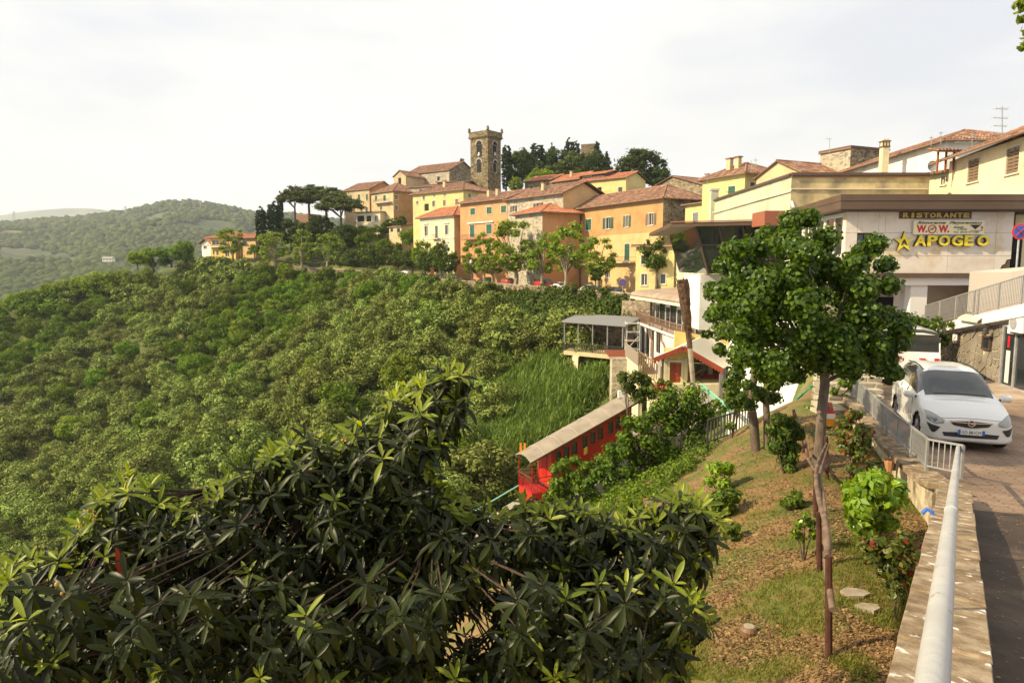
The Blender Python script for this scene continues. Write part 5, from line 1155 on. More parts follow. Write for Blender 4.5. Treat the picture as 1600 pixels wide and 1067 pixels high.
def signs():
    fc = Face(RF.pt(0, 0, 0.03), RF.pt(RF.L, 0, 0.03)); R = fc.rect
    # RISTORANTE
    r = R((1405, 331, 1517, 342)); o = fc.pt(r[0], r[2]); t = thing('lettering_sign', 'dull gold word RISTORANTE on a brown strip right under the roof', 'sign', o)
    m = MB(o); m.box(fc.pt((r[0] + r[1]) / 2, (r[2] + r[3]) / 2, 0.03), (r[1] - r[0], 0.05, r[3] - r[2]), ax=(fc.u, fc.n, Zv)); m.build('backing_strip', M_yside, t)
    w = (r[1] - r[0] - 0.2) / 10
    for k, ch in enumerate('RISTORANTE'):
        ww = w * (0.35 if ch == 'I' else 0.86); put_text('letter', ch, fc, o, t, r[0] + 0.1 + k * w + (w - ww) / 2, r[2] + 0.04, ww, r[3] - r[2] - 0.08, M_gold2, 0.08, 0.02, bold=0.045)
    # APOGEO
    r = R((1427, 368, 1544, 384.5)); o = fc.pt(r[0], r[2]); t = thing('lettering_sign', 'large yellow raised letters spelling APOGEO on the restaurant front', 'sign', o)
    xs = [(1427, 1446), (1446.5, 1463.5), (1464, 1483), (1484.5, 1503), (1504, 1519.5), (1524, 1544)]
    for (x0, x1), ch in zip(xs, 'APOGEO'):
        a = R((x0, 368, x1 - 1.5, 384.5)); put_text('letter', ch, fc, o, t, a[0] - 0.035, r[2] - 0.01, a[1] - a[0], r[3] - r[2], M_yside, 0.06, 0.05, bold=0.035); put_text('letter_face', ch, fc, o, t, a[0], r[2], a[1] - a[0], r[3] - r[2], M_yletter, 0.13, 0.015, bold=0.035)
    for zz in (0.12, 0.42):
        m = MB(o); m.box(fc.pt((r[0] + r[1]) / 2, r[2] + zz * 0 - 0.0 + zz * (r[3] - r[2]), 0.02), (r[1] - r[0], 0.02, 0.03), ax=(fc.u, fc.n, Zv)); m.build('mounting_rail', M_steel, t)
    # star
    c = fc.rect((1410, 377, 1411, 378)); cx_, cz = c[0], c[2]; o = fc.pt(cx_, cz); t = thing('star_sign', 'yellow five pointed star with a black letter A, left of the yellow letters', 'sign', o)
    px_m = (fc.rect((1400, 370, 1420, 371))[1] - fc.rect((1400, 370, 1420, 371))[0]) / 20; Ro, Ri = 17 * px_m, 6.6 * px_m
    for (mt, sc_, out, th, nm) in ((M_yside, 1.0, 0.02, 0.1, 'star_side'), (M_yletter, 0.97, 0.125, 0.015, 'star_face')):
        pts = [fc.pt(cx_ + sc_ * (Ro if k % 2 == 0 else Ri) * sin(k * pi / 5), cz - 0.02 + sc_ * (Ro if k % 2 == 0 else Ri) * cos(k * pi / 5), out) for k in range(10)]
        m = MB(o); ctr = fc.pt(cx_, cz - 0.02, out)
        for k in range(10): m.prism([ctr, pts[k], pts[(k + 1) % 10]], fc.n * th)
        m.build(nm, mt, t)
    put_text('letter', 'A', fc, o, t, cx_ - 5.0 * px_m, cz - 5 * px_m, 10 * px_m, 8.5 * px_m, M_blkl, 0.15, 0.008, bold=0.03)
    # W.O.W. board
    r = R((1425, 345.5, 1535, 366)); o = fc.pt(r[0], r[2]); t = thing('name_board', 'cream board with red letters W.O.W. between the two rows of letters', 'sign', o); W, H = r[1] - r[0], r[3] - r[2]
    m = MB(o); m.box(fc.pt((r[0] + r[1]) / 2, (r[2] + r[3]) / 2, 0.09), (W, 0.08, H), ax=(fc.u, fc.n, Zv)); m.build('board', M_board, t)
    m = MB(o)
    for z in (r[2], r[3]): m.box(fc.pt((r[0] + r[1]) / 2, z, 0.09), (W + 0.03, 0.1, 0.03), ax=(fc.u, fc.n, Zv))
    m.build('board_frame', M_wframe, t)
    def tx(s, u0, v0, w, h, mt, sh=0.0, b=0.0): put_text('lettering', s, fc, o, t, r[0] + u0 * W, r[2] + v0 * H, w * W, h * H, mt, 0.138, 0.004, sh, b)
    tx('Ristorante  Panoramico', 0.04, 0.76, 0.92, 0.2, M_blkl, 0.5, 0.02)
    tx('W.', 0.04, 0.10, 0.155, 0.58, M_redl, 0, 0.05); tx('.', 0.325, 0.10, 0.02, 0.07, M_redl); tx('W.', 0.35, 0.10, 0.155, 0.58, M_redl, 0, 0.05)
    def ringdisc(cu, cv, r0, r1, mt, nm, out=0.138):
        m = MB(o); c2 = (r[0] + cu * W, r[2] + cv * H); pr_ = [(cos(a), sin(a)) for a in np.linspace(0, 2 * pi, 25)]
        for k in range(24): m.prism([fc.pt(c2[0] + r1 * pr_[k][0], c2[1] + r1 * pr_[k][1], out), fc.pt(c2[0] + r1 * pr_[k + 1][0], c2[1] + r1 * pr_[k + 1][1], out), fc.pt(c2[0] + r0 * pr_[k + 1][0], c2[1] + r0 * pr_[k + 1][1], out), fc.pt(c2[0] + r0 * pr_[k][0], c2[1] + r0 * pr_[k][1], out)], fc.n * 0.008)
        m.build(nm, mt, t)
    ringdisc(0.262, 0.37, 0.25 * H, 0.33 * H, M_redl, 'ring')
    m = MB(o)
    for (u0, v0, u1, v1, th) in ((0.225, 0.28, 0.30, 0.5, 0.03), (0.235, 0.42, 0.30, 0.5, 0.02), (0.24, 0.3, 0.285, 0.36, 0.02)): m.bar(fc.pt(r[0] + u0 * W, r[2] + v0 * H, 0.14), fc.pt(r[0] + u1 * W, r[2] + v1 * H, 0.14), th, 0.012)
    m.build('emblem', M_blkl, t)
    tx('da', 0.60, 0.66, 0.02, 0.06, M_blkl, 0.3); tx('Alessandro', 0.56, 0.45, 0.15, 0.15, M_blkl, 0.4); tx('e Nicola', 0.62, 0.30, 0.13, 0.13, M_blkl, 0.4); tx('Tel. 0572 911281', 0.57, 0.08, 0.36, 0.13, M_blkl, 0.3)
    m = MB(o); q = [(0.79, 0.7), (0.95, 0.7), (0.87, 0.36)]; m.prism([fc.pt(r[0] + a * W, r[2] + b * H, 0.138) for a, b in q], fc.n * 0.008); m.build('triangle_mark', M_blkl, t)
    m = MB(o); m.bar(fc.pt(r[0] + .81 * W, r[2] + .26 * H, .142), fc.pt(r[0] + .965 * W, r[2] + .26 * H, .142), .03, .012); m.bar(fc.pt(r[0] + .965 * W, r[2] + .26 * H, .142), fc.pt(r[0] + .965 * W, r[2] + .5 * H, .142), .03, .012)
    m.prism([fc.pt(r[0] + a * W, r[2] + b * H, .138) for a, b in ((.945, .45), (.985, .45), (.965, .62))], fc.n * .008); m.build('arrow', M_redl, t)
signs()
# panoramic hall to the left, leaning glass
def hall():
    Y0 = 48.5; z0 = P(1200, 352, Y0).z; A = P(1048, 356, 50.5); B = P(1236, 352, 47.5); zt = z0; o = V3(A.x, A.y, -10)
    t = thing('glazed_hall', 'glazed hall with outward leaning dark framed panes and a thin brown roof', 'restaurant hall', o)
    m = MB(o); fp = [V3(A.x, A.y, 0), V3(B.x, B.y, 0), V3(B.x + 1, B.y + 13, 0), V3(A.x + 1.6, A.y + 16, 0)]
    m.prism([V3(p.x, p.y, zt) for p in fp], Zv * 0.28); m.build('roof', M_fascia, t)
    m = MB(o); m.bar(V3(A.x, A.y - .06, zt + .34), V3(B.x, B.y - .06, zt + .34), .1, .08); m.build('roof_rail', M_rust, t)
    gl0 = P(1088, 366, 50.6); gl1 = P(1236, 366, 48.6); gb0 = P(1107, 428, 51.5); gb1 = P(1240, 428, 50.0); n = 4
    top = [V3(*gl0.lerp(gl1, k / n).xy, zt) for k in range(n + 1)]; zb = gb0.z; bot = [V3(*gb0.lerp(gb1, k / n).xy, zb) for k in range(n + 1)]
    for k in range(n):
        m = MB(o); i_ = V3(0, .05, 0); a, b, c, d = bot[k], bot[k + 1], top[k + 1], top[k]; m.prism([a, b, c, d], i_); m.build('glass_pane', M_glass, t)
        m = MB(o); m.bar(bot[k], top[k], .16, .16); m.build('mullion', M_bframe, t)
    m = MB(o); zt2 = zb + (zt - zb) * .55
    for k in range(n): m.bar(bot[k].lerp(top[k], .62), bot[k + 1].lerp(top[k + 1], .62), .08, .08)
    m.build('transom', M_bframe, t)
    s0 = [gl0, gb0]; bk = V3(1.2, 14, 0)
    m = MB(o); m.prism([top[0], bot[0], bot[0] + bk, top[0] + bk], V3(.08, 0, 0)); m.build('side_glass', M_glass, t)
    m = MB(o); a = P(1097, 430, 52); m.box((a.x + 2.5, a.y + 3, (zb - 5) / 2), (5, 5, zb + 4.8)); m.build('base_wall', M_white, t)
    m = MB(o); a = P(1146, 430, 52.5); b = gb1; m.hexa([V3(a.x, a.y, -11), V3(b.x + 2, b.y, -11), V3(b.x + 2, b.y + 13, -11), V3(a.x + 4.6, a.y + 14, -11), V3(a.x, a.y, zb), V3(b.x + 2, b.y, zb), V3(b.x + 2, b.y + 13, zb), V3(a.x + 4.6, a.y + 14, zb)]); m.build('base_wall', M_white, t)
    m = MB(o); c = P(1209, 341, 46); m.box(c + V3(0, 1, 0), (1.35, 2.4, 0.95)); m.build('rust_box', M_rust, t)
hall()
# ------------------------------------------------------------------ walls and houses behind the restaurant
LX = 21.4
BP = building('parapet_building', 'pale green peeling building with a high parapet, right behind the restaurant roof', 'building', (1237, 52), (1453, 52), 20, 275, -4, {'f': plaster('peeling_ochre', (0.62, 0.5, 0.26), (0.2, 0.17, 0.12), 1.6), 'r': M_lime, 'l': M_lime}, [], rf='none', over=0.0, angle=-radians(0.5), bands=[('f', 295, 296.5, M_trim, 0.12)])
m = MB(BP['off']); c = BP['c']; z = BP['z']
for a, b in ((c[0], c[1]), (c[3], c[0])): m.bar(V3(a.x, a.y, z + .06), V3(b.x, b.y, z + .06), .4, .14)
m.build('parapet_coping', M_bframe, BP['root'])
m = MB(BP['off']); a = c[0] + V3(-.1, 0, 0); m.tube([P(1233, 293, 53.5) + V3(-.15, 0, 0), P(1240, 325, 51.5)], .11, 8); m.build('drainpipe', M_wframe, BP['root'], smooth=True)
m = MB(BP['off']); x_ = c[0].x - .06
for z_ in (z - 1.15,): m.box((x_, 62, z_), (.1, 20, .07))
m.build('ledge', M_trim, BP['root'])
BL = building('pale_green_hall', 'pale green building with a row of narrow tall windows above the white restaurant terrace', 'building', (1056, 90), (1062, 90.01), 0.1, 374, -4, M_lime, [], rf='none', over=0.0) if False else None
def narrow_hall():
    A = V3(LX - .3, 90, 0); B = V3(LX - .3, 75, 0); fc = Face(A, B); z1 = 3.5; o = V3(A.x, A.y, -4); t = thing('pale_green_hall', 'pale green hall with a row of narrow tall windows above the white restaurant terrace', 'building', o)
    ops = [fc.rect(r) for r in ((1059, 399, 1063, 426), (1069, 397, 1073, 426), (1079.5, 395, 1083.5, 425), (1091, 393, 1096, 424))]
    m = MB(o); g = wall(m, fc, -4, z1, ops); m.build('wall', M_lime, t)
    for q in g: window(t, o, fc, q, 'G', trim=False, frm=M_bframe)
    m = MB(o); m.hexa([V3(A.x + .02, 90, -4), V3(B.x + .02, 75, -4), V3(B.x + 8, 75, -4), V3(A.x + 8, 90, -4), V3(A.x + .02, 90, z1), V3(B.x + .02, 75, z1), V3(B.x + 8, 75, z1), V3(A.x + 8, 90, z1)]); m.build('wall', M_lime, t)
    for q in ops:
        m = MB(o); m.box(fc.pt(q[0] - .35, z1 - 2.8, .06), (.12, .1, 5.2), ax=(fc.u, fc.n, Zv)); m.build('pilaster', M_trim, t)
    m = MB(o); m.box(fc.pt(fc.L / 2, 1.9, .05), (fc.L, .08, .1), ax=(fc.u, fc.n, Zv)); m.build('ledge', M_trim, t)
narrow_hall()
building('stepped_parapet', 'stepped pale green parapet wall running up to the peeling building', 'building', (1120, 74), (1232, 72.0), 3, 312, -4, M_lime, [], rf='none', over=0.0)
t = thing('gate_pillar', 'tall plain grey pillar at the left end of the stepped parapet', 'pillar', P(1114, 350, 75)); c = t.location; m = MB(c); m.box(c + V3(0, 0, .3), (.8, .8, 6.5)); m.build('shaft', M_lime, t); m = MB(c); m.box(c + V3(0, 0, 3.65), (1.0, 1.0, .2)); m.build('cap', M_trim, t)
c = P(1211, 312, 72); t = thing('gate_pillar', 'second grey pillar where the stepped parapet meets the high one', 'pillar', c); m = MB(c); m.box(c + V3(0, 0, -1), (1.0, .8, 5.0)); m.build('shaft', M_lime, t); m = MB(c); m.box(c + V3(0, 0, 1.6), (1.2, 1.0, .2)); m.build('cap', M_trim, t)
building('small_yellow_house', 'small yellow house with a white roof edge behind the clipped tree', 'house', (994, 91), (1054, 88), 6, 385, -4.5, M_yel, [('f', (1002, 399, 1011, 413), 'G'), ('f', (1031, 428, 1040, 444), 'G'), ('f', (1002, 428, 1011, 446), 'G')], rf='none', over=0.5)
# upper right
BU = building('cream_corner_house', 'tall cream house at the right edge with brown shuttered windows and deep tiled eaves', 'house', (1484, 53), (1640, 40), 8, 253, -3, {'f': plaster('bright_cream', (0.78, 0.66, 0.42), (0.6, 0.5, 0.3), 0.2)}, [('f', (1513, 249, 1530, 284), 'S'), ('f', (1573, 231, 1593, 271), 'S')], rf='gable', rise=2.0, over=1.0, shm=M_shutb)
BW = building('white_tiled_house', 'long white house with a mottled tile roof, behind the peeling parapet', 'house', (1318, 80), (1475, 60), 7, 270, 0, M_white, [], rf='hip', rise=1.5, over=0.6)
building('link_building', 'narrow cream part with a tiny window between the tiled roof and the corner house', 'building', (1453, 56), (1490, 54), 5, 272, -3, {'f': M_cream}, [('f', (1471, 276, 1477, 289), 'G')], rf='shed', rise=0.8, over=0.5)
building('brick_block', 'square brown brick attic block standing on the roofs', 'building', (1282, 84), (1329, 80), 6, 240, 5, {'f': M_stonep, 'r': M_stone}, [], rf='none', over=0.15)
t = thing('chimney_stack', 'tall cream chimney with a slotted cap on the tiled roof', 'chimney', P(1381, 252, 66)); c = t.location; m = MB(c); m.box(c + V3(0, 0, .3), (.62, .6, 3.4)); m.build('shaft', M_cream, t)
m = MB(c); zt_ = P(1381, 230, 66).z; m.box((c.x, c.y, zt_), (.74, .7, .12)); m.box((c.x, c.y, zt_ + .5), (.8, .74, .1)); 
for a, b in ((-.28, -.26), (.28, -.26), (.28, .26), (-.28, .26), (0, -.26)): m.box((c.x + a, c.y + b, zt_ + .25), (.1, .1, .4))
m.build('cap', M_eave, t)
# belvedere dormer between the roofs
c = P(1477, 262, 52); t = thing('roof_loggia', 'small open brown loggia wedged between the tiled roofs', 'roof loggia', c); m = MB(c)
for a in (-.6, .0, .6): m.box(c + V3(a, 0, .4), (.12, .12, 1.5))
m.build('posts', M_rust, t); m = MB(c); rib_plane(m, c + V3(-.9, -.5, 1.15), c + V3(.9, -.5, 1.15), c + V3(-.9, .9, 1.5), c + V3(.9, .9, 1.5)); m.build('roof', [M_tile, M_eave], t)
c = P(1456, 262, 55); t = thing('satellite_dish', 'pale satellite dish on the end of the white house', 'satellite dish', c); m = MB(c); rows = []
for r, d_ in ((.02, .12), (.25, .08), (.42, 0)): rows.append([c + V3(r * cos(a), d_ - .1, r * sin(a) + .1) for a in np.linspace(0, 2 * pi, 13)[:-1]])
m.grid(rows, close=True); m.build('dish', M_steel, t, smooth=True); m = MB(c); m.bar(c + V3(0, .05, .1), c + V3(.2, .4, -.6), .05); m.build('arm', M_steel, t)
# aerials
def aerial(px, ytop, ybot, Y, bars, label):
    a, b = P(px, ybot, Y), P(px, ytop, Y); t = thing('tv_aerial', label, 'aerial', a); m = MB(a); m.bar(a, b, .04); m.build('pole', M_steel, t); k = Y / F
    for (fr, w) in bars:
        z = a.z + (b.z - a.z) * fr; m = MB(a); m.bar((a.x - w * k, Y, z), (a.x + w * k * .4, Y, z - .05), .03)
        for j in range(4): x = a.x - w * k + j * w * k * .4; m.bar((x, Y - .25, z), (x, Y + .25, z), .02)
        m.build('antenna', M_steel, t)
aerial(1566, 166, 214, 42, [(.92, 14), (.62, 16), (.36, 14), (.12, 18)], 'tall aerial with four branches on the corner house roof')
aerial(1519, 208, 232, 52, [(.7, 4), (.4, 24)], 'aerial with a long arm just left of the corner house roof')
aerial(1296, 216, 240, 80, [(.95, 6)], 'plain hooked aerial rod on the brown brick block')
aerial(1470, 206, 226, 58, [(.6, 4), (.9, 3)], 'thin aerial on the ridge of the white house')
aerial(1455, 212, 230, 60, [(.8, 3)], 'short stub aerial beside the thin one on the white house ridge')
aerial(1248, 250, 270, 80, [(.85, 10), (.5, 4)], 'aerial above the grey gable house')
aerial(1181, 246, 268, 84, [(.8, 4), (.5, 4)], 'right one of the pair of aerials on the yellow upper house')
aerial(1174, 250, 270, 85, [(.7, 3)], 'left one of the pair of aerials on the yellow upper house')
aerial(1105, 272, 290, 88, [(.9, 3)], 'lone aerial at the left eave of the yellow upper house')

# ------------------------------------------------------------------ ramp, stone wall, door on the right
def entrance_ramp():
    a0 = P(1440, 512, 29.3); a1 = P(1640, 465, 20.5); o = V3(a0.x, a0.y, -4.2); d = (a1 - a0); dxy = V3(d.x, d.y, 0).normalized(); nb = V3(-dxy.y, dxy.x, 0)
    if nb.x < 0: nb = -nb
    t = thing('ramp', 'white sided concrete ramp rising to the right in front of the restaurant', 'ramp', o)
    m = MB(o); h0, h1 = .32, .42; m.hexa([a0 - Zv * h0, a1 - Zv * h1, a1 + nb * 1.6 - Zv * h1, a0 + nb * 1.6 - Zv * h0, a0, a1, a1 + nb * 1.6, a0 + nb * 1.6]); m.build('slab', M_pcol, t)
    m = MB(o); m.hexa([a0 + nb * .05, a1 + nb * .05, a1 + nb * 1.6, a0 + nb * 1.6, a0 + nb * .05 + Zv * .03, a1 + nb * .05 + Zv * .03, a1 + nb * 1.6 + Zv * .03, a0 + nb * 1.6 + Zv * .03]); m.build('tile_edge', M_rust, t)
    for f_ in (.28, .72):
        p = a0.lerp(a1, f_); m = MB(o); m.box(p + nb * .4 - Zv * .6, (.3, .3, .5)); m.build('bracket', M_pcol, t)
    r = railing('ramp_railing', 'grey railing of many thin bars climbing along the ramp', [a0 + nb * .1, a0.lerp(a1, .5) + nb * .1, a1 + nb * .1], .95, .1, M_rail, th=.014)
    # landing wall behind the railing top right
    m = MB(o); q = P(1578, 432, 25.5); q2 = P(1640, 430, 22.5); m.hexa([V3(q.x, q.y, -1.9), V3(q2.x, q2.y, -1.9), V3(q2.x + 1, q2.y + 2, -1.9), V3(q.x + .5, q.y + 3, -1.9), V3(q.x, q.y, q.z + .15), V3(q2.x, q2.y, q2.z + .3), V3(q2.x + 1, q2.y + 2, q2.z + .3), V3(q.x + .5, q.y + 3, q.z + .15)]); m.build('upper_kerb_wall', MATS['farm_roof'], t)
    return a0, a1, dxy, nb
RA0, RA1, RDX, RNB = entrance_ramp()
def stone_wall():
    A = RA0 + RNB * .35; B = RA1 + RNB * .35; fc = Face(A, B); o = fc.pt(0, -4.3); t = thing('stone_clad_wall', 'wall clad in irregular grey stone slabs under the ramp', 'wall', o)
    def ztop(s): f_ = s / fc.L; return RA0.z + (RA1.z - RA0.z) * f_ - .4 - .05 * f_
    sD0 = fc.hit(1571, 560)[0]; sD1 = fc.hit(1590, 560)[0]; s0 = fc.hit(1466, 560)[0]
    w1 = fc.rect((1492, 519, 1501, 540)); w2 = fc.rect((1538, 524, 1551, 547)); zb = -4.35
    m = MB(o); m.poly([fc.pt(0, zb), fc.pt(fc.L, zb), fc.pt(fc.L, ztop(fc.L)), fc.pt(0, ztop(0))]); m.build('mortar_bed', flat('mortar', (0.5, 0.43, 0.31), 0.95), t)
    # irregular slabs: clipped Voronoi cells
    rr = random.Random(4); S = []
    step = .36; s = s0 - .3
    while s < fc.L:
        z = zb
        while z < ztop(s) + .2: S.append((s + rr.uniform(-.16, .16), z + rr.uniform(-.15, .15))); z += step * .9
        s += step
    def clip(poly, nx, nz, c):
        out = []
        for i in range(len(poly)):
            p, q = poly[i], poly[(i + 1) % len(poly)]; dp, dq = p[0] * nx + p[1] * nz - c, q[0] * nx + q[1] * nz - c
            if dp <= 0: out.append(p)
            if dp * dq < 0: k = dp / (dp - dq); out.append((p[0] + (q[0] - p[0]) * k, p[1] + (q[1] - p[1]) * k))
        return out
    M_slab = noisy('clad_stone', [(0.3, (0.15, 0.125, 0.095)), (0.5, (0.22, 0.19, 0.15)), (0.7, (0.3, 0.265, 0.21))], 1.1, .8, bump=.015, bscale=12)
    n = 0; extra = MB(o)
    for (cx_, cz) in S:
        if cx_ < s0 - .1 or cx_ > fc.L - .05: continue
        poly = [(cx_ - .5, cz - .5), (cx_ + .5, cz - .5), (cx_ + .5, cz + .5), (cx_ - .5, cz + .5)]
        for (x, z) in S:
            if (x, z) == (cx_, cz) or abs(x - cx_) > 1 or abs(z - cz) > 1: continue
            nx, nz = x - cx_, z - cz; L = math.hypot(nx, nz); nx /= L; nz /= L; poly = clip(poly, nx, nz, (cx_ + x) / 2 * nx + (cz + z) / 2 * nz - .022)
            if len(poly) < 3: break
        poly = clip(poly, -1, 0, -s0)
        slope = (ztop(fc.L) - ztop(0)) / fc.L; L = math.hypot(slope, 1); poly = clip(poly, -slope / L, 1 / L, ztop(0) / L - .01)
        poly = clip(poly, 0, -1, 4.32)
        for w in (w1, w2, [sD0 - .1, sD1 + .1, -4.4, -2.0]):
            if w[0] - .05 < cx_ < w[1] + .05 and w[2] - .05 < cz < w[3] + .05: poly = []
            elif poly and w[0] - .5 < cx_ < w[1] + .5 and w[2] - .3 < cz < w[3] + .3:
                if cx_ < w[0]: poly = clip(poly, 1, 0, w[0] - .03)
                elif cx_ > w[1]: poly = clip(poly, -1, 0, -w[1] - .03)
                elif cz > w[3]: poly = clip(poly, 0, -1, -w[3] - .03)
                else: poly = clip(poly, 0, 1, w[2] - .03)
        if len(poly) < 3: continue
        pr_ = rr.uniform(.02, .045)
        if n < 298:
            m = MB(o); m.prism([fc.pt(a, b, .0) for a, b in poly], fc.n * pr_); m.build('stone', M_slab, t)
        else: extra.prism([fc.pt(a, b, .0) for a, b in poly], fc.n * pr_)
        n += 1
    if extra.f: extra.build('stonework', M_slab, t, kind='stuff')
    print('slabs', n)
    for w in (w1, w2): window(t, o, Face(fc.pt(0, 0, .03), fc.pt(fc.L, 0, .03)), w, 'G', rev=.02, trim=False, frm=M_bframe)
    # glazed door in a steel frame
    c0, c1 = fc.pt(sD0 - .06, 0, .04), fc.pt(sD1 + 1.0, 0, .04); z1 = ztop(sD0) - .05
    dt = thing('glass_door', 'glazed entrance door in a grey steel frame under the ramp', 'door', fc.pt(sD0, -4.3, .05)); of = dt.location; m = MB(of)
    for s_ in (sD0 - .05, sD1 + .02, sD1 + .95): m.box(fc.pt(s_, (z1 - 4.2) / 2, .06), (.09, .12, z1 + 4.2), ax=(fc.u, fc.n, Zv))
    m.box(fc.pt((sD0 + sD1 + .9) / 2, z1 - .04, .06), (sD1 - sD0 + 1.0, .12, .09), ax=(fc.u, fc.n, Zv)); m.box(fc.pt((sD0 + sD1 + .9) / 2, -4.1, .06), (sD1 - sD0 + 1.0, .12, .16), ax=(fc.u, fc.n, Zv)); m.build('frame', M_steel, dt)
    m = MB(of); m.box(fc.pt((sD0 + sD1 + .9) / 2, (z1 - 4.2) / 2, .055), (sD1 - sD0 + .9, .03, z1 + 4.1), ax=(fc.u, fc.n, Zv)); m.build('pane', M_glass, dt)
    m = MB(of); m.box(fc.pt(sD1 - .1, -3.15, .12), (.16, .05, .03), ax=(fc.u, fc.n, Zv)); m.build('handle', M_iron, dt)
    m = MB(of); m.box(fc.pt(sD0 + .28, -2.55, .075), (.12, .01, .4), ax=(fc.u, fc.n, Zv)); m.build('sticker', M_redl, dt)
    m = MB(of); m.box(fc.pt(sD0 + .3, -3.4, .075), (.24, .012, 1.1), ax=(fc.u, fc.n, Zv)); m.build('curtain', M_curtain, dt)
    p = fc.hit(1556, 512); q = fc.pt(p[0], p[1], .1); lt = thing('wall_lantern', 'small black wall lantern beside the glass door', 'lamp', q); m = MB(q); m.tube([q, q + fc.n * .12 + Zv * .05, q + fc.n * .2], .015, 6); m.build('arm', M_iron, lt)
    m = MB(q); c_ = q + fc.n * .22 - Zv * .14; m.tube([c_ + Zv * .14, c_ + Zv * .08, c_ - Zv * .08, c_ - Zv * .12], [.03, .09, .1, .03], 8); m.build('shade', M_iron, lt)
    ac = thing('air_conditioner', 'white outdoor air conditioning unit high beside the glass door', 'air conditioner', fc.pt(fc.hit(1596, 505)[0], -2, .0)); q = P(1596, 506, fc.pt(fc.hit(1596, 505)[0], 0).y - .25); of = ac.location
    m = MB(of); m.box(q, (.82, .32, .56), ax=(fc.u, fc.n, Zv)); m.build('casing', M_pcol, ac); m = MB(of); c_ = q + fc.n * .165 - fc.u * .14
    m.tube([c_, c_ + fc.n * .02], .2, 16); m.build('fan_grille', M_steel, ac); m = MB(of); m.box(q - Zv * .32, (.7, .3, .05), ax=(fc.u, fc.n, Zv)); m.build('bracket', M_iron, ac)
    # awning shell over the small window
    p = fc.hit(1535, 503); aw = thing('canopy_shell', 'curved pale canopy over the small window beside the lantern', 'canopy', fc.pt(p[0], p[1])); of = aw.location; m = MB(of); rows = []
    for k in range(7): a = k / 6 * 1.3; rows.append([fc.pt(p[0] - .75 + j * .25, p[1] + .1 + .32 * cos(a) - .16, .05 + .5 * sin(a)) for j in range(7)])
    m.grid(rows); m.build('shell', M_cream, aw, smooth=True); m = MB(of); m.bar(fc.pt(p[0] + .72, p[1] - .1, .05), fc.pt(p[0] + .72, p[1] + .1, .5), .03); m.build('arm', M_iron, aw)
    # raised paving in front of the door
    pv = MB(); q = [fc.pt(sD0 - 1.0, 0, 0), fc.pt(fc.L, 0, 0), fc.pt(fc.L, 0, 1.5), fc.pt(sD0 - .4, 0, 1.1)]; zz = road_z(q[0].x, q[0].y) + .10; pv.prism([V3(p.x, p.y, zz - .3) for p in q], Zv * .3)
    tag(pv.build('pavement', noisy('pavement_stone', [(.3, (.3, .22, .16)), (.7, (.48, .38, .3))], 2, .8, bump=.01, bscale=20)), kind='structure')
    return fc
SWF = stone_wall()
# potted palm-like plant by the ramp foot, its pot
c = PH(1447, 575, road_z(*P(1447, 575, 27.0).xy)); c = V3(P(1447, 570, 27.0).x, 27.0, road_z(c.x, 27)); t = thing('potted_plant', 'dark leafy potted plant at the foot of the ramp behind the parked car', 'potted plant', c)
m = MB(c); rows = []
for z_, r in ((0, .26), (.3, .33), (.5, .38), (.5, .33)): rows.append([c + V3(r * cos(a), r * sin(a), z_) for a in np.linspace(0, 2 * pi, 15)[:-1]])
m.grid(rows, close=True); m.build('pot', flat('brown_pot', (.14, .07, .04), .7), t, smooth=True)
m = MB(c); m.tube([c + V3(0, 0, .4), c + V3(.02, 0, 1.1)], [.06, .05], 7); m.tube([c + V3(0, 0, .4), c + V3(-.25, .1, 1.2)], .03, 6); m.build('stem', M_bark, t)
sp = [(random.uniform(-.95, .6), random.uniform(-.6, .6), random.uniform(.95, 2.1)) for k in range(46)]; C, N = clump_cloud(np.array(sp), .28, 60, .8, .3); V, Q = leaf_quads(C, N, .1, 1.6, .5); kid(t, link('foliage', np_mesh('potted_foliage', V, Q, [M_linden])))
m = MB(c)
for k in range(44):
    a = random.uniform(0, 6.28); h = random.uniform(.35, .75); o_ = c + V3(.05, 0, 1.15); d_ = V3(cos(a), sin(a), 0); s_ = V3(-sin(a), cos(a), 0) * .022; e = random.uniform(-.3, .5)
    p = [o_, o_ + d_ * h * .5 + Zv * (h * .5 * e + .18), o_ + d_ * h + Zv * (h * e - .12)]; m.grid([[q - s_, q + s_] for q in p[:2]] + [[p[2] - s_ * .2, p[2] + s_ * .2]])
m.build('blades', M_shrub, t)
# no-stopping sign on the right
c = P(1594, 362, 26.0); t = thing('road_sign', 'round blue sign with a red rim on a thin grey pole by the ramp', 'road sign', c); Rr = .30
m = MB(c); m.tube([c + V3(0, .04, .3), c + V3(0, .04, -2.0)], .035, 8); m.build('pole', M_steel, t)
m = MB(c); m.tube([c + V3(0, .02, 0), c], Rr, 24); m.build('red_disc', flat('sign_red', (.55, .03, .03), .4), t); m = MB(c); m.tube([c, c - V3(0, .008, 0)], Rr * .76, 24); m.build('blue_disc', flat('sign_blue', (.03, .1, .42), .4), t)
m = MB(c); s_ = Rr * .55
for sx in (-1, 1): m.bar(c + V3(-s_, -.012, -s_ * sx), c + V3(s_, -.012 - .004 * (sx + 1) / 2, s_ * sx), .07, .01)
m.build('red_cross', MATS['sign_red'], t)
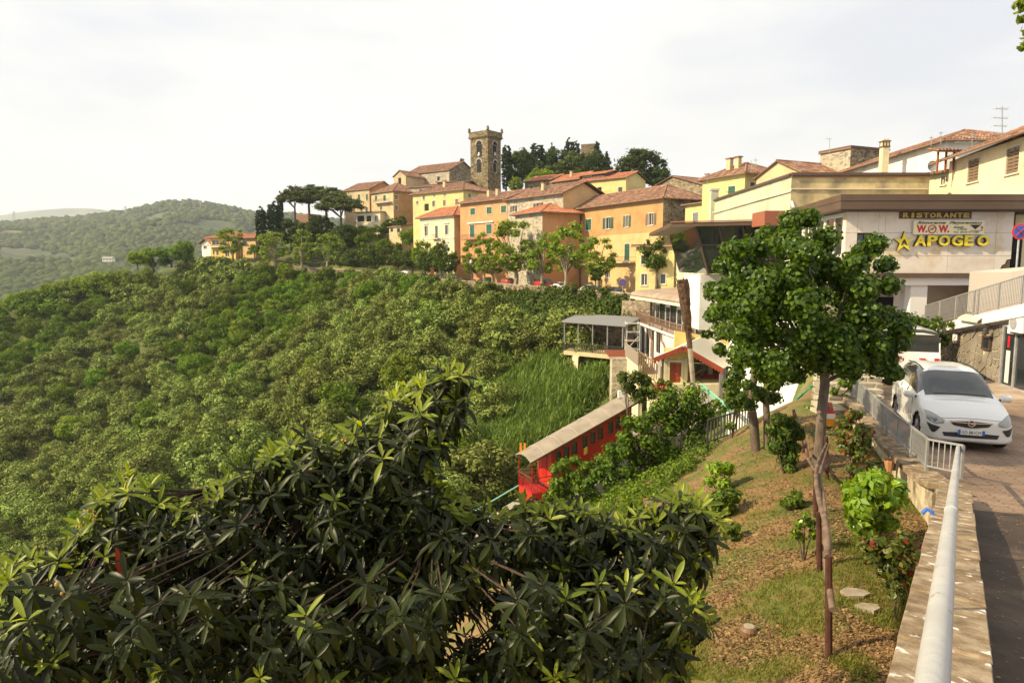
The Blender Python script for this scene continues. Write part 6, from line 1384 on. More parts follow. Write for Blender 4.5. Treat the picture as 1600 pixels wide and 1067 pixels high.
# ------------------------------------------------------------------ cars
def cr_interp(P_, n):
    """Catmull-Rom through a list of points (numpy rows), n steps a span"""
    P_ = np.asarray(P_, float); out = []
    for i in range(len(P_) - 1):
        p0 = P_[max(i - 1, 0)]; p1 = P_[i]; p2 = P_[i + 1]; p3 = P_[min(i + 2, len(P_) - 1)]
        for k in range(n):
            t = k / n; out.append(0.5 * ((2 * p1) + (-p0 + p2) * t + (2 * p0 - 5 * p1 + 4 * p2 - p3) * t * t + (-p0 + 3 * p1 - 3 * p2 + p3) * t ** 3))
    out.append(P_[-1]); return np.array(out)
M_tyre = flat('tyre_rubber', (.02, .02, .02), .8); M_rim = flat('alloy_rim', (.35, .35, .36), .35, .8); M_cglass = flat('car_glass', (.03, .035, .035), .05, 0, .8)
M_lamp = flat('headlamp_glass', (.28, .28, .27), .12, .3, .9); M_chrome = flat('chrome', (.6, .6, .6), .15, 1.0); M_plast = flat('black_trim', (.02, .02, .022), .5)
def paint(name, col): 
    m = flat(name, col, .25, 0, .5); m.node_tree.nodes['Principled BSDF'].inputs['Coat Weight'].default_value = .6; return m
MPV = dict(stations=[ # y, (half width, z) x7 from sill to roof centre
    (0.00, [(.0, .25), (.50, .25), (.60, .38), (.62, .55), (.58, .66), (.34, .70), (0, .715)]),
    (0.06, [(.0, .21), (.66, .22), (.76, .38), (.76, .58), (.69, .71), (.40, .76), (0, .78)]),
    (0.28, [(.0, .20), (.80, .21), (.88, .40), (.86, .64), (.78, .80), (.45, .875), (0, .90)]),
    (0.70, [(.0, .20), (.86, .21), (.92, .42), (.91, .72), (.83, .92), (.52, 1.0), (0, 1.02)]),
    (1.12, [(.0, .20), (.87, .21), (.93, .42), (.925, .76), (.865, 1.0), (.64, 1.09), (0, 1.12)]),
    (2.02, [(.0, .20), (.87, .21), (.93, .42), (.935, .80), (.885, 1.05), (.61, 1.55), (0, 1.60)]),
    (2.9, [(.0, .20), (.87, .21), (.93, .42), (.935, .82), (.885, 1.07), (.61, 1.625), (0, 1.675)]),
    (3.9, [(.0, .20), (.87, .21), (.93, .42), (.93, .84), (.875, 1.09), (.59, 1.585), (0, 1.64)]),
    (4.38, [(.0, .24), (.85, .25), (.90, .44), (.90, .85), (.84, 1.09), (.55, 1.44), (0, 1.50)]),
    (4.62, [(.0, .30), (.76, .31), (.84, .46), (.84, .82), (.76, 1.0), (.45, 1.06), (0, 1.09)])], ws=(4, 5), side=(4, 8), wheels=(.86, 3.62), r=.325)
HATCH = dict(stations=[
    (0.00, [(.0, .25), (.50, .25), (.60, .36), (.60, .50), (.55, .60), (.32, .63), (0, .64)]),
    (0.08, [(.0, .21), (.68, .22), (.78, .38), (.76, .55), (.68, .67), (.40, .71), (0, .73)]),
    (0.35, [(.0, .20), (.78, .21), (.84, .40), (.82, .62), (.74, .77), (.45, .82), (0, .84)]),
    (1.05, [(.0, .20), (.80, .21), (.85, .42), (.84, .72), (.78, .90), (.58, .96), (0, .98)]),
    (1.75, [(.0, .20), (.80, .21), (.85, .42), (.85, .75), (.79, .95), (.55, 1.36), (0, 1.41)]),
    (2.6, [(.0, .20), (.80, .21), (.85, .42), (.85, .76), (.79, .96), (.55, 1.41), (0, 1.46)]),
    (3.3, [(.0, .20), (.80, .21), (.84, .42), (.84, .76), (.77, .97), (.52, 1.35), (0, 1.40)]),
    (3.8, [(.0, .28), (.74, .29), (.79, .44), (.79, .72), (.72, .90), (.44, .97), (0, 1.0)])], ws=(3, 4), side=(3, 6), wheels=(.75, 3.05), r=.29)
VAN = dict(stations=[
    (0.00, [(.0, .3), (.60, .30), (.74, .45), (.74, .70), (.66, .84), (.36, .9), (0, .92)]),
    (0.12, [(.0, .25), (.78, .26), (.88, .45), (.86, .78), (.78, 1.0), (.45, 1.06), (0, 1.08)]),
    (0.8, [(.0, .25), (.88, .26), (.95, .45), (.95, .85), (.90, 1.15), (.66, 1.25), (0, 1.28)]),
    (1.5, [(.0, .25), (.88, .26), (.96, .45), (.96, .9), (.93, 1.2), (.76, 1.88), (0, 1.96)]),
    (3.0, [(.0, .25), (.88, .26), (.96, .45), (.96, .95), (.94, 1.25), (.82, 1.93), (0, 2.02)]),
    (4.75, [(.0, .25), (.88, .26), (.96, .45), (.96, .95), (.94, 1.25), (.82, 1.93), (0, 2.0)]),
    (4.9, [(.0, .3), (.82, .31), (.90, .48), (.91, .95), (.89, 1.25), (.76, 1.84), (0, 1.90)])], ws=(2, 3), side=(2, 5), wheels=(.9, 3.9), r=.34)
def car(name, label, spec, col, loc, heading, detail=1, pitch=0.0, group=None, cat='car'):
    """heading = direction the nose points, angle from +X"""
    t = thing(name, label, cat, loc, group); t.rotation_euler = (pitch, 0, heading + pi / 2)   # local -Y is the nose
    n1, n2 = (7, 5) if detail > 1 else (3, 2)
    st = spec['stations']; K = 7
    secs = np.array([[(x, y, z) for (x, z) in s] for (y, s) in st])             # stations x 7 x 3
    along = np.array([cr_interp(secs[:, j], n1) for j in range(K)])             # 7 x m x 3
    m_ = along.shape[1]; G_ = np.array([cr_interp(along[:, i], n2) for i in range(m_)])  # m x w x 3
    G_[..., 0] = np.maximum(G_[..., 0], 0); W = G_.shape[1]; yb = st[0][0]; half = sum([s[0] for s in st[-1:]]) / 2
    ctr = half
    def sgn(p, s): return (p[0] * s, p[1] - ctr, p[2])
    bodyf, wsf, sidef, rearf = [], [], [[], []], []
    ws0, ws1 = spec['ws'][0] * n1, spec['ws'][1] * n1; sd0, sd1 = spec['side'][0] * n1, spec['side'][1] * n1
    bod = MB(); wsm = MB(); sdm = [MB(), MB()]; rrm = MB(); arch = MB()
    for s in (1, -1):
        for i in range(m_ - 1):
            for j in range(W - 1):
                q = [G_[i, j], G_[i, j + 1], G_[i + 1, j + 1], G_[i + 1, j]]
                cy_ = sum(p[1] for p in q) / 4; cz_ = sum(p[2] for p in q) / 4; cx_ = sum(p[0] for p in q) / 4
                if s < 0: q = q[::-1]
                pts = [sgn(p, s) for p in q]
                if cx_ > spec['stations'][3][1][1][0] * .72 and cz_ < .75 and any((cy_ - wy) ** 2 + (cz_ - spec['r']) ** 2 < (spec['r'] + .07) ** 2 for wy in spec['wheels']): continue
                v = j / n2; u = i
                if ws0 + .4 * n1 * 0 <= u < ws1 and v >= 5.0 - (0.25 if detail > 1 else 0) : wsm.poly(pts)
                elif sd0 + (0.2 * n1) <= u < sd1 - (.15 * n1 if detail > 1 else 0) and 4.12 <= v < 4.85: sdm[0 if s > 0 else 1].poly(pts)
                elif u >= m_ - 1 - n1 and v >= 4.4 and u < m_ - 1: rrm.poly(pts)
                else: bod.poly(pts)
    for i, sg in ((0, -1), (m_ - 1, 1)):                                     # close nose and tail
        for j in range(W - 1):
            a, b = G_[i, j], G_[i, j + 1]; q = [sgn(a, 1), sgn(b, 1), sgn(b, -1), sgn(a, -1)]; q = q if sg > 0 else q[::-1]
            (rrm if sg > 0 and spec is VAN and 4.05 <= (j + .5) / n2 < 4.9 else bod).poly(q)
    def bb(mbx, nm, mt, smooth=True, par=None):
        me_o = mbx.build(nm, mt, par or t, smooth=smooth); 
        import bmesh as bmh
        if smooth:
            b_ = bmh.new(); b_.from_mesh(me_o.data); bmh.ops.remove_doubles(b_, verts=b_.verts, dist=1e-4); b_.to_mesh(me_o.data); b_.free()
        return me_o
    M = paint('paint_' + str(len(MATS)), col); body = bb(bod, 'body', M); bb(wsm, 'windscreen', M_cglass); bb(sdm[0], 'side_window', M_cglass); bb(sdm[1], 'side_window', M_cglass); bb(rrm, 'rear_window', M_cglass)
    # underbody and wheel wells
    L = st[-1][0]; w0 = st[3][1][1][0]
    u_ = MB(); u_.box((0, 0, .3), (w0 * 1.7, L * .92, .22)); u_.box((0, 0, .5), (w0 * 1.35, L * .86, .3)); bb(u_, 'underbody', M_plast, False)
    for wy in spec['wheels']:
        for s in (1, -1):
            c = V3(s * (w0 - .06), wy - ctr, spec['r']); m = MB(); m.tube([c - V3(s * .12, 0, 0), c - V3(s * .1, 0, 0), c + V3(s * .09, 0, 0), c + V3(s * .11, 0, 0)], [spec['r'] * .93, spec['r'], spec['r'], spec['r'] * .9], 20); tw = m.build('wheel', M_tyre, t)
            m = MB(); m.tube([c + V3(s * .06, 0, 0), c + V3(s * .115, 0, 0)], spec['r'] * .66, 16)
            m.build('rim', M_rim, tw)
            if detail > 1:
                m = MB()
                for k in range(5): a = 2 * pi * k / 5; m.bar(c + V3(s * .12, 0, 0), c + V3(s * .12, cos(a) * spec['r'] * .6, sin(a) * spec['r'] * .6), .035, .02)
                m.build('spokes', M_chrome, tw)
    # front details projected onto the body
    bvh = BVHTree.FromPolygons([Vector(v) for v in bod.v] + [Vector(v) for v in wsm.v], [tuple(f) for f in bod.f] + [tuple(i + len(bod.v) for i in f) for f in wsm.f])
    def patch(nm, top, bot, mt, out=.008, n=12, k=4):
        tp, bt = cr_interp(top, 6), cr_interp(bot, 6); T_ = lambda A_, f_: A_[int(round(f_ * (len(A_) - 1)))]
        rows = []
        for i in range(k + 1):
            r_ = []
            for j in range(n + 1):
                a, b = T_(tp, j / n), T_(bt, j / n); x, z = a[0] + (b[0] - a[0]) * i / k, a[1] + (b[1] - a[1]) * i / k
                h = bvh.ray_cast(Vector((x, -ctr - 1, z)), Vector((0, 1, 0))); r_.append(V3(x, (h[0].y if h[0] else -ctr) - out, z))
            rows.append(r_)
        m = MB(); m.grid(rows); return bb(m, nm, mt)
    if detail > 1:
        for s in (1, -1):
            patch('headlight', [(s * .86, .83), (s * .74, .82), (s * .52, .70)], [(s * .84, .66), (s * .72, .60), (s * .54, .62)], M_lamp, .012)
            patch('fog_lamp_recess', [(s * .85, .60), (s * .73, .56), (s * .60, .53)], [(s * .80, .46), (s * .76, .40), (s * .70, .40)], M_plast, .012)
            m = MB(); c = V3(s * 1.02, 1.32 - ctr, 1.06); m.tube([c - V3(s * .12, 0, .02), c - V3(s * .08, 0, 0), c + V3(s * .08, 0.02, 0), c + V3(s * .12, .04, 0)], [.05, .085, .085, .04], 10); mi = m.build('wing_mirror', M, t, smooth=True)
            m = MB(); m.bar(c - V3(s * .1, 0, .03), V3(s * .86, 1.3 - ctr, 1.0), .06, .04); m.box(c + V3(0, .09, 0), (.17, .02, .11)); m.build('mirror_glass', M_plast, mi)
            m = MB(); pr = [V3(s * (.60 + .0), y - ctr, z + .035) for y, z in ((2.1, 1.565), (2.6, 1.62), (3.2, 1.635), (3.9, 1.59))]; m.tube(pr, .018, 6); m.build('roof_rail', M_plast, t)
            m = MB()
            for y in (2.28, 3.1): m.bar((s * .905, y - ctr, 1.03), (s * .68, y - ctr, 1.49), .05, .02)
            m.build('window_pillar', M_plast, t)
            for y in (2.15, 3.15):
                m = MB(); m.box((s * .945, y - ctr, .93), (.02, .2, .03)); m.build('door_handle', M, t)
            m = MB()
            for y in (1.45, 2.42, 3.35): m.bar((s * .936, y - ctr, .4), (s * .928, y - ctr, 1.0), .012, .008)
            m.build('door_seam', M_plast, t)
        patch('grille', [(-.42, .675), (0, .70), (.42, .675)], [(-.34, .59), (0, .545), (.34, .59)], M_plast, .012)
        patch('grille_bar', [(-.44, .685), (0, .675), (.44, .685)], [(-.40, .66), (0, .648), (.40, .66)], M_chrome, .03, k=2)
        patch('lower_grille', [(-.56, .42), (0, .44), (.56, .42)], [(-.52, .33), (0, .32), (.52, .33)], M_plast, .010)
        patch('bumper_lip', [(-.66, .31), (0, .30), (.66, .31)], [(-.62, .27), (0, .27), (.62, .27)], M, .03, k=2)
        patch('bonnet_edge', [(-.62, .735), (0, .76), (.62, .735)], [(-.62, .728), (0, .752), (.62, .728)], M_plast, .004, k=2)
        m = MB(); c = V3(0, -ctr - .045, .655); pts = [(cos(a), sin(a)) for a in np.linspace(0, 2 * pi, 21)]
        for k in range(20): m.prism([c + V3(pts[k][0] * .075, 0, pts[k][1] * .075), c + V3(pts[k + 1][0] * .075, 0, pts[k + 1][1] * .075), c + V3(pts[k + 1][0] * .056, 0, pts[k + 1][1] * .056), c + V3(pts[k][0] * .056, 0, pts[k][1] * .056)], (0, .02, 0))
        m.bar(c + V3(-.08, 0, .012), c + V3(.02, 0, .012), .016, .016); m.bar(c + V3(-.02, 0, -.012), c + V3(.08, 0, -.012), .016, .016); m.build('emblem', M_chrome, t)
        m = MB(); pc = V3(0, -ctr - .055, .455); m.box(pc, (.52, .02, .115)); pl = m.build('number_plate', flat('plate_white', (.75, .75, .72), .5), t)
        m = MB()
        for s in (-1, 1): m.box(pc + V3(s * .235, -.012, 0), (.05, .006, .112))
        m.build('blue_band', MATS['blue_plastic'], pl)
        fcp = Face(V3(-.26, pc.y - .012, 0), V3(.26, pc.y - .012, 0)); put_text('plate_number', 'GD 881CM', fcp, (0, 0, 0), pl, .07, .42, .38, .07, M_blkl, .002, .001)
        # wipers, dashboard edge
        m = MB(); m.bar((-.55, 1.12 - ctr, 1.135), (.05, 1.10 - ctr, 1.16), .02, .02); m.bar((-.02, 1.1 - ctr, 1.16), (.55, 1.13 - ctr, 1.135), .02, .02); m.build('wiper', M_plast, t)
    else:
        for s in (1, -1):
            z = st[2][1][3][1]; w = st[1][1][3][0]; m = MB(); m.box((s * (w - .12), .1 - ctr, z), (.24, .12, .12)); m.build('headlight', M_lamp, t)
            m = MB(); zr = st[-1][1][3][1]; m.box((s * (st[-1][1][3][0] - .08), st[-1][0] - ctr, zr), (.14, .08, .2)); m.build('tail_light', flat('tail_red', (.4, .02, .02), .4) if 'tail_red' not in MATS else MATS['tail_red'], t)
    return t
hd = math.atan2(-W2D.y, -W2D.x)
fr = PH(1507, 698, -3.98); fwd = -W2D; cc = V3(fr.x, fr.y, 0) + W2D * 2.28
cc.z = road_z(cc.x, cc.y); CARZ = cc.copy()
zf_, zr_ = road_z(*(cc - W2D * 1.4).xy), road_z(*(cc + W2D * 1.4).xy)
PC = car('people_carrier', 'white people carrier parked nose towards the viewer beside the railing', MPV, (.72, .71, .68), cc, hd + radians(-1), 2, pitch=math.atan2(zr_ - zf_, 2.8))
PC.scale = (.95, .95, .96); PC.location = cc - W2D * .42 + V3(.05, 0, road_z(cc.x - .14, cc.y - .4) - cc.z)
v0 = P(1395, 590, 25.5); v0.z = road_z(v0.x, v0.y)
VN = car('white_van', 'white van with dark rear window behind the people carrier, half hidden by the linden', VAN, (.72, .70, .66), v0, math.atan2(W2D.y, W2D.x), 1, cat='van')
m = MB(); m.box((.35, 2.49, 1.05), (.26, .01, .07)); m.box((.37, 2.49, .94), (.2, .01, .05)); m.box((-.4, 2.49, 1.02), (.2, .01, .05)); m.build('red_lettering_strip', MATS['sign_red'], VN)
# cars on the village street
for (px, Y, spec, col, lb, hdg) in [
    (761, 133, HATCH, (.03, .035, .05), 'dark blue car parked on the street before the orange house', radians(110)),
    (959, 100, HATCH, (.03, .03, .032), 'black car parked behind the ivy at the palazzo corner', radians(112)),
    (918, 106, HATCH, (.6, .6, .6), 'silver car parked on the street left of the black one', radians(112)),
    (872, 112.5, HATCH, (.7, .7, .68), 'white car parked beside the red van', radians(112)),
    (710, 143, HATCH, (.16, .15, .14), 'grey car parked in the shade under the clipped trees', radians(110)),
    (793, 125, HATCH, (.4, .07, .05), 'faded red car parked between two plane trees', radians(110)),
    (630, 166, HATCH, (.62, .62, .62), 'pale car glimpsed under the clipped trees left of the steps', radians(160))]:
    p = P(px, 440, Y); x, y = p.x, p.y; zc = tz(x, y) + .1
    car('parked_car', lb, spec, col, (x, y, zc), hdg, 1)
p = P(850, 442, 117); car('red_van', 'bright red van with a yellow panel parked before the stone wing', VAN, (.45, .03, .03), (p.x, 117, tz(p.x, 117) + .1), radians(-68), 1, cat='van')
# hanging lamps, lamp post, sign on the street
for (px, py0, py1, Y, lb) in ((736, 412, 446, 134, 'dark street lamp post before the orange house'), (378, 380, 404, 205, 'thin lamp post on the villa terrace'), (410, 378, 412, 203, 'pale pole at the right end of the villa railings')):
    a, b = P(px, py1, Y), P(px, py0, Y); t = thing('street_lamp', lb, 'street lamp', a); m = MB(a); m.tube([a, b], [.12, .07], 7); m.build('post', M_iron, t); m = MB(a); m.tube([b, b + Zv * .2, b + Zv * .6, b + Zv * .75], [.1, .3, .22, .05], 7); m.build('lantern', M_wframe, t)
c = P(973, 441, 97); t = thing('road_sign', 'small purple blue round street sign by the palazzo gate', 'road sign', c); m = MB(c); m.bar(c - Zv * 3, c, .08); m.build('pole', M_steel, t); m = MB(c); m.tube([c, c - V3(0, .05, 0)], .5, 14); m.build('disc', flat('sign_purple', (.12, .08, .3), .5), t)
railing('terrace_railing', 'dark railings along the terrace of the yellow villa', [P(372, 409, 206), P(410, 411, 203)], 1.3, .5, M_iron, th=.05, tw=.09)
mm = P(330, 404, 214)
retaining('villa_terrace_wall', 'dark stone terrace wall under the yellow villa', [P(322, 403, 216), P(366, 405, 210), P(412, 409, 204)], -0.4, -5, .5, M_rubble)

# ------------------------------------------------------------------ white building below the street
M_roofbr = noisy('brown_roof_felt', [(.3, (.24, .17, .12)), (.7, (.4, .31, .24))], .6, .8)
def white_building():
    x0 = 16.1; A = V3(15.6, 86, 0); B = V3(16.6, 60, 0); fc = Face(A, B); o = V3(A.x, A.y, -13); t = thing('terraced_restaurant', 'white modern building with tall windows, an upper glazed room and a long terrace', 'building', o)
    zT = P(1002, 505, 84).z        # terrace level
    tall = [fc.rect(r) for r in ((1001.5, 511, 1007, 552), (1008.5, 513, 1014.5, 556), (1016, 516, 1022, 560), (1024.5, 519, 1032, 552))]
    small = [fc.rect((1036.5, 536, 1038.5, 545))]
    m = MB(o); g = wall(m, fc, -13, zT, tall + small); m.build('wall', M_white, t)
    for q in g: window(t, o, fc, q, 'G', trim=False, frm=M_bframe)
    m = MB(o); i = V3(9, 1, 0); m.hexa([V3(B.x, B.y, -13), V3(B.x, B.y, -13) + i, V3(A.x, A.y, -13) + i, V3(A.x + .3, A.y, -13), V3(B.x + .3, B.y + .02, zT), V3(B.x, B.y, zT) + i, V3(A.x, A.y, zT) + i, V3(A.x + .3, A.y, zT)]); m.build('wall', M_white, t)
    m = MB(o); m.box(fc.pt(fc.L / 2, zT + .1, .1), (fc.L + .4, .6, .2), ax=(fc.u, fc.n, Zv)); m.build('cornice', M_white, t)
    for s_, px in ((0, 1021.5), (1, 1041)):
        q = fc.hit(px, 530)[0]; m = MB(o); m.tube([fc.pt(q - .9, zT + .6, .3), fc.pt(q - .9, zT - .9, .25), fc.pt(q, zT - 1.5, .12), fc.pt(q, -12, .12)], .1, 6); m.build('drainpipe', M_gutter, t)
    # upper glazed room, set back
    U = Face(fc.pt(.5, 0, -1.8), fc.pt(fc.L - 4.5, 0, -1.8)); zR = P(1000, 462, 84).z - .25
    n = 9; m = MB(o)
    for k in range(n + 1): m.bar(U.pt(U.L * k / n, zT), U.pt(U.L * k / n, zR), .16, .16)
    m.bar(U.pt(0, zR - .1), U.pt(U.L, zR - .1), .2, .2); m.bar(U.pt(0, zT + .1), U.pt(U.L, zT + .1), .15, .2); m.build('mullion_frame', M_bframe, t)
    for k in range(n):
        m = MB(o); a0, a1 = U.L * k / n + .1, U.L * (k + 1) / n - .1; m.prism([U.pt(a0, zT + .2, -.05), U.pt(a1, zT + .2, -.05), U.pt(a1, zR - .2, -.05), U.pt(a0, zR - .2, -.05)], U.n * .03); m.build('glass_pane', M_glass, t)
        if k % 2:
            m = MB(o); 
            for (b0, b1, c0, c1) in ((a0, a0 + .12, zT + .2, zR - .3), (a1 - .12, a1, zT + .2, zR - .3), (a0, a1, zR - .75, zR - .3)): m.box(U.pt((b0 + b1) / 2, (c0 + c1) / 2, .03), (b1 - b0, .06, c1 - c0), ax=(U.u, U.n, Zv))
            m.build('white_sash', M_wframe, t)
    m = MB(o); e = U.pt(U.L, 0); m.hexa([V3(e.x, e.y, zT), V3(e.x + 6, e.y + .5, zT), V3(e.x + 7, e.y + 21, zT), V3(e.x + .9, e.y + 21, zT), V3(e.x, e.y, zR), V3(e.x + 6, e.y + .5, zR), V3(e.x + 7, e.y + 21, zR), V3(e.x + .9, e.y + 21, zR)]) if False else None
    m.box((e.x + 2.2, e.y - .4, (zT + zR) / 2), (3.2, .5, zR - zT)); m.build('end_wall', M_gold, t)
    m = MB(o); m.box((e.x + .3, e.y - .8, (zT + zR) / 2), (.8, .3, zR - zT)); m.build('white_panel', M_white, t)
    # roof: thick slab with a rounded front edge
    m = MB(o); R0, R1 = P(988, 460, 87), P(1107, 467, 62.5); r0, r1 = V3(R0.x, R0.y, zR), V3(R1.x, R1.y, zR); bk = V3(7, 1, 0)
    prof = [(0, 0), (-.25, .25), (-.1, .55), (.4, .75), (7, 1.3)]; rows = [[r0 + V3(a, 0, b), r1 + V3(a, 0, b)] for a, b in prof]; m.grid(rows); m.prism([r0, r1, r1 + bk, r0 + bk], (0, 0, .02)); m.poly([r1 + V3(a, 0, b) for a, b in prof] + [r1 + V3(7, 0, 0)]); m.build('roof', M_roofbr, t, smooth=False)
    m = MB(o); m.bar(r0 + V3(-.2, 0, -.05), r1 + V3(-.2, 0, -.05), .16, .3); m.build('roof_edge', M_trim, t)
    # terrace railing
    railing('balcony_railing', 'dark railing round the terrace of the white building', [fc.pt(-.6, zT + .2, -.2), fc.pt(4, zT + .2, .2), fc.pt(fc.L - 1, zT + .2, .2)], 1.15, .42, M_gutter, th=.05, tw=.09)
    return fc, zT
WFC, WZT = white_building()
c = P(1006, 480, 82)
def pavilion():
    Y = 84; fl = P(900, 546, Y).z; rz_ = P(900, 502, Y).z; A = P(881, 540, Y - 1); B = P(972, 545, Y - 6); o = V3(A.x, A.y, fl)
    t = thing('terrace_pavilion', 'open terrace pavilion with a flat grey roof on thin posts', 'pavilion', o); bk = V3(2.5, 7, 0)
    A0, B0 = V3(A.x, A.y, fl), V3(B.x, B.y, fl)
    m = MB(o); m.prism([A0 - Zv * .5, B0 - Zv * .5, B0 + bk - Zv * .5, A0 + bk - Zv * .5], Zv * .5); m.build('floor_slab', M_beige, t)
    a_, b_ = V3(A.x, A.y, rz_), V3(B.x, B.y, rz_ - .12); m = MB(o); e = V3(-.3, -.4, 0); m.prism([a_ + e, b_ + V3(.3, -.4, 0), b_ + bk + V3(1.2, 0, .35), a_ + bk + Zv * .35], Zv * .2); m.build('roof', flat('grey_roof_sheet', (.2, .2, .2), .7), t)
    for k in range(5):
        p = A0.lerp(B0, k / 4) + V3(.05, .1, 0); m = MB(o); m.bar(p, V3(p.x, p.y, rz_), .12); m.build('post', M_steel, t)
    m = MB(o); q = A0 + bk * .95; r = B0 + bk * .95; m.hexa([q - Zv * 1, r - Zv * 1, r + V3(0, .4, -1), q + V3(0, .4, -1), V3(q.x, q.y, rz_ + .3), V3(r.x, r.y, rz_ + .3), V3(r.x, r.y + .4, rz_ + .3), V3(q.x, q.y + .4, rz_ + .3)]); m.build('back_wall', M_rubble, t)
    railing('pavilion_railing', 'thin railing along the front of the open pavilion', [A0 + bk * .6 + V3(-1.4, 0, 0), A0 + V3(.02, .02, 0), B0 + V3(0, .02, 0)], 1.0, .28, M_iron, th=.03, tw=.07)
    for (px0, px1) in ((893, 903), (950, 972)):
        p, q = P(px0, 560, Y - 1), P(px1, 560, Y - 4); m = MB(o); m.hexa([V3(p.x, p.y, -18), V3(q.x, q.y, -18), V3(q.x + 1, q.y + 5, -18), V3(p.x + 1, p.y + 5, -18), V3(p.x, p.y, fl - .5), V3(q.x, q.y, fl - .5), V3(q.x + 1, q.y + 5, fl - .5), V3(p.x + 1, p.y + 5, fl - .5)]); m.build('support_wall', M_cream, t)
    # scaffold
    s0 = P(979, 546, 78); sc = thing('scaffold', 'metal scaffold tower between the pavilion and the white building', 'scaffold', s0); m = MB(s0); H = P(979, 503, 78).z - s0.z; w = 1.5
    for a, b in ((0, 0), (w, .1), (0, 1.2), (w, 1.3)): m.bar(s0 + V3(a, b, -1), s0 + V3(a, b, H), .07)
    m.build('standards', M_wframe, sc); m = MB(s0)
    for k in range(4):
        z = H * k / 3.2
        for (a, b, c_, d_) in ((0, 0, w, .1), (0, 1.2, w, 1.3), (0, 0, 0, 1.2), (w, .1, w, 1.3)): m.bar(s0 + V3(a, b, z), s0 + V3(c_, d_, z), .07)
    m.bar(s0, s0 + V3(w, .1, H * .5), .06); m.build('braces', M_wframe, sc); m = MB(s0); m.box(s0 + V3(w / 2, .6, H * .3), (w, 1.1, .08)); m.build('platform', M_rust, sc)
    # stair and pillar below
    st = thing('stairway', 'reddish steps and plastered flank wall going down between pavilion and white building', 'stairs', P(972, 570, 74)); of = st.location
    for k in range(6): m = MB(of); p = P(966 + k * 2.5, 549 + k * 3.0, 77 - k * .6); m.box(p, (3.0, .7, .22)); m.build('step', M_rust, st)
    p, q = P(978, 556, 74), P(998, 572, 66); m = MB(of); m.hexa([V3(p.x, p.y, -17), V3(q.x, q.y, -17), V3(q.x + .4, q.y, -17), V3(p.x + .4, p.y, -17), p, q, q + V3(.4, 0, 0), p + V3(.4, 0, 0)]); m.build('flank_wall', M_cream, st)
    m = MB(of); m.hexa([p - V3(.05, 0, -.02), q - V3(.05, 0, -.02), q + V3(-.1, 0, .02), p + V3(-.1, 0, .02), p + V3(-.05, 0, 1.5), q + V3(-.05, 0, 1.3), q + V3(-.1, 0, 1.3), p + V3(-.1, 0, 1.5)]); m.build('guard_panel', flat('brown_mesh_panel', (.25, .2, .15), .8), st)
    m = MB(of); c_ = P(968, 590, 73); m.box((c_.x, c_.y + 1, -12.5), (1.6, 1.6, 5)); m.build('pillar', M_stonep, st)
    railing('path_railing', 'slanting fence of brown posts below the white building', [P(998, 580, 64), P(1032, 608, 56)], 1.9, .7, M_gutter, th=.07, tw=.1)
pavilion()
a, b = P(955, 498, 92), P(1000, 470, 92); 
retaining('stone_bank_wall', 'sloping stone bank wall behind the pavilion at the end of the ivy', [V3(15.0, 92.0, -5.2), V3(18.5, 88.0, -5.2)], 0.6, -7, .6, M_rubble, cope=False)

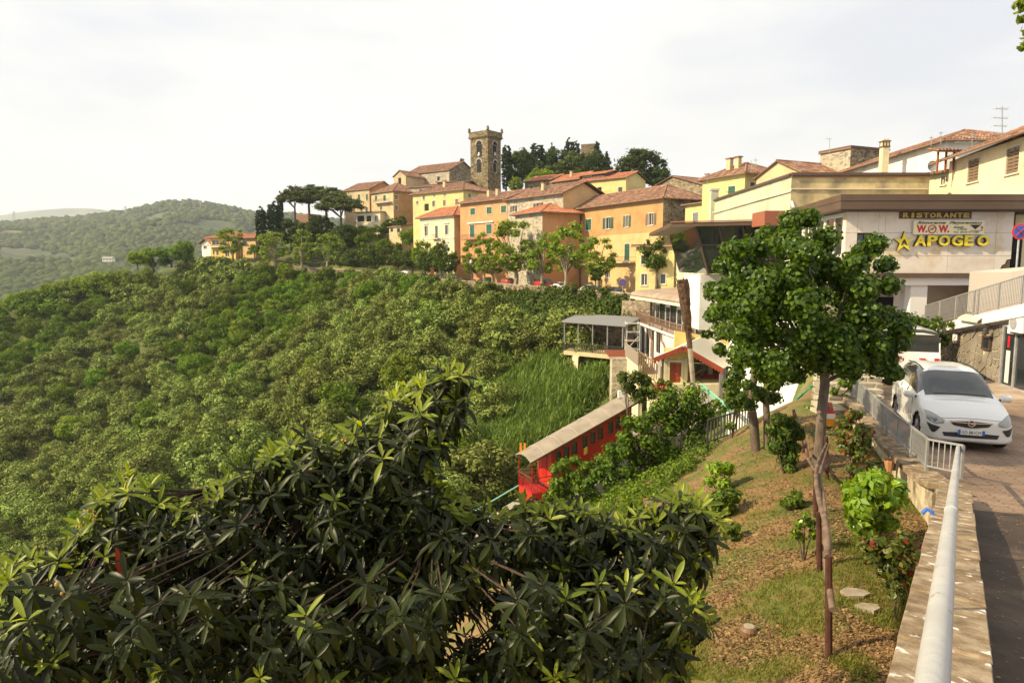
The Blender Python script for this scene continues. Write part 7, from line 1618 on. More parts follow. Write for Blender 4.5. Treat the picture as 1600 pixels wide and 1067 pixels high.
# ------------------------------------------------------------------ upper station
M_stw = flat('station_white_roof', (.8, .78, .73), .6); M_redp = noisy('station_red', [(.3, (.26, .05, .025)), (.7, (.38, .085, .04))], 2, .6); M_sty = plaster('station_yellow', (.7, .54, .2), (.6, .42, .15), .2)
def station():
    Y = 55.0; e0 = P(1021, 561, Y); pk = P(1068, 542, Y); e1 = P(1129, 577, Y); o = P(1030, 600, Y); fl = P(1060, 601, Y).z; t = thing('funicular_station', 'funicular station with a white roof, red scalloped gable and yellow porch', 'station', o)
    bk = V3(6.5, 10, .7)
    for (a, b, nm) in ((e0, pk, 'roof'), (pk, e1, 'roof')):
        n = V3(0, 0, .14); m = MB(o); m.hexa([a, b, b + bk, a + bk, a + n, b + n, b + bk + n, a + bk + n]); r_ = m.build(nm, M_stw, t)
        d_ = (b - a); L = d_.length; m = MB(o); m.bar(a - V3(0, .06, .05), b - V3(0, .06, .05), .05, .3); m.build('barge_board', M_redp, t)
        m = MB(o); k = int(L / .28)
        for i in range(k):
            p, q = a.lerp(b, i / k), a.lerp(b, (i + 1) / k); mid = p.lerp(q, .5); w = V3(0, -.05, 0)
            m.prism([p + w - Zv * .16, p.lerp(q, .12) + w - Zv * .34, mid + w - Zv * .42, p.lerp(q, .88) + w - Zv * .34, q + w - Zv * .16], (0, -.03, 0))
        m.build('scalloped_trim', M_redp, t)
    A = P(1037, 590, Y + .8); B = P(1128, 590, Y + .8); yb = Y + 5.5
    m = MB(o); tie0, tie1 = P(1033, 565, Y + .3), P(1110, 568, Y + .3); m.bar(tie0, tie1, .06); m.build('tie_beam', M_steel, t)
    # door front
    fD = Face(P(1037, 590, Y + .9), P(1073, 590, Y + .9)); zt = P(1055, 560, Y + .9).z; dr = fD.rect((1046, 566, 1064, 606)); dr[2] = fl + .02; m = MB(o); wall(m, fD, fl - 1.5, zt + .9, [dr], rev=.12); m.build('front_wall', M_sty, t)
    m = MB(o)
    for (x0, x1, z0, z1) in ((dr[0] - .2, dr[0], fl, dr[3]), (dr[1], dr[1] + .2, fl, dr[3]), (dr[0] - .2, dr[1] + .2, dr[3], dr[3] + .2), (0, .25, fl, zt), (fD.L - .25, fD.L, fl, zt)): m.box(fD.pt((x0 + x1) / 2, (z0 + z1) / 2, .04), (x1 - x0, .1, z1 - z0), ax=(fD.u, fD.n, Zv))
    m.build('door_surround', M_cream, t)
    m = MB(o)
    for k in range(2): a0 = dr[0] + (dr[1] - dr[0]) * k / 2; m.box(fD.pt(a0 + (dr[1] - dr[0]) / 4, (dr[2] + dr[3]) / 2, -.08), ((dr[1] - dr[0]) / 2 - .04, .06, dr[3] - dr[2]), ax=(fD.u, fD.n, Zv))
    for k in range(6): m.box(fD.pt((dr[0] + dr[1]) / 2, dr[2] + .3 + k * .33, -.03), (dr[1] - dr[0] - .1, .04, .05), ax=(fD.u, fD.n, Zv))
    m.build('door', M_redp, t)
    # deep porch with stair to the right
    m = MB(o); p0, p1 = P(1073, 590, Y + .9), P(1132, 590, Y + .9); zc = pk.z - .2
    m.hexa([V3(p0.x, yb, fl - 3), V3(p1.x + 3, yb, fl - 3), V3(p1.x + 3, yb + .2, fl - 3), V3(p0.x, yb + .2, fl - 3), V3(p0.x, yb, zc + 1), V3(p1.x + 3, yb, zc), V3(p1.x + 3, yb + .2, zc), V3(p0.x, yb + .2, zc + 1)]); m.build('back_wall', M_sty, t)
    m = MB(o); m.hexa([V3(p0.x - .1, Y + 1.0, fl - 1), V3(p0.x + .1, Y + 1.0, fl - 1), V3(p0.x + 1.5, yb, fl - 1), V3(p0.x + 1.3, yb, fl - 1), V3(p0.x - .1, Y + 1.0, zc), V3(p0.x + .1, Y + 1, zc), V3(p0.x + 1.5, yb, zc + .6), V3(p0.x + 1.3, yb, zc + .6)]); m.build('side_wall', M_sty, t)
    for k in range(9):
        p = P(1086 + k * 5.2, 603 - k * 4.2, Y + 1.6 + k * .36); m = MB(o); m.box(p + V3(1.2, 0.3, -.5), (3.4, .45, 1.0)); m.build('step', M_redp, t)
    for (a, b) in (((1072, 594), (1118, 563)), ((1072, 602), (1100, 583))):
        m = MB(o); m.bar(P(*a, Y + 1.0), P(*b, Y + 2.8), .07); m.build('handrail', M_gutter, t)
    for px in (1109,): m = MB(o); q = P(px, 590, Y + 3.6); m.box((q.x, q.y, (fl + zc) / 2), (.35, .35, zc - fl)); m.build('pilaster', M_cream, t)
    m = MB(o); q0 = P(1129, 577, Y); m.box((q0.x - .05, Y + .1, (fl - 2.5 + q0.z) / 2), (.28, .28, q0.z - fl + 2.5)); m.build('corner_post', flat('grey_post', (.16, .15, .16), .6), t)
    for dx in (.4, .75): m = MB(o); m.box((q0.x + dx, Y + .6, (fl - 2.0 + q0.z) / 2), (.16, .16, q0.z - fl + 2.0)); m.build('corner_post', MATS['grey_post'], t)
    m = MB(o); m.hexa([V3(A.x - .4, Y + .2, fl - 4), V3(B.x + .6, Y + .2, fl - 4), V3(B.x + .6, yb, fl - 4), V3(A.x - .4, yb, fl - 4), V3(A.x - .4, Y + .2, fl), V3(B.x + .6, Y + .2, fl), V3(B.x + .6, yb, fl), V3(A.x - .4, yb, fl)]); m.build('platform_base', M_cream, t)
    # white left flank wall
    m = MB(o); m.hexa([V3(e0.x + .6, Y + 1, -13), V3(e0.x + .9, Y + 1, -13), e0 + bk * .9 + V3(.9, 0, -4), e0 + bk * .9 + V3(.6, 0, -4), V3(e0.x + .6, Y + 1, e0.z - .1), V3(e0.x + .9, Y + 1, e0.z + .1), e0 + bk * .9 + V3(.9, 0, 0), e0 + bk * .9 + V3(.6, 0, -.1)]); m.build('flank_wall', M_white, t)
station()
# white wall right of the station with scale pattern, plus green stair rails
def white_stairs():
    o = P(1200, 620, 30); t = thing('white_stair_wall', 'white painted block wall beside the green railed steps, behind the linden', 'wall', o)
    A, B = P(1138, 600, 38), P(1348, 600, 26.5); zt = P(1240, 520, 31).z; fc = Face(A, B); m = MB(o); m.poly([fc.pt(0, -10), fc.pt(fc.L, -7), fc.pt(fc.L, -2.6), fc.pt(0, -2.6)]); m.prism([fc.pt(0, -10, -.02), fc.pt(fc.L, -7, -.02), fc.pt(fc.L, -2.62, -.02), fc.pt(0, -2.62, -.02)], -fc.n * .3); m.build('wall', flat('joint_backing', (.5, .47, .4), .9), t)  # darker wall body that shows in the joints between the blocks
    m = MB(o); n = 0; z = -9.5; r = 0
    while z < -2.8:
        s = -.4 + (r % 2) * .35
        while s < fc.L:
            a0, a1 = max(s, 0), min(s + .67, fc.L)
            if a1 - a0 > .1:
                b = MB(o); d = random.uniform(.03, .05); b.prism([fc.pt(a0, z), fc.pt(a1, z), fc.pt(a1, z + .31), fc.pt(a0, z + .31)], fc.n * d); 
                if n < 250: b.build('block', M_stw, t); n += 1
                else: b.build('block', M_stw, t) if n < 298 else m.prism([fc.pt(a0, z), fc.pt(a1, z), fc.pt(a1, z + .31), fc.pt(a0, z + .31)], fc.n * d); n += 1
            s += .7
        z += .34; r += 1
    if m.f: m.build('blockwork', M_stw, t, kind='stuff')
    M_green = flat('green_railing_paint', (.04, .22, .1), .5)
    # stair flight with green posts
    st = thing('garden_steps', 'pale stone steps with green railing climbing to the parking place', 'steps', P(1322, 650, 22)); of = st.location
    for k in range(9):
        p = P(1318, 668 - k * 8.2, 19.5 + k * .42); z = -4.35 + k * .12; m = MB(of); m.box((p.x, 19.3 + k * .42, z), (2.0, .46, .14)); m.build('step', M_stonep, st)
    g = thing('green_railing', 'green painted handrail of the steps behind the linden trunk', 'railing', P(1240, 640, 24)); of = g.location
    def tb(a, b, w, nm): m = MB(of); m.bar(a, b, w); m.build(nm, M_green, g)
    p = [P(1237, 622, 26), P(1266, 600, 27), P(1286, 590, 27.6)]; tb(P(1237, 630, 24), P(1270, 602, 25), .06, 'handrail'); tb(P(1240, 655, 24), P(1280, 624, 25), .05, 'lower_rail')
    for (px, y0, y1, w) in ((1238, 630, 655, .05), (1254, 614, 652, .11), (1267.5, 602, 636, .11), (1289, 628, 690, .12), (1283, 612, 650, .05)): tb(P(px, y1, 24.5), P(px, y0, 24.5), w, 'post')
    g2 = thing('green_railing', 'pale green slanting rail below the station among the bushes', 'railing', P(1100, 590, 40)); of = g2.location; m = MB(of); 
    for dy in (0, 5): m.bar(P(1097, 600 + dy, 40), P(1142, 640 + dy, 34), .09)
    m.build('handrail', flat('pale_green_paint', (.2, .45, .33), .5), g2); m = MB(of)
    for k in range(5): a = P(1097, 600, 40).lerp(P(1142, 640, 34), k / 4); m.bar(a, a - Zv * 1.0, .06)
    m.build('post', MATS['pale_green_paint'], g2)
    c = PH(1294, 664, -4.2); w = thing('garden_ornament', 'small figure-like pot banded orange, white and red at the foot of the steps', 'garden ornament', c); 
    for (z0, z1, r0, r1, mt) in ((0, .2, .15, .15, flat('orange_glaze', (.8, .3, .02), .5)), (.2, .34, .16, .16, M_pcol), (.34, .4, .165, .15, M_redl), (.4, .62, .12, .05, flat('brown_glaze', (.2, .06, .03), .6))):
        m = MB(c); m.tube([c + Zv * z0, c + Zv * z1], [r0, r1], 14); m.build('band', mt, w, smooth=False)
white_stairs()
# dead palm trunk
def dead_palm():
    b, k, t_ = P(1083, 600, 38), P(1076, 520, 38), P(1066, 437, 38); t = thing('dead_palm', 'dead palm trunk, shaggy and thick above, thin below, with no crown', 'palm trunk', b); m = MB(b)
    m.tube([b - Zv * 2.5, b, b.lerp(k, .7)], [.14, .13, .14], 10); m.build('stem', M_barkpale, t, smooth=True)
    m = MB(b); pts = [b.lerp(k, .7)] + [k.lerp(t_, f_) for f_ in np.linspace(0, 1, 12)]; rd = [.14, .17, .2, .23, .25, .26, .27, .28, .29, .3, .33, .36, .3]
    m.tube(pts, rd, 12, jit=.12)
    M_shag = noisy('palm_fibre', [(.3, (.04, .022, .014)), (.7, (.16, .09, .05))], 6, .95, bump=.04, bscale=25)
    for i in range(520):
        f_ = random.uniform(.0, 1); p = k.lerp(t_, f_); a = random.uniform(0, 6.28); r = .18 + .14 * f_; q = p + V3(cos(a) * r, sin(a) * r, 0); m.grid([[q + V3(-sin(a) * .04, cos(a) * .04, 0), q - V3(-sin(a) * .04, cos(a) * .04, 0)], [q + V3(cos(a) * .09, sin(a) * .09, random.uniform(-.12, .16))] * 2])
    m.build('shaggy_trunk', M_shag, t)
dead_palm()

# ------------------------------------------------------------------ funicular car and track
M_fred = flat('funicular_red', (.36, .01, .01), .4); M_froof = noisy('funicular_roof', [(.3, (.2, .165, .125)), (.7, (.32, .27, .21))], .8, .6)
def funicular():
    # frame: d along the track (up), w across, n up from the track
    rf_ = P(833, 719, 45.0); rb_ = P(992, 629, 48.6); d = (rb_ - rf_); L = d.length; d.normalize(); dh = V3(d.x, d.y, 0).normalized(); w = V3(-dh.y, dh.x, 0)   # w: away from the viewer
    Wd = 2.1; H = 3.1; base = rf_ - Zv * H; o = base
    t = thing('funicular_car', 'red funicular car with a curved beige roof and open front platform', 'funicular car', o)
    U = lambda a, b, c: rf_ + d * a + w * b + Zv * c           # c measured vertically from the roof edge
    # roof
    m = MB(o); rows = []; n = 10
    for a in np.linspace(-.25, L + .1, 13):
        rows.append([U(a, -.12 + (Wd + .24) * j / n, .28 * sin(pi * j / n)) for j in range(n + 1)])
    low = [[p - Zv * .07 for p in r] for r in rows]; m.grid(rows); m.grid([r[::-1] for r in low]); m.grid([[a, b] for a, b in zip([r[0] for r in rows], [r[0] for r in low])]); m.grid([[a, b] for a, b in zip([r[-1] for r in low], [r[-1] for r in rows])]); m.grid([rows[0], low[0]]); m.grid([rows[-1], low[-1]]); m.build('roof', M_froof, t, smooth=False)
    m = MB(o)
    for a in np.linspace(.9, L - .8, 6): m.tube([U(a, -.12 + (Wd + .24) * j / n, .28 * sin(pi * j / n) + .01) for j in range(n + 1)], .025, 5)
    m.build('roof_seam', flat('roof_seam_grey', (.34, .29, .24), .7), t)
    m = MB(o); m.bar(U(-.25, -.13, -.06), U(L + .1, -.13, -.06), .05, .12); m.build('roof_trim', MATS['letter_side'], t)
    # side: stepped compartments, windows as pairs stepping up with the slope
    x0 = 1.55; sideB = -2.75
    def side(bo, nm, outward):
        # body as a band parallel to the slope with window holes
        A, B = U(x0, bo, 0), U(L - .25, bo, 0); sl = (B.z - A.z) / (Vector((B.x, B.y)) - Vector((A.x, A.y))).length; Ls = (Vector((B.x, B.y)) - Vector((A.x, A.y))).length
        wins = []; k = 0; s = .35
        while s + .5 < Ls - .1: wins.append((s, s + .42, k)); s += .42 + (.22 if k % 3 != 2 else .42); k += 1
        X = sorted({0, Ls, *[q[0] for q in wins], *[q[1] for q in wins]}); m = MB(o)
        P2 = lambda s_, z_: A + dh * s_ + Zv * z_
        def wz(q): c = sl * (q[0] + q[1]) / 2; return c - 1.25, c - .42
        for i in range(len(X) - 1):
            a_, b_ = X[i], X[i + 1]; hit = [q for q in wins if q[0] <= a_ + 1e-6 and q[1] >= b_ - 1e-6]
            lo = [(a_, sl * a_ + sideB), (b_, sl * b_ + sideB)]; hi = [(b_, sl * b_ - .03), (a_, sl * a_ - .03)]
            if not hit: m.poly([P2(*lo[0]), P2(*lo[1]), P2(*hi[0]), P2(*hi[1])])
            else:
                z0, z1 = wz(hit[0]); m.poly([P2(*lo[0]), P2(*lo[1]), P2(b_, z0), P2(a_, z0)]); m.poly([P2(a_, z1), P2(b_, z1), P2(*hi[0]), P2(*hi[1])])
                for (p, q) in (((a_, z0), (b_, z0)), ((b_, z0), (b_, z1)), ((b_, z1), (a_, z1)), ((a_, z1), (a_, z0))): m.poly([P2(*p), P2(*q), P2(*q) - outward * .06, P2(*p) - outward * .06])
        m.build('side_panel', M_fred, t)
        for q in wins:
            z0, z1 = wz(q); f_ = MB(o); u_ = dh
            for (p, r) in (((q[0], z0), (q[1], z0)), ((q[1], z0), (q[1], z1)), ((q[1], z1), (q[0], z1)), ((q[0], z1), (q[0], z0))): f_.bar(P2(*p) + outward * .015, P2(*r) + outward * .015, .035, .03)
            f_.bar(P2(q[0], (z0 + z1) / 2) + outward * .01, P2(q[1], (z0 + z1) / 2) + outward * .01, .03, .02)
            wo = f_.build('window', MATS['letter_side'], t); g = MB(o); g.prism([P2(q[0], z0) - outward * .05, P2(q[1], z0) - outward * .05, P2(q[1], z1) - outward * .05, P2(q[0], z1) - outward * .05], -outward * .01); g.build('pane', M_glass, wo)
        m = MB(o); m.bar(A + Zv * (-1.55) + outward * .02, B + Zv * -1.55 + outward * .02, .03, .05); m.build('waist_moulding', M_redl, t)
        # gold number patch
        return A, B
    side(0.05, 'n', -w); side(Wd - .05, 'f', w)
    m = MB(o)
    for a in (x0, L - .25): m.poly([U(a, .05, sideB), U(a, Wd - .05, sideB), U(a, Wd - .05, -.02), U(a, .05, -.02)])
    m.build('end_wall', flat('funicular_bright_red', (.5, .025, .01), .45), t)
    m = MB(o); m.box(U(x0 - .02, Wd * .5, -1.3), (.05, .8, 1.7), ax=(dh, w, Zv)); m.build('end_door', M_fred, t)
    m = MB(o); q = U(x0 + 1.95, 0, 0); m.box(U(x0 + 2.9, -.005, -1.45), (.3, .03, .5), ax=(d, w, Zv)); m.build('gold_panel', flat('gold_leaf', (.7, .4, .06), .4), t)
    # floor beam
    m = MB(o); m.hexa([U(a, b, c) for c in (sideB - .35, sideB) for a, b in ((x0 - .1, .1), (L - .2, .1), (L - .2, Wd - .1), (x0 - .1, Wd - .1))]); m.build('chassis', M_plast, t)
    # front platform: level floor, railings, skirt
    pf = U(0, 0, 0); zf = pf.z - 2.35; L1 = 1.62 * d.dot(dh); q = [V3(*(rf_ + dh * a + w * b).xy, zf) for a, b in ((-.05, .05), (L1 + .1, .05), (L1 + .1, Wd - .05), (-.05, Wd - .05))]
    m = MB(o); m.prism([p - Zv * .75 for p in q], Zv * .75); m.build('platform', MATS['funicular_bright_red'], t)
    def rail(a, b, nm):
        m = MB(o); m.bar(a + Zv * 1.05, b + Zv * 1.05, .07, .05); m.bar(a + Zv * .75, b + Zv * .75, .04, .03); r_ = m.build('guard_rail', MATS['letter_side'], t); L_ = (b - a).length; m = MB(o); k = int(L_ / .13)
        for i in range(k + 1): p = a.lerp(b, i / k); m.bar(p, p + Zv * 1.03, .02)
        m.bar(a + Zv * .08, b + Zv * .08, .03); m.build('guard_bars', M_redl, r_)
        for i in range(3):     # scrolls
            m = MB(o); c_ = a.lerp(b, (i + .5) / 3) + Zv * .4; m.tube([c_ + (b - a).normalized() * .16 * cos(x) + Zv * .22 * sin(x) for x in np.linspace(0, 2 * pi, 11)], .02, 5); m.build('scroll', M_redl, r_)
    rail(q[0], q[3], 'front'); rail(q[0], q[1], 'side'); rail(q[3], q[2], 'far')
    for p in (q[0], q[3]): m = MB(o); m.bar(p, V3(p.x, p.y, rf_.z - .02), .06); m.build('corner_post', M_redl, t)
    m = MB(o); c_ = U(-.05, Wd - .3, .15)
    for dx in (0, .28): m.box(c_ + V3(dx, 0, .25), (.14, .1, .75))
    m.build('roof_signal', MATS['orange_glaze'], t)
    m = MB(o); m.box(U(L - .3, Wd * .6, .55), (.55, .4, .5)); m.build('roof_box', M_pcol, t)
    for k, a in enumerate((.9, L - 1.3)):
        for b in (.25, Wd - .25):
            m = MB(o); c_ = U(a, b, sideB - .55); m.tube([c_ - w * .08, c_ + w * .08], .28, 14); m.build('wheel', M_plast, t)
    # track
    tr = thing('funicular_track', 'sleepers, ballast and rails of the funicular line under the red car', 'railway track', U(0, 0, sideB - .9)); of = tr.location
    m = MB(of)
    for b in (.4, Wd - .4): m.bar(U(-26, b, sideB - .85), U(L + 9, b, sideB - .85), .08, .13)
    m.build('rail', M_rust, tr)
    bm_ = MB(of); bm_.hexa([U(a, b, c) for c in (sideB - 2.2, sideB - 1.05) for a, b in ((-26, -.9), (L + 9, -.9), (L + 9, Wd + .9), (-26, Wd + .9))]); bm_.build('ballast', noisy('ballast', [(.3, (.16, .14, .12)), (.7, (.36, .33, .29))], 9, .95, bump=.05, bscale=9), tr)
    for i in range(40):
        m = MB(of); c_ = U(-25 + i * .95, Wd / 2, sideB - 1.0); m.box(c_, (.22, Wd + .3, .14), ax=(d, w, d.cross(w))); m.build('sleeper', M_bark, tr)
    p = thing('cable_pipe', 'long pale green pipe running down the slope in front of the funicular car', 'pipe', U(-2, -.4, -3)); m = MB(p.location); m.tube([U(0, Wd + .1, -2.4), U(-8, Wd + .6, -2.75), U(-16, Wd + .5, -2.9)], .055, 8); m.build('pipe', MATS['pale_green_paint'], p)
    return U, L, Wd
FU, FL, FW = funicular()
# ------------------------------------------------------------------ garden: trees and shrubs
def leafy(name, label, cat, base, spots, rad, per, leaf, mats, asp=1.3, flat_=.8, up=.35, stems=(), bark=None, crown='crown', probs=None, jit=.45):
    """spots, base in world space; stems = list of (points, radii)"""
    b = Vector(base); t = thing(name, label, cat, b)
    C, N = clump_cloud(np.array([list(s) for s in spots]) - np.array(b), rad, per, flat_, up, .3); V, Q = leaf_quads(C, N, leaf, asp, jit)
    mi = rng.choice(len(mats), size=len(Q), p=probs) if len(mats) > 1 else None
    kid(t, link(crown, np_mesh(name + '_leaves', V, Q, mats, mi)))
    if stems:
        m = MB(b)
        for pts, rr_ in stems: m.tube(pts, rr_, 9, jit=.06)
        m.build('trunk' if crown == 'crown' else 'stem', bark or M_bark, t, smooth=True)
    return t
def hexleaf_cloud(C, N, size, mat, drop=.5):
    """broad rounded leaves hanging a little, folded on the midrib (6-gon as two quads)"""
    n = len(C); r = unit(rng.normal(size=(n, 3))); Nn = unit(N + .55 * r); down = np.array([0, 0, -1.0]); t = unit(down * drop + unit(np.cross(Nn, rng.normal(size=(n, 3)))))
    t = unit(t - Nn * np.sum(t * Nn, -1, keepdims=True)); b = np.cross(Nn, t); s = size * rng.uniform(.55, 1.25, (n, 1)); f_ = Nn * s * .14
    p = [C - t * s * .5, C - t * s * .18 + b * s * .42 + f_, C + t * s * .2 + b * s * .36 + f_, C + t * s * .6, C + t * s * .2 - b * s * .36 + f_, C - t * s * .18 - b * s * .42 + f_]
    V = np.stack(p, 1).reshape(-1, 3); k = np.arange(n)[:, None] * 6; Q = np.concatenate([k + np.array([[0, 1, 2, 3]]), k + np.array([[0, 3, 4, 5]])]); return V, Q
def linden():
    Y = 14.0; g = P(1276, 735, Y); base = V3(g.x, Y, tz(g.x, Y) + .02); t = thing('linden_tree', 'linden with a dense dark green crown and a single leaning trunk, beside the rustic fence', 'tree', base)
    # crown clumps in (px, py, size px, dY)
    sil = [(1236, 352, 24), (1210, 375, 34), (1175, 385, 30), (1250, 385, 36), (1290, 375, 30), (1150, 420, 34), (1190, 425, 44), (1240, 425, 46), (1290, 420, 44), (1340, 405, 30), (1365, 385, 16), (1130, 455, 32), (1165, 470, 44), (1215, 470, 50), (1265, 470, 50), (1315, 460, 46), (1355, 450, 36), (1388, 440, 20), (1122, 495, 26), (1150, 515, 40), (1200, 520, 50), (1250, 525, 50), (1300, 520, 50), (1345, 505, 42), (1380, 500, 26), (1175, 555, 34), (1220, 565, 40), (1270, 565, 40), (1315, 560, 40), (1355, 548, 34), (1390, 545, 20), (1190, 585, 18), (1240, 590, 16), (1330, 585, 20), (1370, 575, 20), (1385, 415, 14), (1385, 560, 22), (1398, 535, 24), (1372, 535, 26), (1405, 505, 16), (1395, 580, 14), (1150, 560, 16), (1265, 345, 14), (1140, 395, 16), (1405, 520, 12)]
    spots, rad = [], []
    cx0, cy0 = 1260, 480
    for (px, py, r) in sil:
        if px < 1180 and py < 560: px += 6
        k = 1 + int(r / 12); e = sqrt(max(0.05, 1 - ((px - cx0) / 165) ** 2 - ((py - cy0) / 150) ** 2))
        for i in range(k):
            dY = random.uniform(-1, 1) * 1.9 * e; q = P(px + random.uniform(-.35, .35) * r, py + random.uniform(-.35, .35) * r, Y + dY - .1); spots.append(q); rad.append(max(.2, r / F * Y * .56))
    b = np.array(base); C, N = clump_cloud(np.array([list(s) for s in spots]) - b, np.array(rad), 480, .85, .3, .35, (.68, .3)); V, Q = hexleaf_cloud(C, N, .088, M_linden)
    kid(t, link('crown', np_mesh('linden_leaves', V, Q, [M_linden])))
    m = MB(base); top = P(1284, 560, Y); tr = [base - Zv * .3, base + Zv * .05, P(1281, 690, Y), P(1284, 640, Y), P(1289, 600, Y), P(1283, 540, Y)]; m.tube(tr, [.14, .12, .105, .1, .095, .07], 14, jit=.05)
    M_lbark = noisy('linden_bark', [(.3, (.06, .042, .03)), (.5, (.14, .105, .08)), (.7, (.24, .19, .145))], 7, bump=.02, bscale=30, stretch=(1, 1, .25), second=((.2, .22, .1), 2, .6, .7)); m.build('trunk', M_lbark, t, smooth=True)
    m = MB(base)
    for i in range(26): e = Vector(random.choice(spots)); s0 = tr[4].lerp(tr[5], random.random()); mid = s0.lerp(e, .5) + Zv * .15; m.tube([s0, mid, e], [.05, .03, .01], 6)
    m.build('branches', M_lbark, t, smooth=True)
linden()
# tree standing behind it to the left: two dark trunks
def second_tree():
    Y = 17.5; g = P(1182, 690, Y); base = V3(g.x, Y, tz(g.x, Y)); sil = [(1130, 420, 24), (1150, 395, 20), (1118, 455, 22), (1112, 490, 18), (1135, 520, 26), (1160, 440, 34), (1150, 480, 34), (1165, 540, 30), (1190, 575, 26), (1150, 585, 16), (1210, 600, 16), (1125, 545, 12), (1105, 520, 10), (1170, 605, 14), (1225, 585, 18), (1145, 606, 18), (1168, 628, 18), (1205, 625, 16), (1148, 632, 16), (1190, 615, 18)]
    sp = [P(px + random.uniform(-.4, .4) * r, py + random.uniform(-.4, .4) * r, Y + random.uniform(-1.2, 1.6)) for (px, py, r) in sil for i in range(2 + int(r / 10))]; rd = [r / F * Y * .55 for (px, py, r) in sil for i in range(2 + int(r / 10))]
    b = np.array(base); t = thing('linden_tree', 'second linden with two rough dark trunks, behind and left of the leaning one', 'tree', base); C, N = clump_cloud(np.array([list(s) for s in sp]) - b, np.array(rd), 260, .85, .3, .35); V, Q = hexleaf_cloud(C, N, .1, M_linden); kid(t, link('crown', np_mesh('linden2_leaves', V, Q, [M_linden])))
    for (pp, r0, lb) in (([(1182, 700), (1178, 660), (1172, 625), (1178, 590), (1185, 545)], .12, 'pale rough trunk'), ([(1200, 690), (1198, 650), (1196, 620), (1200, 585), (1208, 540)], .10, 'dark trunk')):
        m = MB(base); q = [P(x, y, Y) for x, y in pp]; q[0] = V3(q[0].x, Y, tz(q[0].x, Y) - .2); m.tube(q, [r0, r0 * .95, r0 * .85, r0 * .8, r0 * .5], 10, jit=.12); o_ = m.build('trunk', M_bark, t, smooth=True); o_['label'] = lb
second_tree()
def shrub_px(name, label, blobs, Y, per, leaf, mats, asp=1.4, cat='shrub', probs=None, dep=.5, up=.35, jit=.45, stem=True, cmul=1.0):
    if Y < 20:
        g = G(sum(b[0] for b in blobs) / len(blobs), max(b[1] + .8 * b[2] for b in blobs)); Y = min(Y, g.y) if g else Y
    """blobs = (px, py, r px); depth spread with the blob size; foot on the ground below them"""
    sp, rd = [], []
    for (px, py, r) in blobs:
        k = 2 + int(r / 8)
        for i in range(k): sp.append(P(px + random.uniform(-.4, .4) * r, py + random.uniform(-.4, .4) * r, Y + random.uniform(-1, 1) * dep * r / F * Y * 2)); rd.append(r / F * Y * .72 * cmul)
    ax = sum((s for s in sp), Vector()) / len(sp); g = V3(ax.x, Y, tz(ax.x, Y)); stems = []
    if stem:
        for i in range(6): e = random.choice(sp); r0 = .0011 * Y; stems.append(([g - Zv * .1, g.lerp(e, .5) + V3(0, 0, .05), e], [r0, r0 * .8, r0 * .4]))
    return leafy(name, label, cat, g, sp, np.array(rd), per, leaf, mats, asp, stems=stems, crown='foliage', probs=probs, up=up, jit=jit)
# along the wall
shrub_px('laurel_bush', 'bright yellow green laurel bush against the garden wall, just past the nearer wall lamp', [(1345, 770, 26), (1375, 765, 28), (1395, 790, 24), (1352, 800, 30), (1333, 792, 20), (1378, 812, 24), (1342, 822, 20), (1370, 750, 18), (1400, 765, 18), (1360, 830, 16), (1392, 820, 16), (1350, 752, 14)], 9.9, 85, .075, [M_bright], 2.0, up=.8)
shrub_px('photinia_hedge', 'loose hedge of green and reddish leaves running up along the garden wall to the steps', [(1318, 672, 14), (1330, 690, 16), (1342, 715, 18), (1322, 700, 14), (1352, 700, 14), (1365, 730, 14), (1380, 748, 12), (1335, 735, 14), (1318, 660, 12), (1326, 650, 12), (1345, 670, 12), (1340, 650, 10), (1330, 760, 14), (1350, 745, 16), (1372, 735, 12), (1335, 675, 14), (1312, 685, 10), (1355, 685, 12)], 14.5, 150, .05, [M_red, M_shrub, M_rubra], 1.7, probs=[.5, .38, .12])
shrub_px('mixed_shrub', 'shrub with small mottled leaves nearest the viewer along the garden wall', [(1372, 845, 20), (1395, 860, 22), (1410, 885, 22), (1385, 890, 20), (1365, 870, 16), (1415, 845, 16), (1350, 852, 12), (1400, 915, 16), (1420, 905, 14), (1425, 865, 12)], 8.3, 95, .055, [M_red, M_shrub, M_rubra], 1.6, probs=[.55, .37, .08])
shrub_px('small_sapling', 'small sapling with thin stems at the foot of the mottled shrub', [(1395, 930, 9), (1410, 925, 8), (1402, 915, 8)], 7.8, 30, .05, [M_red], 1.6)
shrub_px('garden_shrub', 'dark conical shrub with feathery tips beside the two dark trunks', [(1215, 655, 14), (1238, 665, 16), (1222, 680, 18), (1240, 695, 16), (1215, 700, 16), (1228, 715, 16), (1232, 732, 10), (1205, 672, 10), (1247, 680, 10)], 16.2, 170, .055, [M_dark, M_shrub], 2.6, probs=[.7, .3])
shrub_px('box_bush', 'rounded bright bush with a yellow green top, leftmost on the grassy bank', [(1120, 738, 18), (1138, 735, 14), (1110, 750, 12), (1130, 755, 16)], 15.5, 170, .06, [M_bright], 1.6, up=.7)
shrub_px('box_bush', 'dark green rounded bush directly below the yellow green one on the bank', [(1125, 778, 18), (1142, 775, 16), (1112, 785, 14), (1135, 795, 16), (1118, 800, 12)], 15.2, 170, .06, [M_shrub], 1.6, up=.5)
shrub_px('low_bush', 'small low green bush in the middle of the bare bank', [(1238, 780, 10), (1250, 788, 10), (1228, 788, 9), (1245, 775, 9)], 12.5, 90, .06, [M_shrub], 1.5)
shrub_px('low_bush', 'sparse bush of thin twigs just left of the rustic fence', [(1250, 818, 12), (1265, 822, 11), (1245, 835, 11), (1270, 835, 9), (1258, 808, 8)], 9.8, 55, .045, [M_shrub, M_bright], 1.5, probs=[.6, .4])
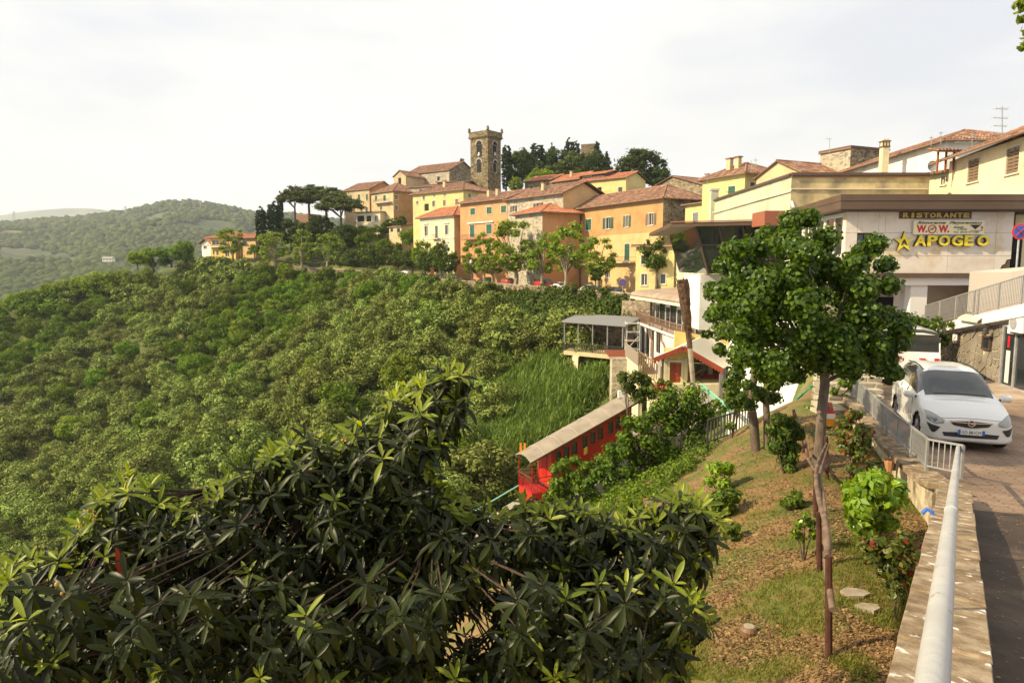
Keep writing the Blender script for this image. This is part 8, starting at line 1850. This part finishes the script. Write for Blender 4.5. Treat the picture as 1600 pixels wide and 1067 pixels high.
shrub_px('low_bush', 'grassy tuft of a bush on the slope below the bright bush', [(1135, 832, 10), (1150, 838, 10), (1148, 825, 8)], 12.5, 80, .06, [M_shrub], 2.2)
shrub_px('path_bush', 'leafy bush at the foot of the steps behind the linden trunk', [(1262, 640, 9), (1275, 632, 9), (1305, 610, 8), (1318, 602, 9), (1330, 605, 9), (1322, 625, 9)], 20.5, 110, .07, [M_shrub, M_bright], 1.5, probs=[.7, .3])
# mass of shrubs between the station, the funicular and the garden
masses = [
    ('dark_shrub', 'large dark bushy shrub with brownish tips directly below the station porch', [(1050, 620, 26), (1080, 625, 28), (1035, 640, 26), (1070, 655, 28), (1100, 645, 22), (1050, 670, 26), (1085, 680, 22), (1110, 660, 14), (1020, 655, 18)], 30, [M_dark, M_olive2], .11, 200),
    ('dark_shrub', 'spreading shrub right of the upper end of the red funicular car', [(1005, 665, 20), (1010, 690, 24), (985, 690, 20), (1030, 700, 24), (1050, 712, 20), (995, 715, 22), (970, 710, 16), (1020, 730, 20), (985, 660, 14), (975, 680, 14)], 29, [M_olive2, M_dark], .11, 200),
    ('dark_shrub', 'bushy shrub in front of the middle of the red funicular car', [(955, 730, 20), (975, 742, 22), (935, 742, 16), (960, 758, 20), (990, 748, 18), (920, 755, 14), (1005, 765, 16), (958, 705, 16), (975, 700, 18)], 28, [M_dark, M_olive2], .1, 190),
    ('green_shrub', 'bright leafy shrub overlapping the lower side of the funicular car', [(880, 725, 14), (895, 740, 18), (875, 755, 18), (905, 760, 20), (860, 775, 14), (885, 780, 20), (925, 780, 20), (915, 728, 14), (865, 735, 12), (935, 722, 14), (900, 722, 12)], 33, [M_shrub, M_olive2], .12, 170),
    ('green_shrub', 'low bright shrubs below the front platform of the funicular car', [(850, 795, 14), (875, 800, 18), (905, 800, 18), (940, 800, 18), (830, 800, 10), (965, 795, 16)], 27, [M_shrub, M_olive2], .11, 170),
    ('green_shrub', 'rounded green shrub below the white building left of the station', [(995, 590, 14), (1008, 600, 16), (985, 605, 14), (1000, 620, 16), (1015, 615, 12), (975, 592, 12)], 48, [M_shrub, M_dark], .16, 150),
    ('green_shrub', 'shrub with pinkish flowers at the left corner of the station', [(1035, 612, 12), (1022, 608, 10), (1030, 598, 7), (1045, 600, 8)], 45, [M_shrub, M_olive2], .15, 120),
    ('dark_shrub', 'shadowy bush under the dead palm at the edge of the garden bank', [(1085, 700, 14), (1060, 735, 18), (1040, 745, 16), (1100, 690, 12), (1075, 715, 14)], 24, [M_dark], .09, 170),
    ('green_shrub', 'young tree top with loose bright leaves in front of the green rail', [(1150, 600, 9), (1140, 620, 10), (1155, 640, 10), (1130, 640, 8), (1168, 612, 8), (1140, 665, 8), (1120, 630, 8), (1160, 590, 7)], 21, [M_shrub, M_bright], .075, 70),
]
for (nm, lb, bl, Y, mt, lf, per) in masses: shrub_px(nm, lb, bl, Y, per, lf, mt, 1.7, probs=[.6, .4] if len(mt) == 2 else None)
for (px, py, Y, n, mt, lb) in ((1033, 607, 44.5, 16, 'red_flower', 'cluster of pink red flowers on the shrub at the station corner'),):
    c = P(px, py, Y); C = np.array([[random.gauss(0, .28), random.gauss(0, .2), random.gauss(0, .22)] for k in range(n * 5)]); V, Q = leaf_quads(C, unit(rng.normal(size=C.shape)), .14, 1, .5)
    if mt not in MATS: flat('red_flower', (.65, .05, .08), .6)
    o_ = link('flowers', np_mesh('flowers', V, Q, [MATS[mt]])); o_.location = c; tag(o_, lb, 'flowers', kind='stuff')
# plain vegetation filling the bank left of the garden edge
pts_ = region_pts([(1090, 600), (1150, 650), (1120, 700), (1010, 800), (960, 830), (900, 800), (900, 740), (1000, 700), (1020, 640)], 420, 14, 40)
leaf_mass('bank_growth', 'weeds and brambles on the shaded edge of the bank', 'weeds', [(x, y, z + .1) for x, y, z in pts_], .32, 70, .07, [M_shrub, M_olive2], [.5, .5])
pts_ = region_pts([(930, 560), (1000, 600), (1010, 640), (980, 640), (940, 600), (890, 660), (870, 640)], 500, 30, 110); rp = np.repeat(pts_, 14, 0); rp[:, :2] += rng.normal(size=(len(rp), 2)) * .5
blades(rp, .9, .1, .6, M_grass, 'meadow_grass', 'bright green grass strip beside the funicular line', 'grass')

# grass and litter on the bank
gp = region_pts([(1060, 760), (1090, 680), (1180, 670), (1300, 640), (1345, 640), (1462, 800), (1440, 900), (1410, 1067), (1060, 1067), (1120, 850)], 9000, 4, 30)
m_ = (_vn(gp[:, 0], gp[:, 1], .8, 21) + .6 * _vn(gp[:, 0], gp[:, 1], .3, 22)) > .1
g1 = np.repeat(gp[m_], 5, 0); g1[:, :2] += rng.normal(size=(len(g1), 2)) * .05
blades(g1, .05, .008, .9, M_grass, 'grass_tufts', 'tufts of green grass on the brown garden bank', 'grass')
g2 = np.concatenate([gp[~m_], gp[~m_] + rng.normal(size=gp[~m_].shape) * [.08, .08, 0], gp[~m_] + rng.normal(size=gp[~m_].shape) * [.12, .12, 0]]); g2[:, 2] = terrain(g2[:, 0], g2[:, 1]) + .012
V, Q = leaf_quads(g2, np.tile([[0, 0, 1.0]], (len(g2), 1)), .034, 1.5, .6); tag(link('dead_leaves', np_mesh('dead_leaves', V, Q, [M_straw])), 'dry fallen leaves covering the garden bank', 'fallen leaves', kind='stuff')
# rocks and paving bits
M_rock = noisy('pale_rock', [(.3, (.2, .16, .11)), (.7, (.4, .34, .27))], 4, .9, bump=.01, bscale=30)
for (px, py, sx, sy, lb) in ((1336, 930, .42, .26, 'flat pale broken slab lying on the garden path'), (1172, 1000, 0, 0, ''), (1355, 952, .3, .2, 'reddish flat stone on the path behind the pale slab'), (0, 0, 0, 0, '')):
    if not sx: continue
    g = G(px, py); m = MB(g); a0 = random.uniform(0, 1); pts = [g + V3(sx / 2 * cos(a) * random.uniform(.8, 1.2), sy / 2 * sin(a) * random.uniform(.8, 1.2), -.02) for a in np.linspace(a0, a0 + 2 * pi, 7)[:-1]]; m.prism(pts, (0, 0, .07)); tag(m.build('flat_stone', M_rock), lb, 'stone')
g = G(1170, 990); t = thing('garden_spotlight', 'round brown ground spotlight sunk in the slope at the bottom', 'lamp', g); m = MB(g); m.tube([g - Zv * .1, g + Zv * .06, g + Zv * .1], [.08, .11, .09], 14); m.build('housing', flat('brown_lamp', (.16, .09, .05), .6), t); m = MB(g); m.tube([g + Zv * .09, g + Zv * .11], .07, 12); m.build('lens', M_rock, t)
g = G(1364, 880); m = MB(g); m.box(g + Zv * .07, (.06, .05, .16)); tag(m.build('white_tube', M_pcol), 'small white tube standing on the path beside the shrub', 'tube')

# rustic fence of branches
M_branch = noisy('weathered_branch', [(.3, (.07, .04, .028)), (.7, (.22, .15, .11))], 5, .9, bump=.01, bscale=40, stretch=(1, 1, .3)); M_post = noisy('dark_red_post', [(.3, (.035, .014, .009)), (.7, (.085, .032, .02))], 5, .8, bump=.006, bscale=30)
def fence():
    post = [(1297, 1003, 868, 7.2), (1281, 902, 800, 9.3), (1276, 812, 735, 11.3), (1293, 745, 682, 13.2), (1256, 720, 668, 15.5), (1242, 690, 640, 18.0)]
    o = P(1297, 1003, 7.2); t = thing('rustic_fence', 'rustic fence of crooked branches nailed to short dark red posts in the garden', 'fence', o); tops = []
    for (px, yb, yt, Y) in post:
        b = P(px, yb, Y); b.z = tz(b.x, Y) - .15; tp = P(px - 2, yt, Y); m = MB(o); m.tube([b, b.lerp(tp, .5) + V3(random.uniform(-.01, .01), 0, 0), tp], [.042, .04, .038], 8, jit=.05); m.build('post', M_post, t); tops.append(tp)
    def branch(pp, r): m = MB(o); m.tube([P(x, y, Y) for x, y, Y in pp], r, 9, jit=.07); m.build('branch_rail', M_branch, t, smooth=True)
    branch([(1301, 952, 6.9), (1296, 915, 7.25), (1291, 880, 7.6), (1294, 845, 8.1), (1290, 815, 8.7), (1281, 785, 9.5), (1276, 758, 10.2), (1275, 733, 11.0)], [.035, .036, .04, .042, .042, .04, .036, .03])
    branch([(1298, 905, 7.2), (1292, 870, 7.7), (1288, 835, 8.3), (1290, 800, 9.0), (1286, 770, 10.0), (1280, 745, 10.8), (1285, 725, 11.8), (1295, 695, 13.1)], [.02, .024, .026, .026, .026, .026, .024, .02])
    branch([(1276, 748, 10.6), (1284, 735, 11.6), (1296, 722, 12.3), (1294, 712, 12.6)], [.035, .034, .03, .024])
    branch([(1276, 740, 11.2), (1262, 715, 13.2), (1258, 690, 15.2), (1246, 655, 17.5), (1240, 640, 18.2)], [.03, .03, .034, .03, .03])
    branch([(1293, 690, 13.3), (1278, 722, 11.8), (1274, 745, 11.0)], [.02, .03, .028])
    for k, tp in enumerate(tops[:3]):
        m = MB(o); q = tp - Zv * .02; m.tube([q + V3(-.05, 0, 0), q + V3(.05, 0, 0)], .012, 6); m.build('nail', M_iron, t)
fence()
railing('dark_path_fence', 'dark low fence of thin bars among the bushes left of the two trunks', [P(1105, 695, 21), P(1150, 680, 22.5), P(1176, 672, 23.5)], .8, .22, M_iron, th=.03, tw=.05)

# ------------------------------------------------------------------ the loquat in the foreground
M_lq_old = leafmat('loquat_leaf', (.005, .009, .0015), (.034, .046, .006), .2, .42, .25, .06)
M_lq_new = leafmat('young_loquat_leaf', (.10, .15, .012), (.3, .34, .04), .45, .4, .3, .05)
M_twig = noisy('loquat_twig', [(0.3, (0.025, 0.016, 0.01)), (0.7, (0.08, 0.05, 0.032))], 8, .9, bump=.004, bscale=50)
M_fruit = noisy('loquat_fruit', [(.3, (.22, .12, .03)), (.7, (.45, .25, .04))], 12, .6)
def leaf_template(droop, fold, w, ser=True):
    """leaf along +X, unit length, 4 stations x 3 points"""
    xs = [0, .16, .4, .68, .88, 1.0]; ws = [.02, .16, .30, .34, .2, .005]; rows = []
    for x, hw in zip(xs, ws):
        hw = hw * w; z = -droop * x * x; rows.append([(x, -hw, z + fold * hw), (x, 0, z), (x, hw, z + fold * hw)])
    return np.array(rows).reshape(-1, 3)
def loquat():
    out = [(-30, 1000), (-10, 900), (30, 862), (90, 870), (130, 810), (165, 745), (205, 738), (250, 785), (330, 775), (370, 722), (400, 735), (455, 672), (520, 690), (555, 655), (595, 650), (622, 605), (660, 585), (690, 568), (725, 575), (738, 615), (715, 650), (690, 690), (664, 715), (690, 760), (725, 790), (790, 795), (830, 775), (880, 790), (950, 795), (1000, 800), (1040, 765), (1090, 772), (1132, 822), (1112, 850), (1128, 885), (1070, 905), (1098, 935), (1118, 975), (1062, 1000), (1086, 1035), (1050, 1090), (-40, 1090)]
    def inside(px, py):
        ins = False; j = len(out) - 1
        for i in range(len(out)):
            if (out[i][1] > py) != (out[j][1] > py) and px < (out[j][0] - out[i][0]) * (py - out[i][1]) / (out[j][1] - out[i][1]) + out[i][0]: ins = not ins
            j = i
        return ins
    def edge(px, py):      # distance to the outline, upper side
        d = 1e9
        for i in range(len(out) - 1):
            ax, ay = out[i]; bx, by = out[i + 1]; L2 = (bx - ax) ** 2 + (by - ay) ** 2; t = max(0, min(1, ((px - ax) * (bx - ax) + (py - ay) * (by - ay)) / L2)); d = min(d, math.hypot(px - ax - t * (bx - ax), py - ay - t * (by - ay)))
        return d
    base = V3(-1.35, 5.3, tz(-1.35, 5.3)); t = thing('loquat_tree', 'big loquat tree in front with long leathery leaves in rosettes and bright young tips', 'tree', base)
    ros = []
    k = 0
    gaps = [(715, 965, 26), (780, 915, 22), (830, 880, 14), (440, 800, 14), (640, 860, 12), (980, 860, 14), (700, 1040, 14)]
    cand_ = []
    while len(cand_) < 3000 and k < 120000:
        k += 1; px, py = random.uniform(-40, 1135), random.uniform(560, 1090)
        if not inside(px, py): continue
        if any(math.hypot(px - a, py - b) < r for a, b, r in gaps) and random.random() < .9: continue
        if _vn(px, py, 55, 41) + .5 * _vn(px, py, 24, 42) > .36 and random.random() < .85: continue
        e = edge(px, py)
        r = random.random()
        Y = 4.6 + (random.uniform(-1, 1) * .8 if e > 40 else random.uniform(-.4, .7)) + (random.uniform(0, 1.6) if e > 60 and r < .55 else 0) + max(0, (700 - py)) * .003
        if py > 900 and r > .8: Y -= random.uniform(.4, 1.1)
        q = P(px, py, Y)
        if any((q - c[0]).length < .08 for c in cand_[-300:]): continue
        cand_.append((q, e, px, py))
    # skeleton
    limbs = []; m = MB(base); tips = [P(x, y, Y_) for x, y, Y_ in ((60, 900, 5.2), (190, 790, 5.1), (350, 760, 5.2), (470, 720, 5.2), (560, 700, 5.2), (690, 600, 5.1), (640, 760, 5.3), (850, 820, 5.3), (1060, 820, 5.1), (1000, 960, 5.2), (250, 960, 5.0), (560, 900, 5.5), (800, 950, 5.2))]
    for i, e in enumerate(tips):
        root = base + V3((e.x - base.x) * .12, random.uniform(-.2, .2), -.3); mid = root.lerp(e, .5) + V3(0, 0, .15 * (e - root).length * .5); pts = [root, root.lerp(mid, .5) + V3(random.uniform(-.08, .08), 0, .1), mid, mid.lerp(e, .5) + V3(random.uniform(-.08, .08), 0, .05), e]
        P_ = cr_interp([list(p) for p in pts], 4); rr_ = np.linspace(.07, .009, len(P_)); m.tube([Vector(p) for p in P_], list(rr_), 8, jit=.06); limbs += [(Vector(p), r) for p, r in zip(P_, rr_)][4:]
    m.build('trunk', M_twig, t, smooth=True)
    tw = MB(base)
    for (q, e, px, py) in cand_:
        n_ = min(limbs, key=lambda l: (l[0] - q).length_squared + (.4 if l[0].z > q.z else 0)); s0 = n_[0]; dv = q - s0; L_ = dv.length
        if L_ > .05:
            mid = s0.lerp(q, .6) + V3(0, .12, -.08 * L_); tw.tube([s0, mid, q], [min(.010, n_[1]), .006, .004], 5, cap=False)
        ax = ((q - mid).normalized() if L_ > .05 else Zv); ax = (ax * .6 + V3(random.gauss(0, .25), random.gauss(0, .25) - .15, .9)).normalized(); ros.append((q, ax, e))
    tw.build('twigs', M_twig, t, smooth=True)
    temps = [leaf_template(.12, .5, .34), leaf_template(.4, .45, .36), leaf_template(.8, .4, .34)]
    tm = []      # shared meshes for single leaves
    qd = []
    for i in range(5):
        for j in range(2): qd.append((i * 3 + j, i * 3 + j + 1, (i + 1) * 3 + j + 1, (i + 1) * 3 + j))
    qd = np.array(qd)
    def mesh_for(k, mt, nm):
        return np_mesh(nm, temps[k], qd, [mt], None, True)
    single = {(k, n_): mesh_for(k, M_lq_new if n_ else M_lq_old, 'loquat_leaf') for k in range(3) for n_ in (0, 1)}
    rec = []
    for (q, ax, e) in ros:
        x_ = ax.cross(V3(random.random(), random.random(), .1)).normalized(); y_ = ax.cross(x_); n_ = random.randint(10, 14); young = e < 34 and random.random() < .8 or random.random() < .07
        for i in range(n_):
            a = i * 2.4 + random.uniform(-.3, .3); f_ = i / n_                   # 0 = lowest (old), 1 = top
            el = radians(-55 + 120 * f_ ** 1.2 + random.uniform(-16, 16)); dr = (x_ * cos(a) + y_ * sin(a)) * cos(el) + ax * sin(el); dr.normalize()
            ln = random.uniform(.10, .185) * (1 - .3 * f_); o_ = q - ax * .07 * (1 - f_); side = dr.cross(ax).normalized(); up_ = side.cross(dr).normalized()
            if up_.dot(ax) < 0: up_ = -up_; side = -side
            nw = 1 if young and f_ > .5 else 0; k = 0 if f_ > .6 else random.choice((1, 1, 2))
            rec.append((o_, dr, side, up_, ln, k, nw))
    # the leaves that show largest become parts, the rest one mesh
    rec.sort(key=lambda r: r[0].y / r[4]); vis = [r for r in rec if abs(r[0].x / r[0].y + .2) < .6]
    chosen = set(); out_ = []
    for i, r in enumerate(rec):
        if len(chosen) < 290 and r[0].z / r[0].y > -.60 and abs(r[0].x / r[0].y) < .74: chosen.add(i)
    for i in chosen:
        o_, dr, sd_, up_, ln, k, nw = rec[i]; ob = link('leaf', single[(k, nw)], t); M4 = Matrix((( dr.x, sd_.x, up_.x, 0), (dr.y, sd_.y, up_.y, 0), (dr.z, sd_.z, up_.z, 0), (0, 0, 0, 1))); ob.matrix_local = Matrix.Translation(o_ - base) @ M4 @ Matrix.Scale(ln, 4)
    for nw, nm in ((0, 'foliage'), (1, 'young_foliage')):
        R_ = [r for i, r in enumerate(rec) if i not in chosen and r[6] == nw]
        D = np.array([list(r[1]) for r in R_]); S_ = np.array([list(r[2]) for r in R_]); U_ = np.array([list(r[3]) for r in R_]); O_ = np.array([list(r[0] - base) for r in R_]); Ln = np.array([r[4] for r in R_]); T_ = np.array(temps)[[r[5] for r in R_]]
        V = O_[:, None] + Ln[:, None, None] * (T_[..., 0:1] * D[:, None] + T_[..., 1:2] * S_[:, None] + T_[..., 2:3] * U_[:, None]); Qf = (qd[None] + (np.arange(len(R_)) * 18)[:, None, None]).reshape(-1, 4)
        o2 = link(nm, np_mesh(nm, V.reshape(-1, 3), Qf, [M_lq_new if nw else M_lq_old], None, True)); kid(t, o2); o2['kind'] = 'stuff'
    # fruit clusters, one red leaf
    fm = MB(base)
    for k in range(60):
        q, ax, e = random.choice([r for r in ros if r[2] < 70])
        for j in range(random.randint(3, 6)):
            c = q + V3(random.gauss(0, .03), random.gauss(0, .03), random.gauss(0, .025)) + ax * .02; r = random.uniform(.007, .012); fm.tube([c - Zv * r, c - Zv * r * .6, c, c + Zv * r * .7, c + Zv * r], [r * .1, r * .8, r, r * .75, r * .2], 6)
    fm.build('fruit', M_fruit, t, smooth=True, kind='stuff')
    m = MB(base); q = P(181, 855, 3.9); 
    me = np_mesh('red_leaf', temps[0] * .22, qd, [flat('withered_leaf_red', (.4, .03, .01), .5)], None, True); ob = link('red_leaf', me, t); ob.location = q - base; ob.rotation_euler = (radians(70), radians(80), .3); ob['label'] = 'single withered red leaf'
loquat()
# leafy branch end in the top right corner
sp = [P(x, y, 6.0) for x, y in ((1592, 10), (1600, 30), (1598, 5), (1606, 50), (1612, 15), (1600, 72), (1615, 40))]; b0 = P(1640, -20, 6.2)
leafy('tree_branch', 'leafy branch tip entering at the top right corner', 'branch', b0, sp, .05, 16, .055, [M_plane], 1.3, stems=[([b0, P(1612, 20, 6.1), P(1602, 70, 6.0)], [.012, .008, .003])], crown='leaves')

# ------------------------------------------------------------------ the air
def haze():
    me = MB(); x0, x1, y0, y1, z0, z1 = -19000, 19000, -80, 8200, -140, 530
    me.hexa([(x0, y0, z0), (x1, y0, z0), (x1, y1, z0), (x0, y1, z0), (x0, y0, z1), (x1, y0, z1), (x1, y1, z1), (x0, y1, z1)])
    m = bpy.data.materials.new('haze_air'); m.use_nodes = True; n, l = m.node_tree.nodes, m.node_tree.links; n.remove(n['Principled BSDF']); v = n.new('ShaderNodeVolumePrincipled'); v.inputs['Color'].default_value = (.86, .93, 1.0, 1); v.inputs['Density'].default_value = HAZE_D; v.inputs['Anisotropy'].default_value = .2; l.new(v.outputs[0], n['Material Output'].inputs['Volume'])
    tag(me.build('haze', m), kind='stuff')
HAZE_D = 0.00012
haze()
print('objects', len(bpy.data.objects), 'tris', sum(len(m.polygons) for m in bpy.data.meshes) * 2)
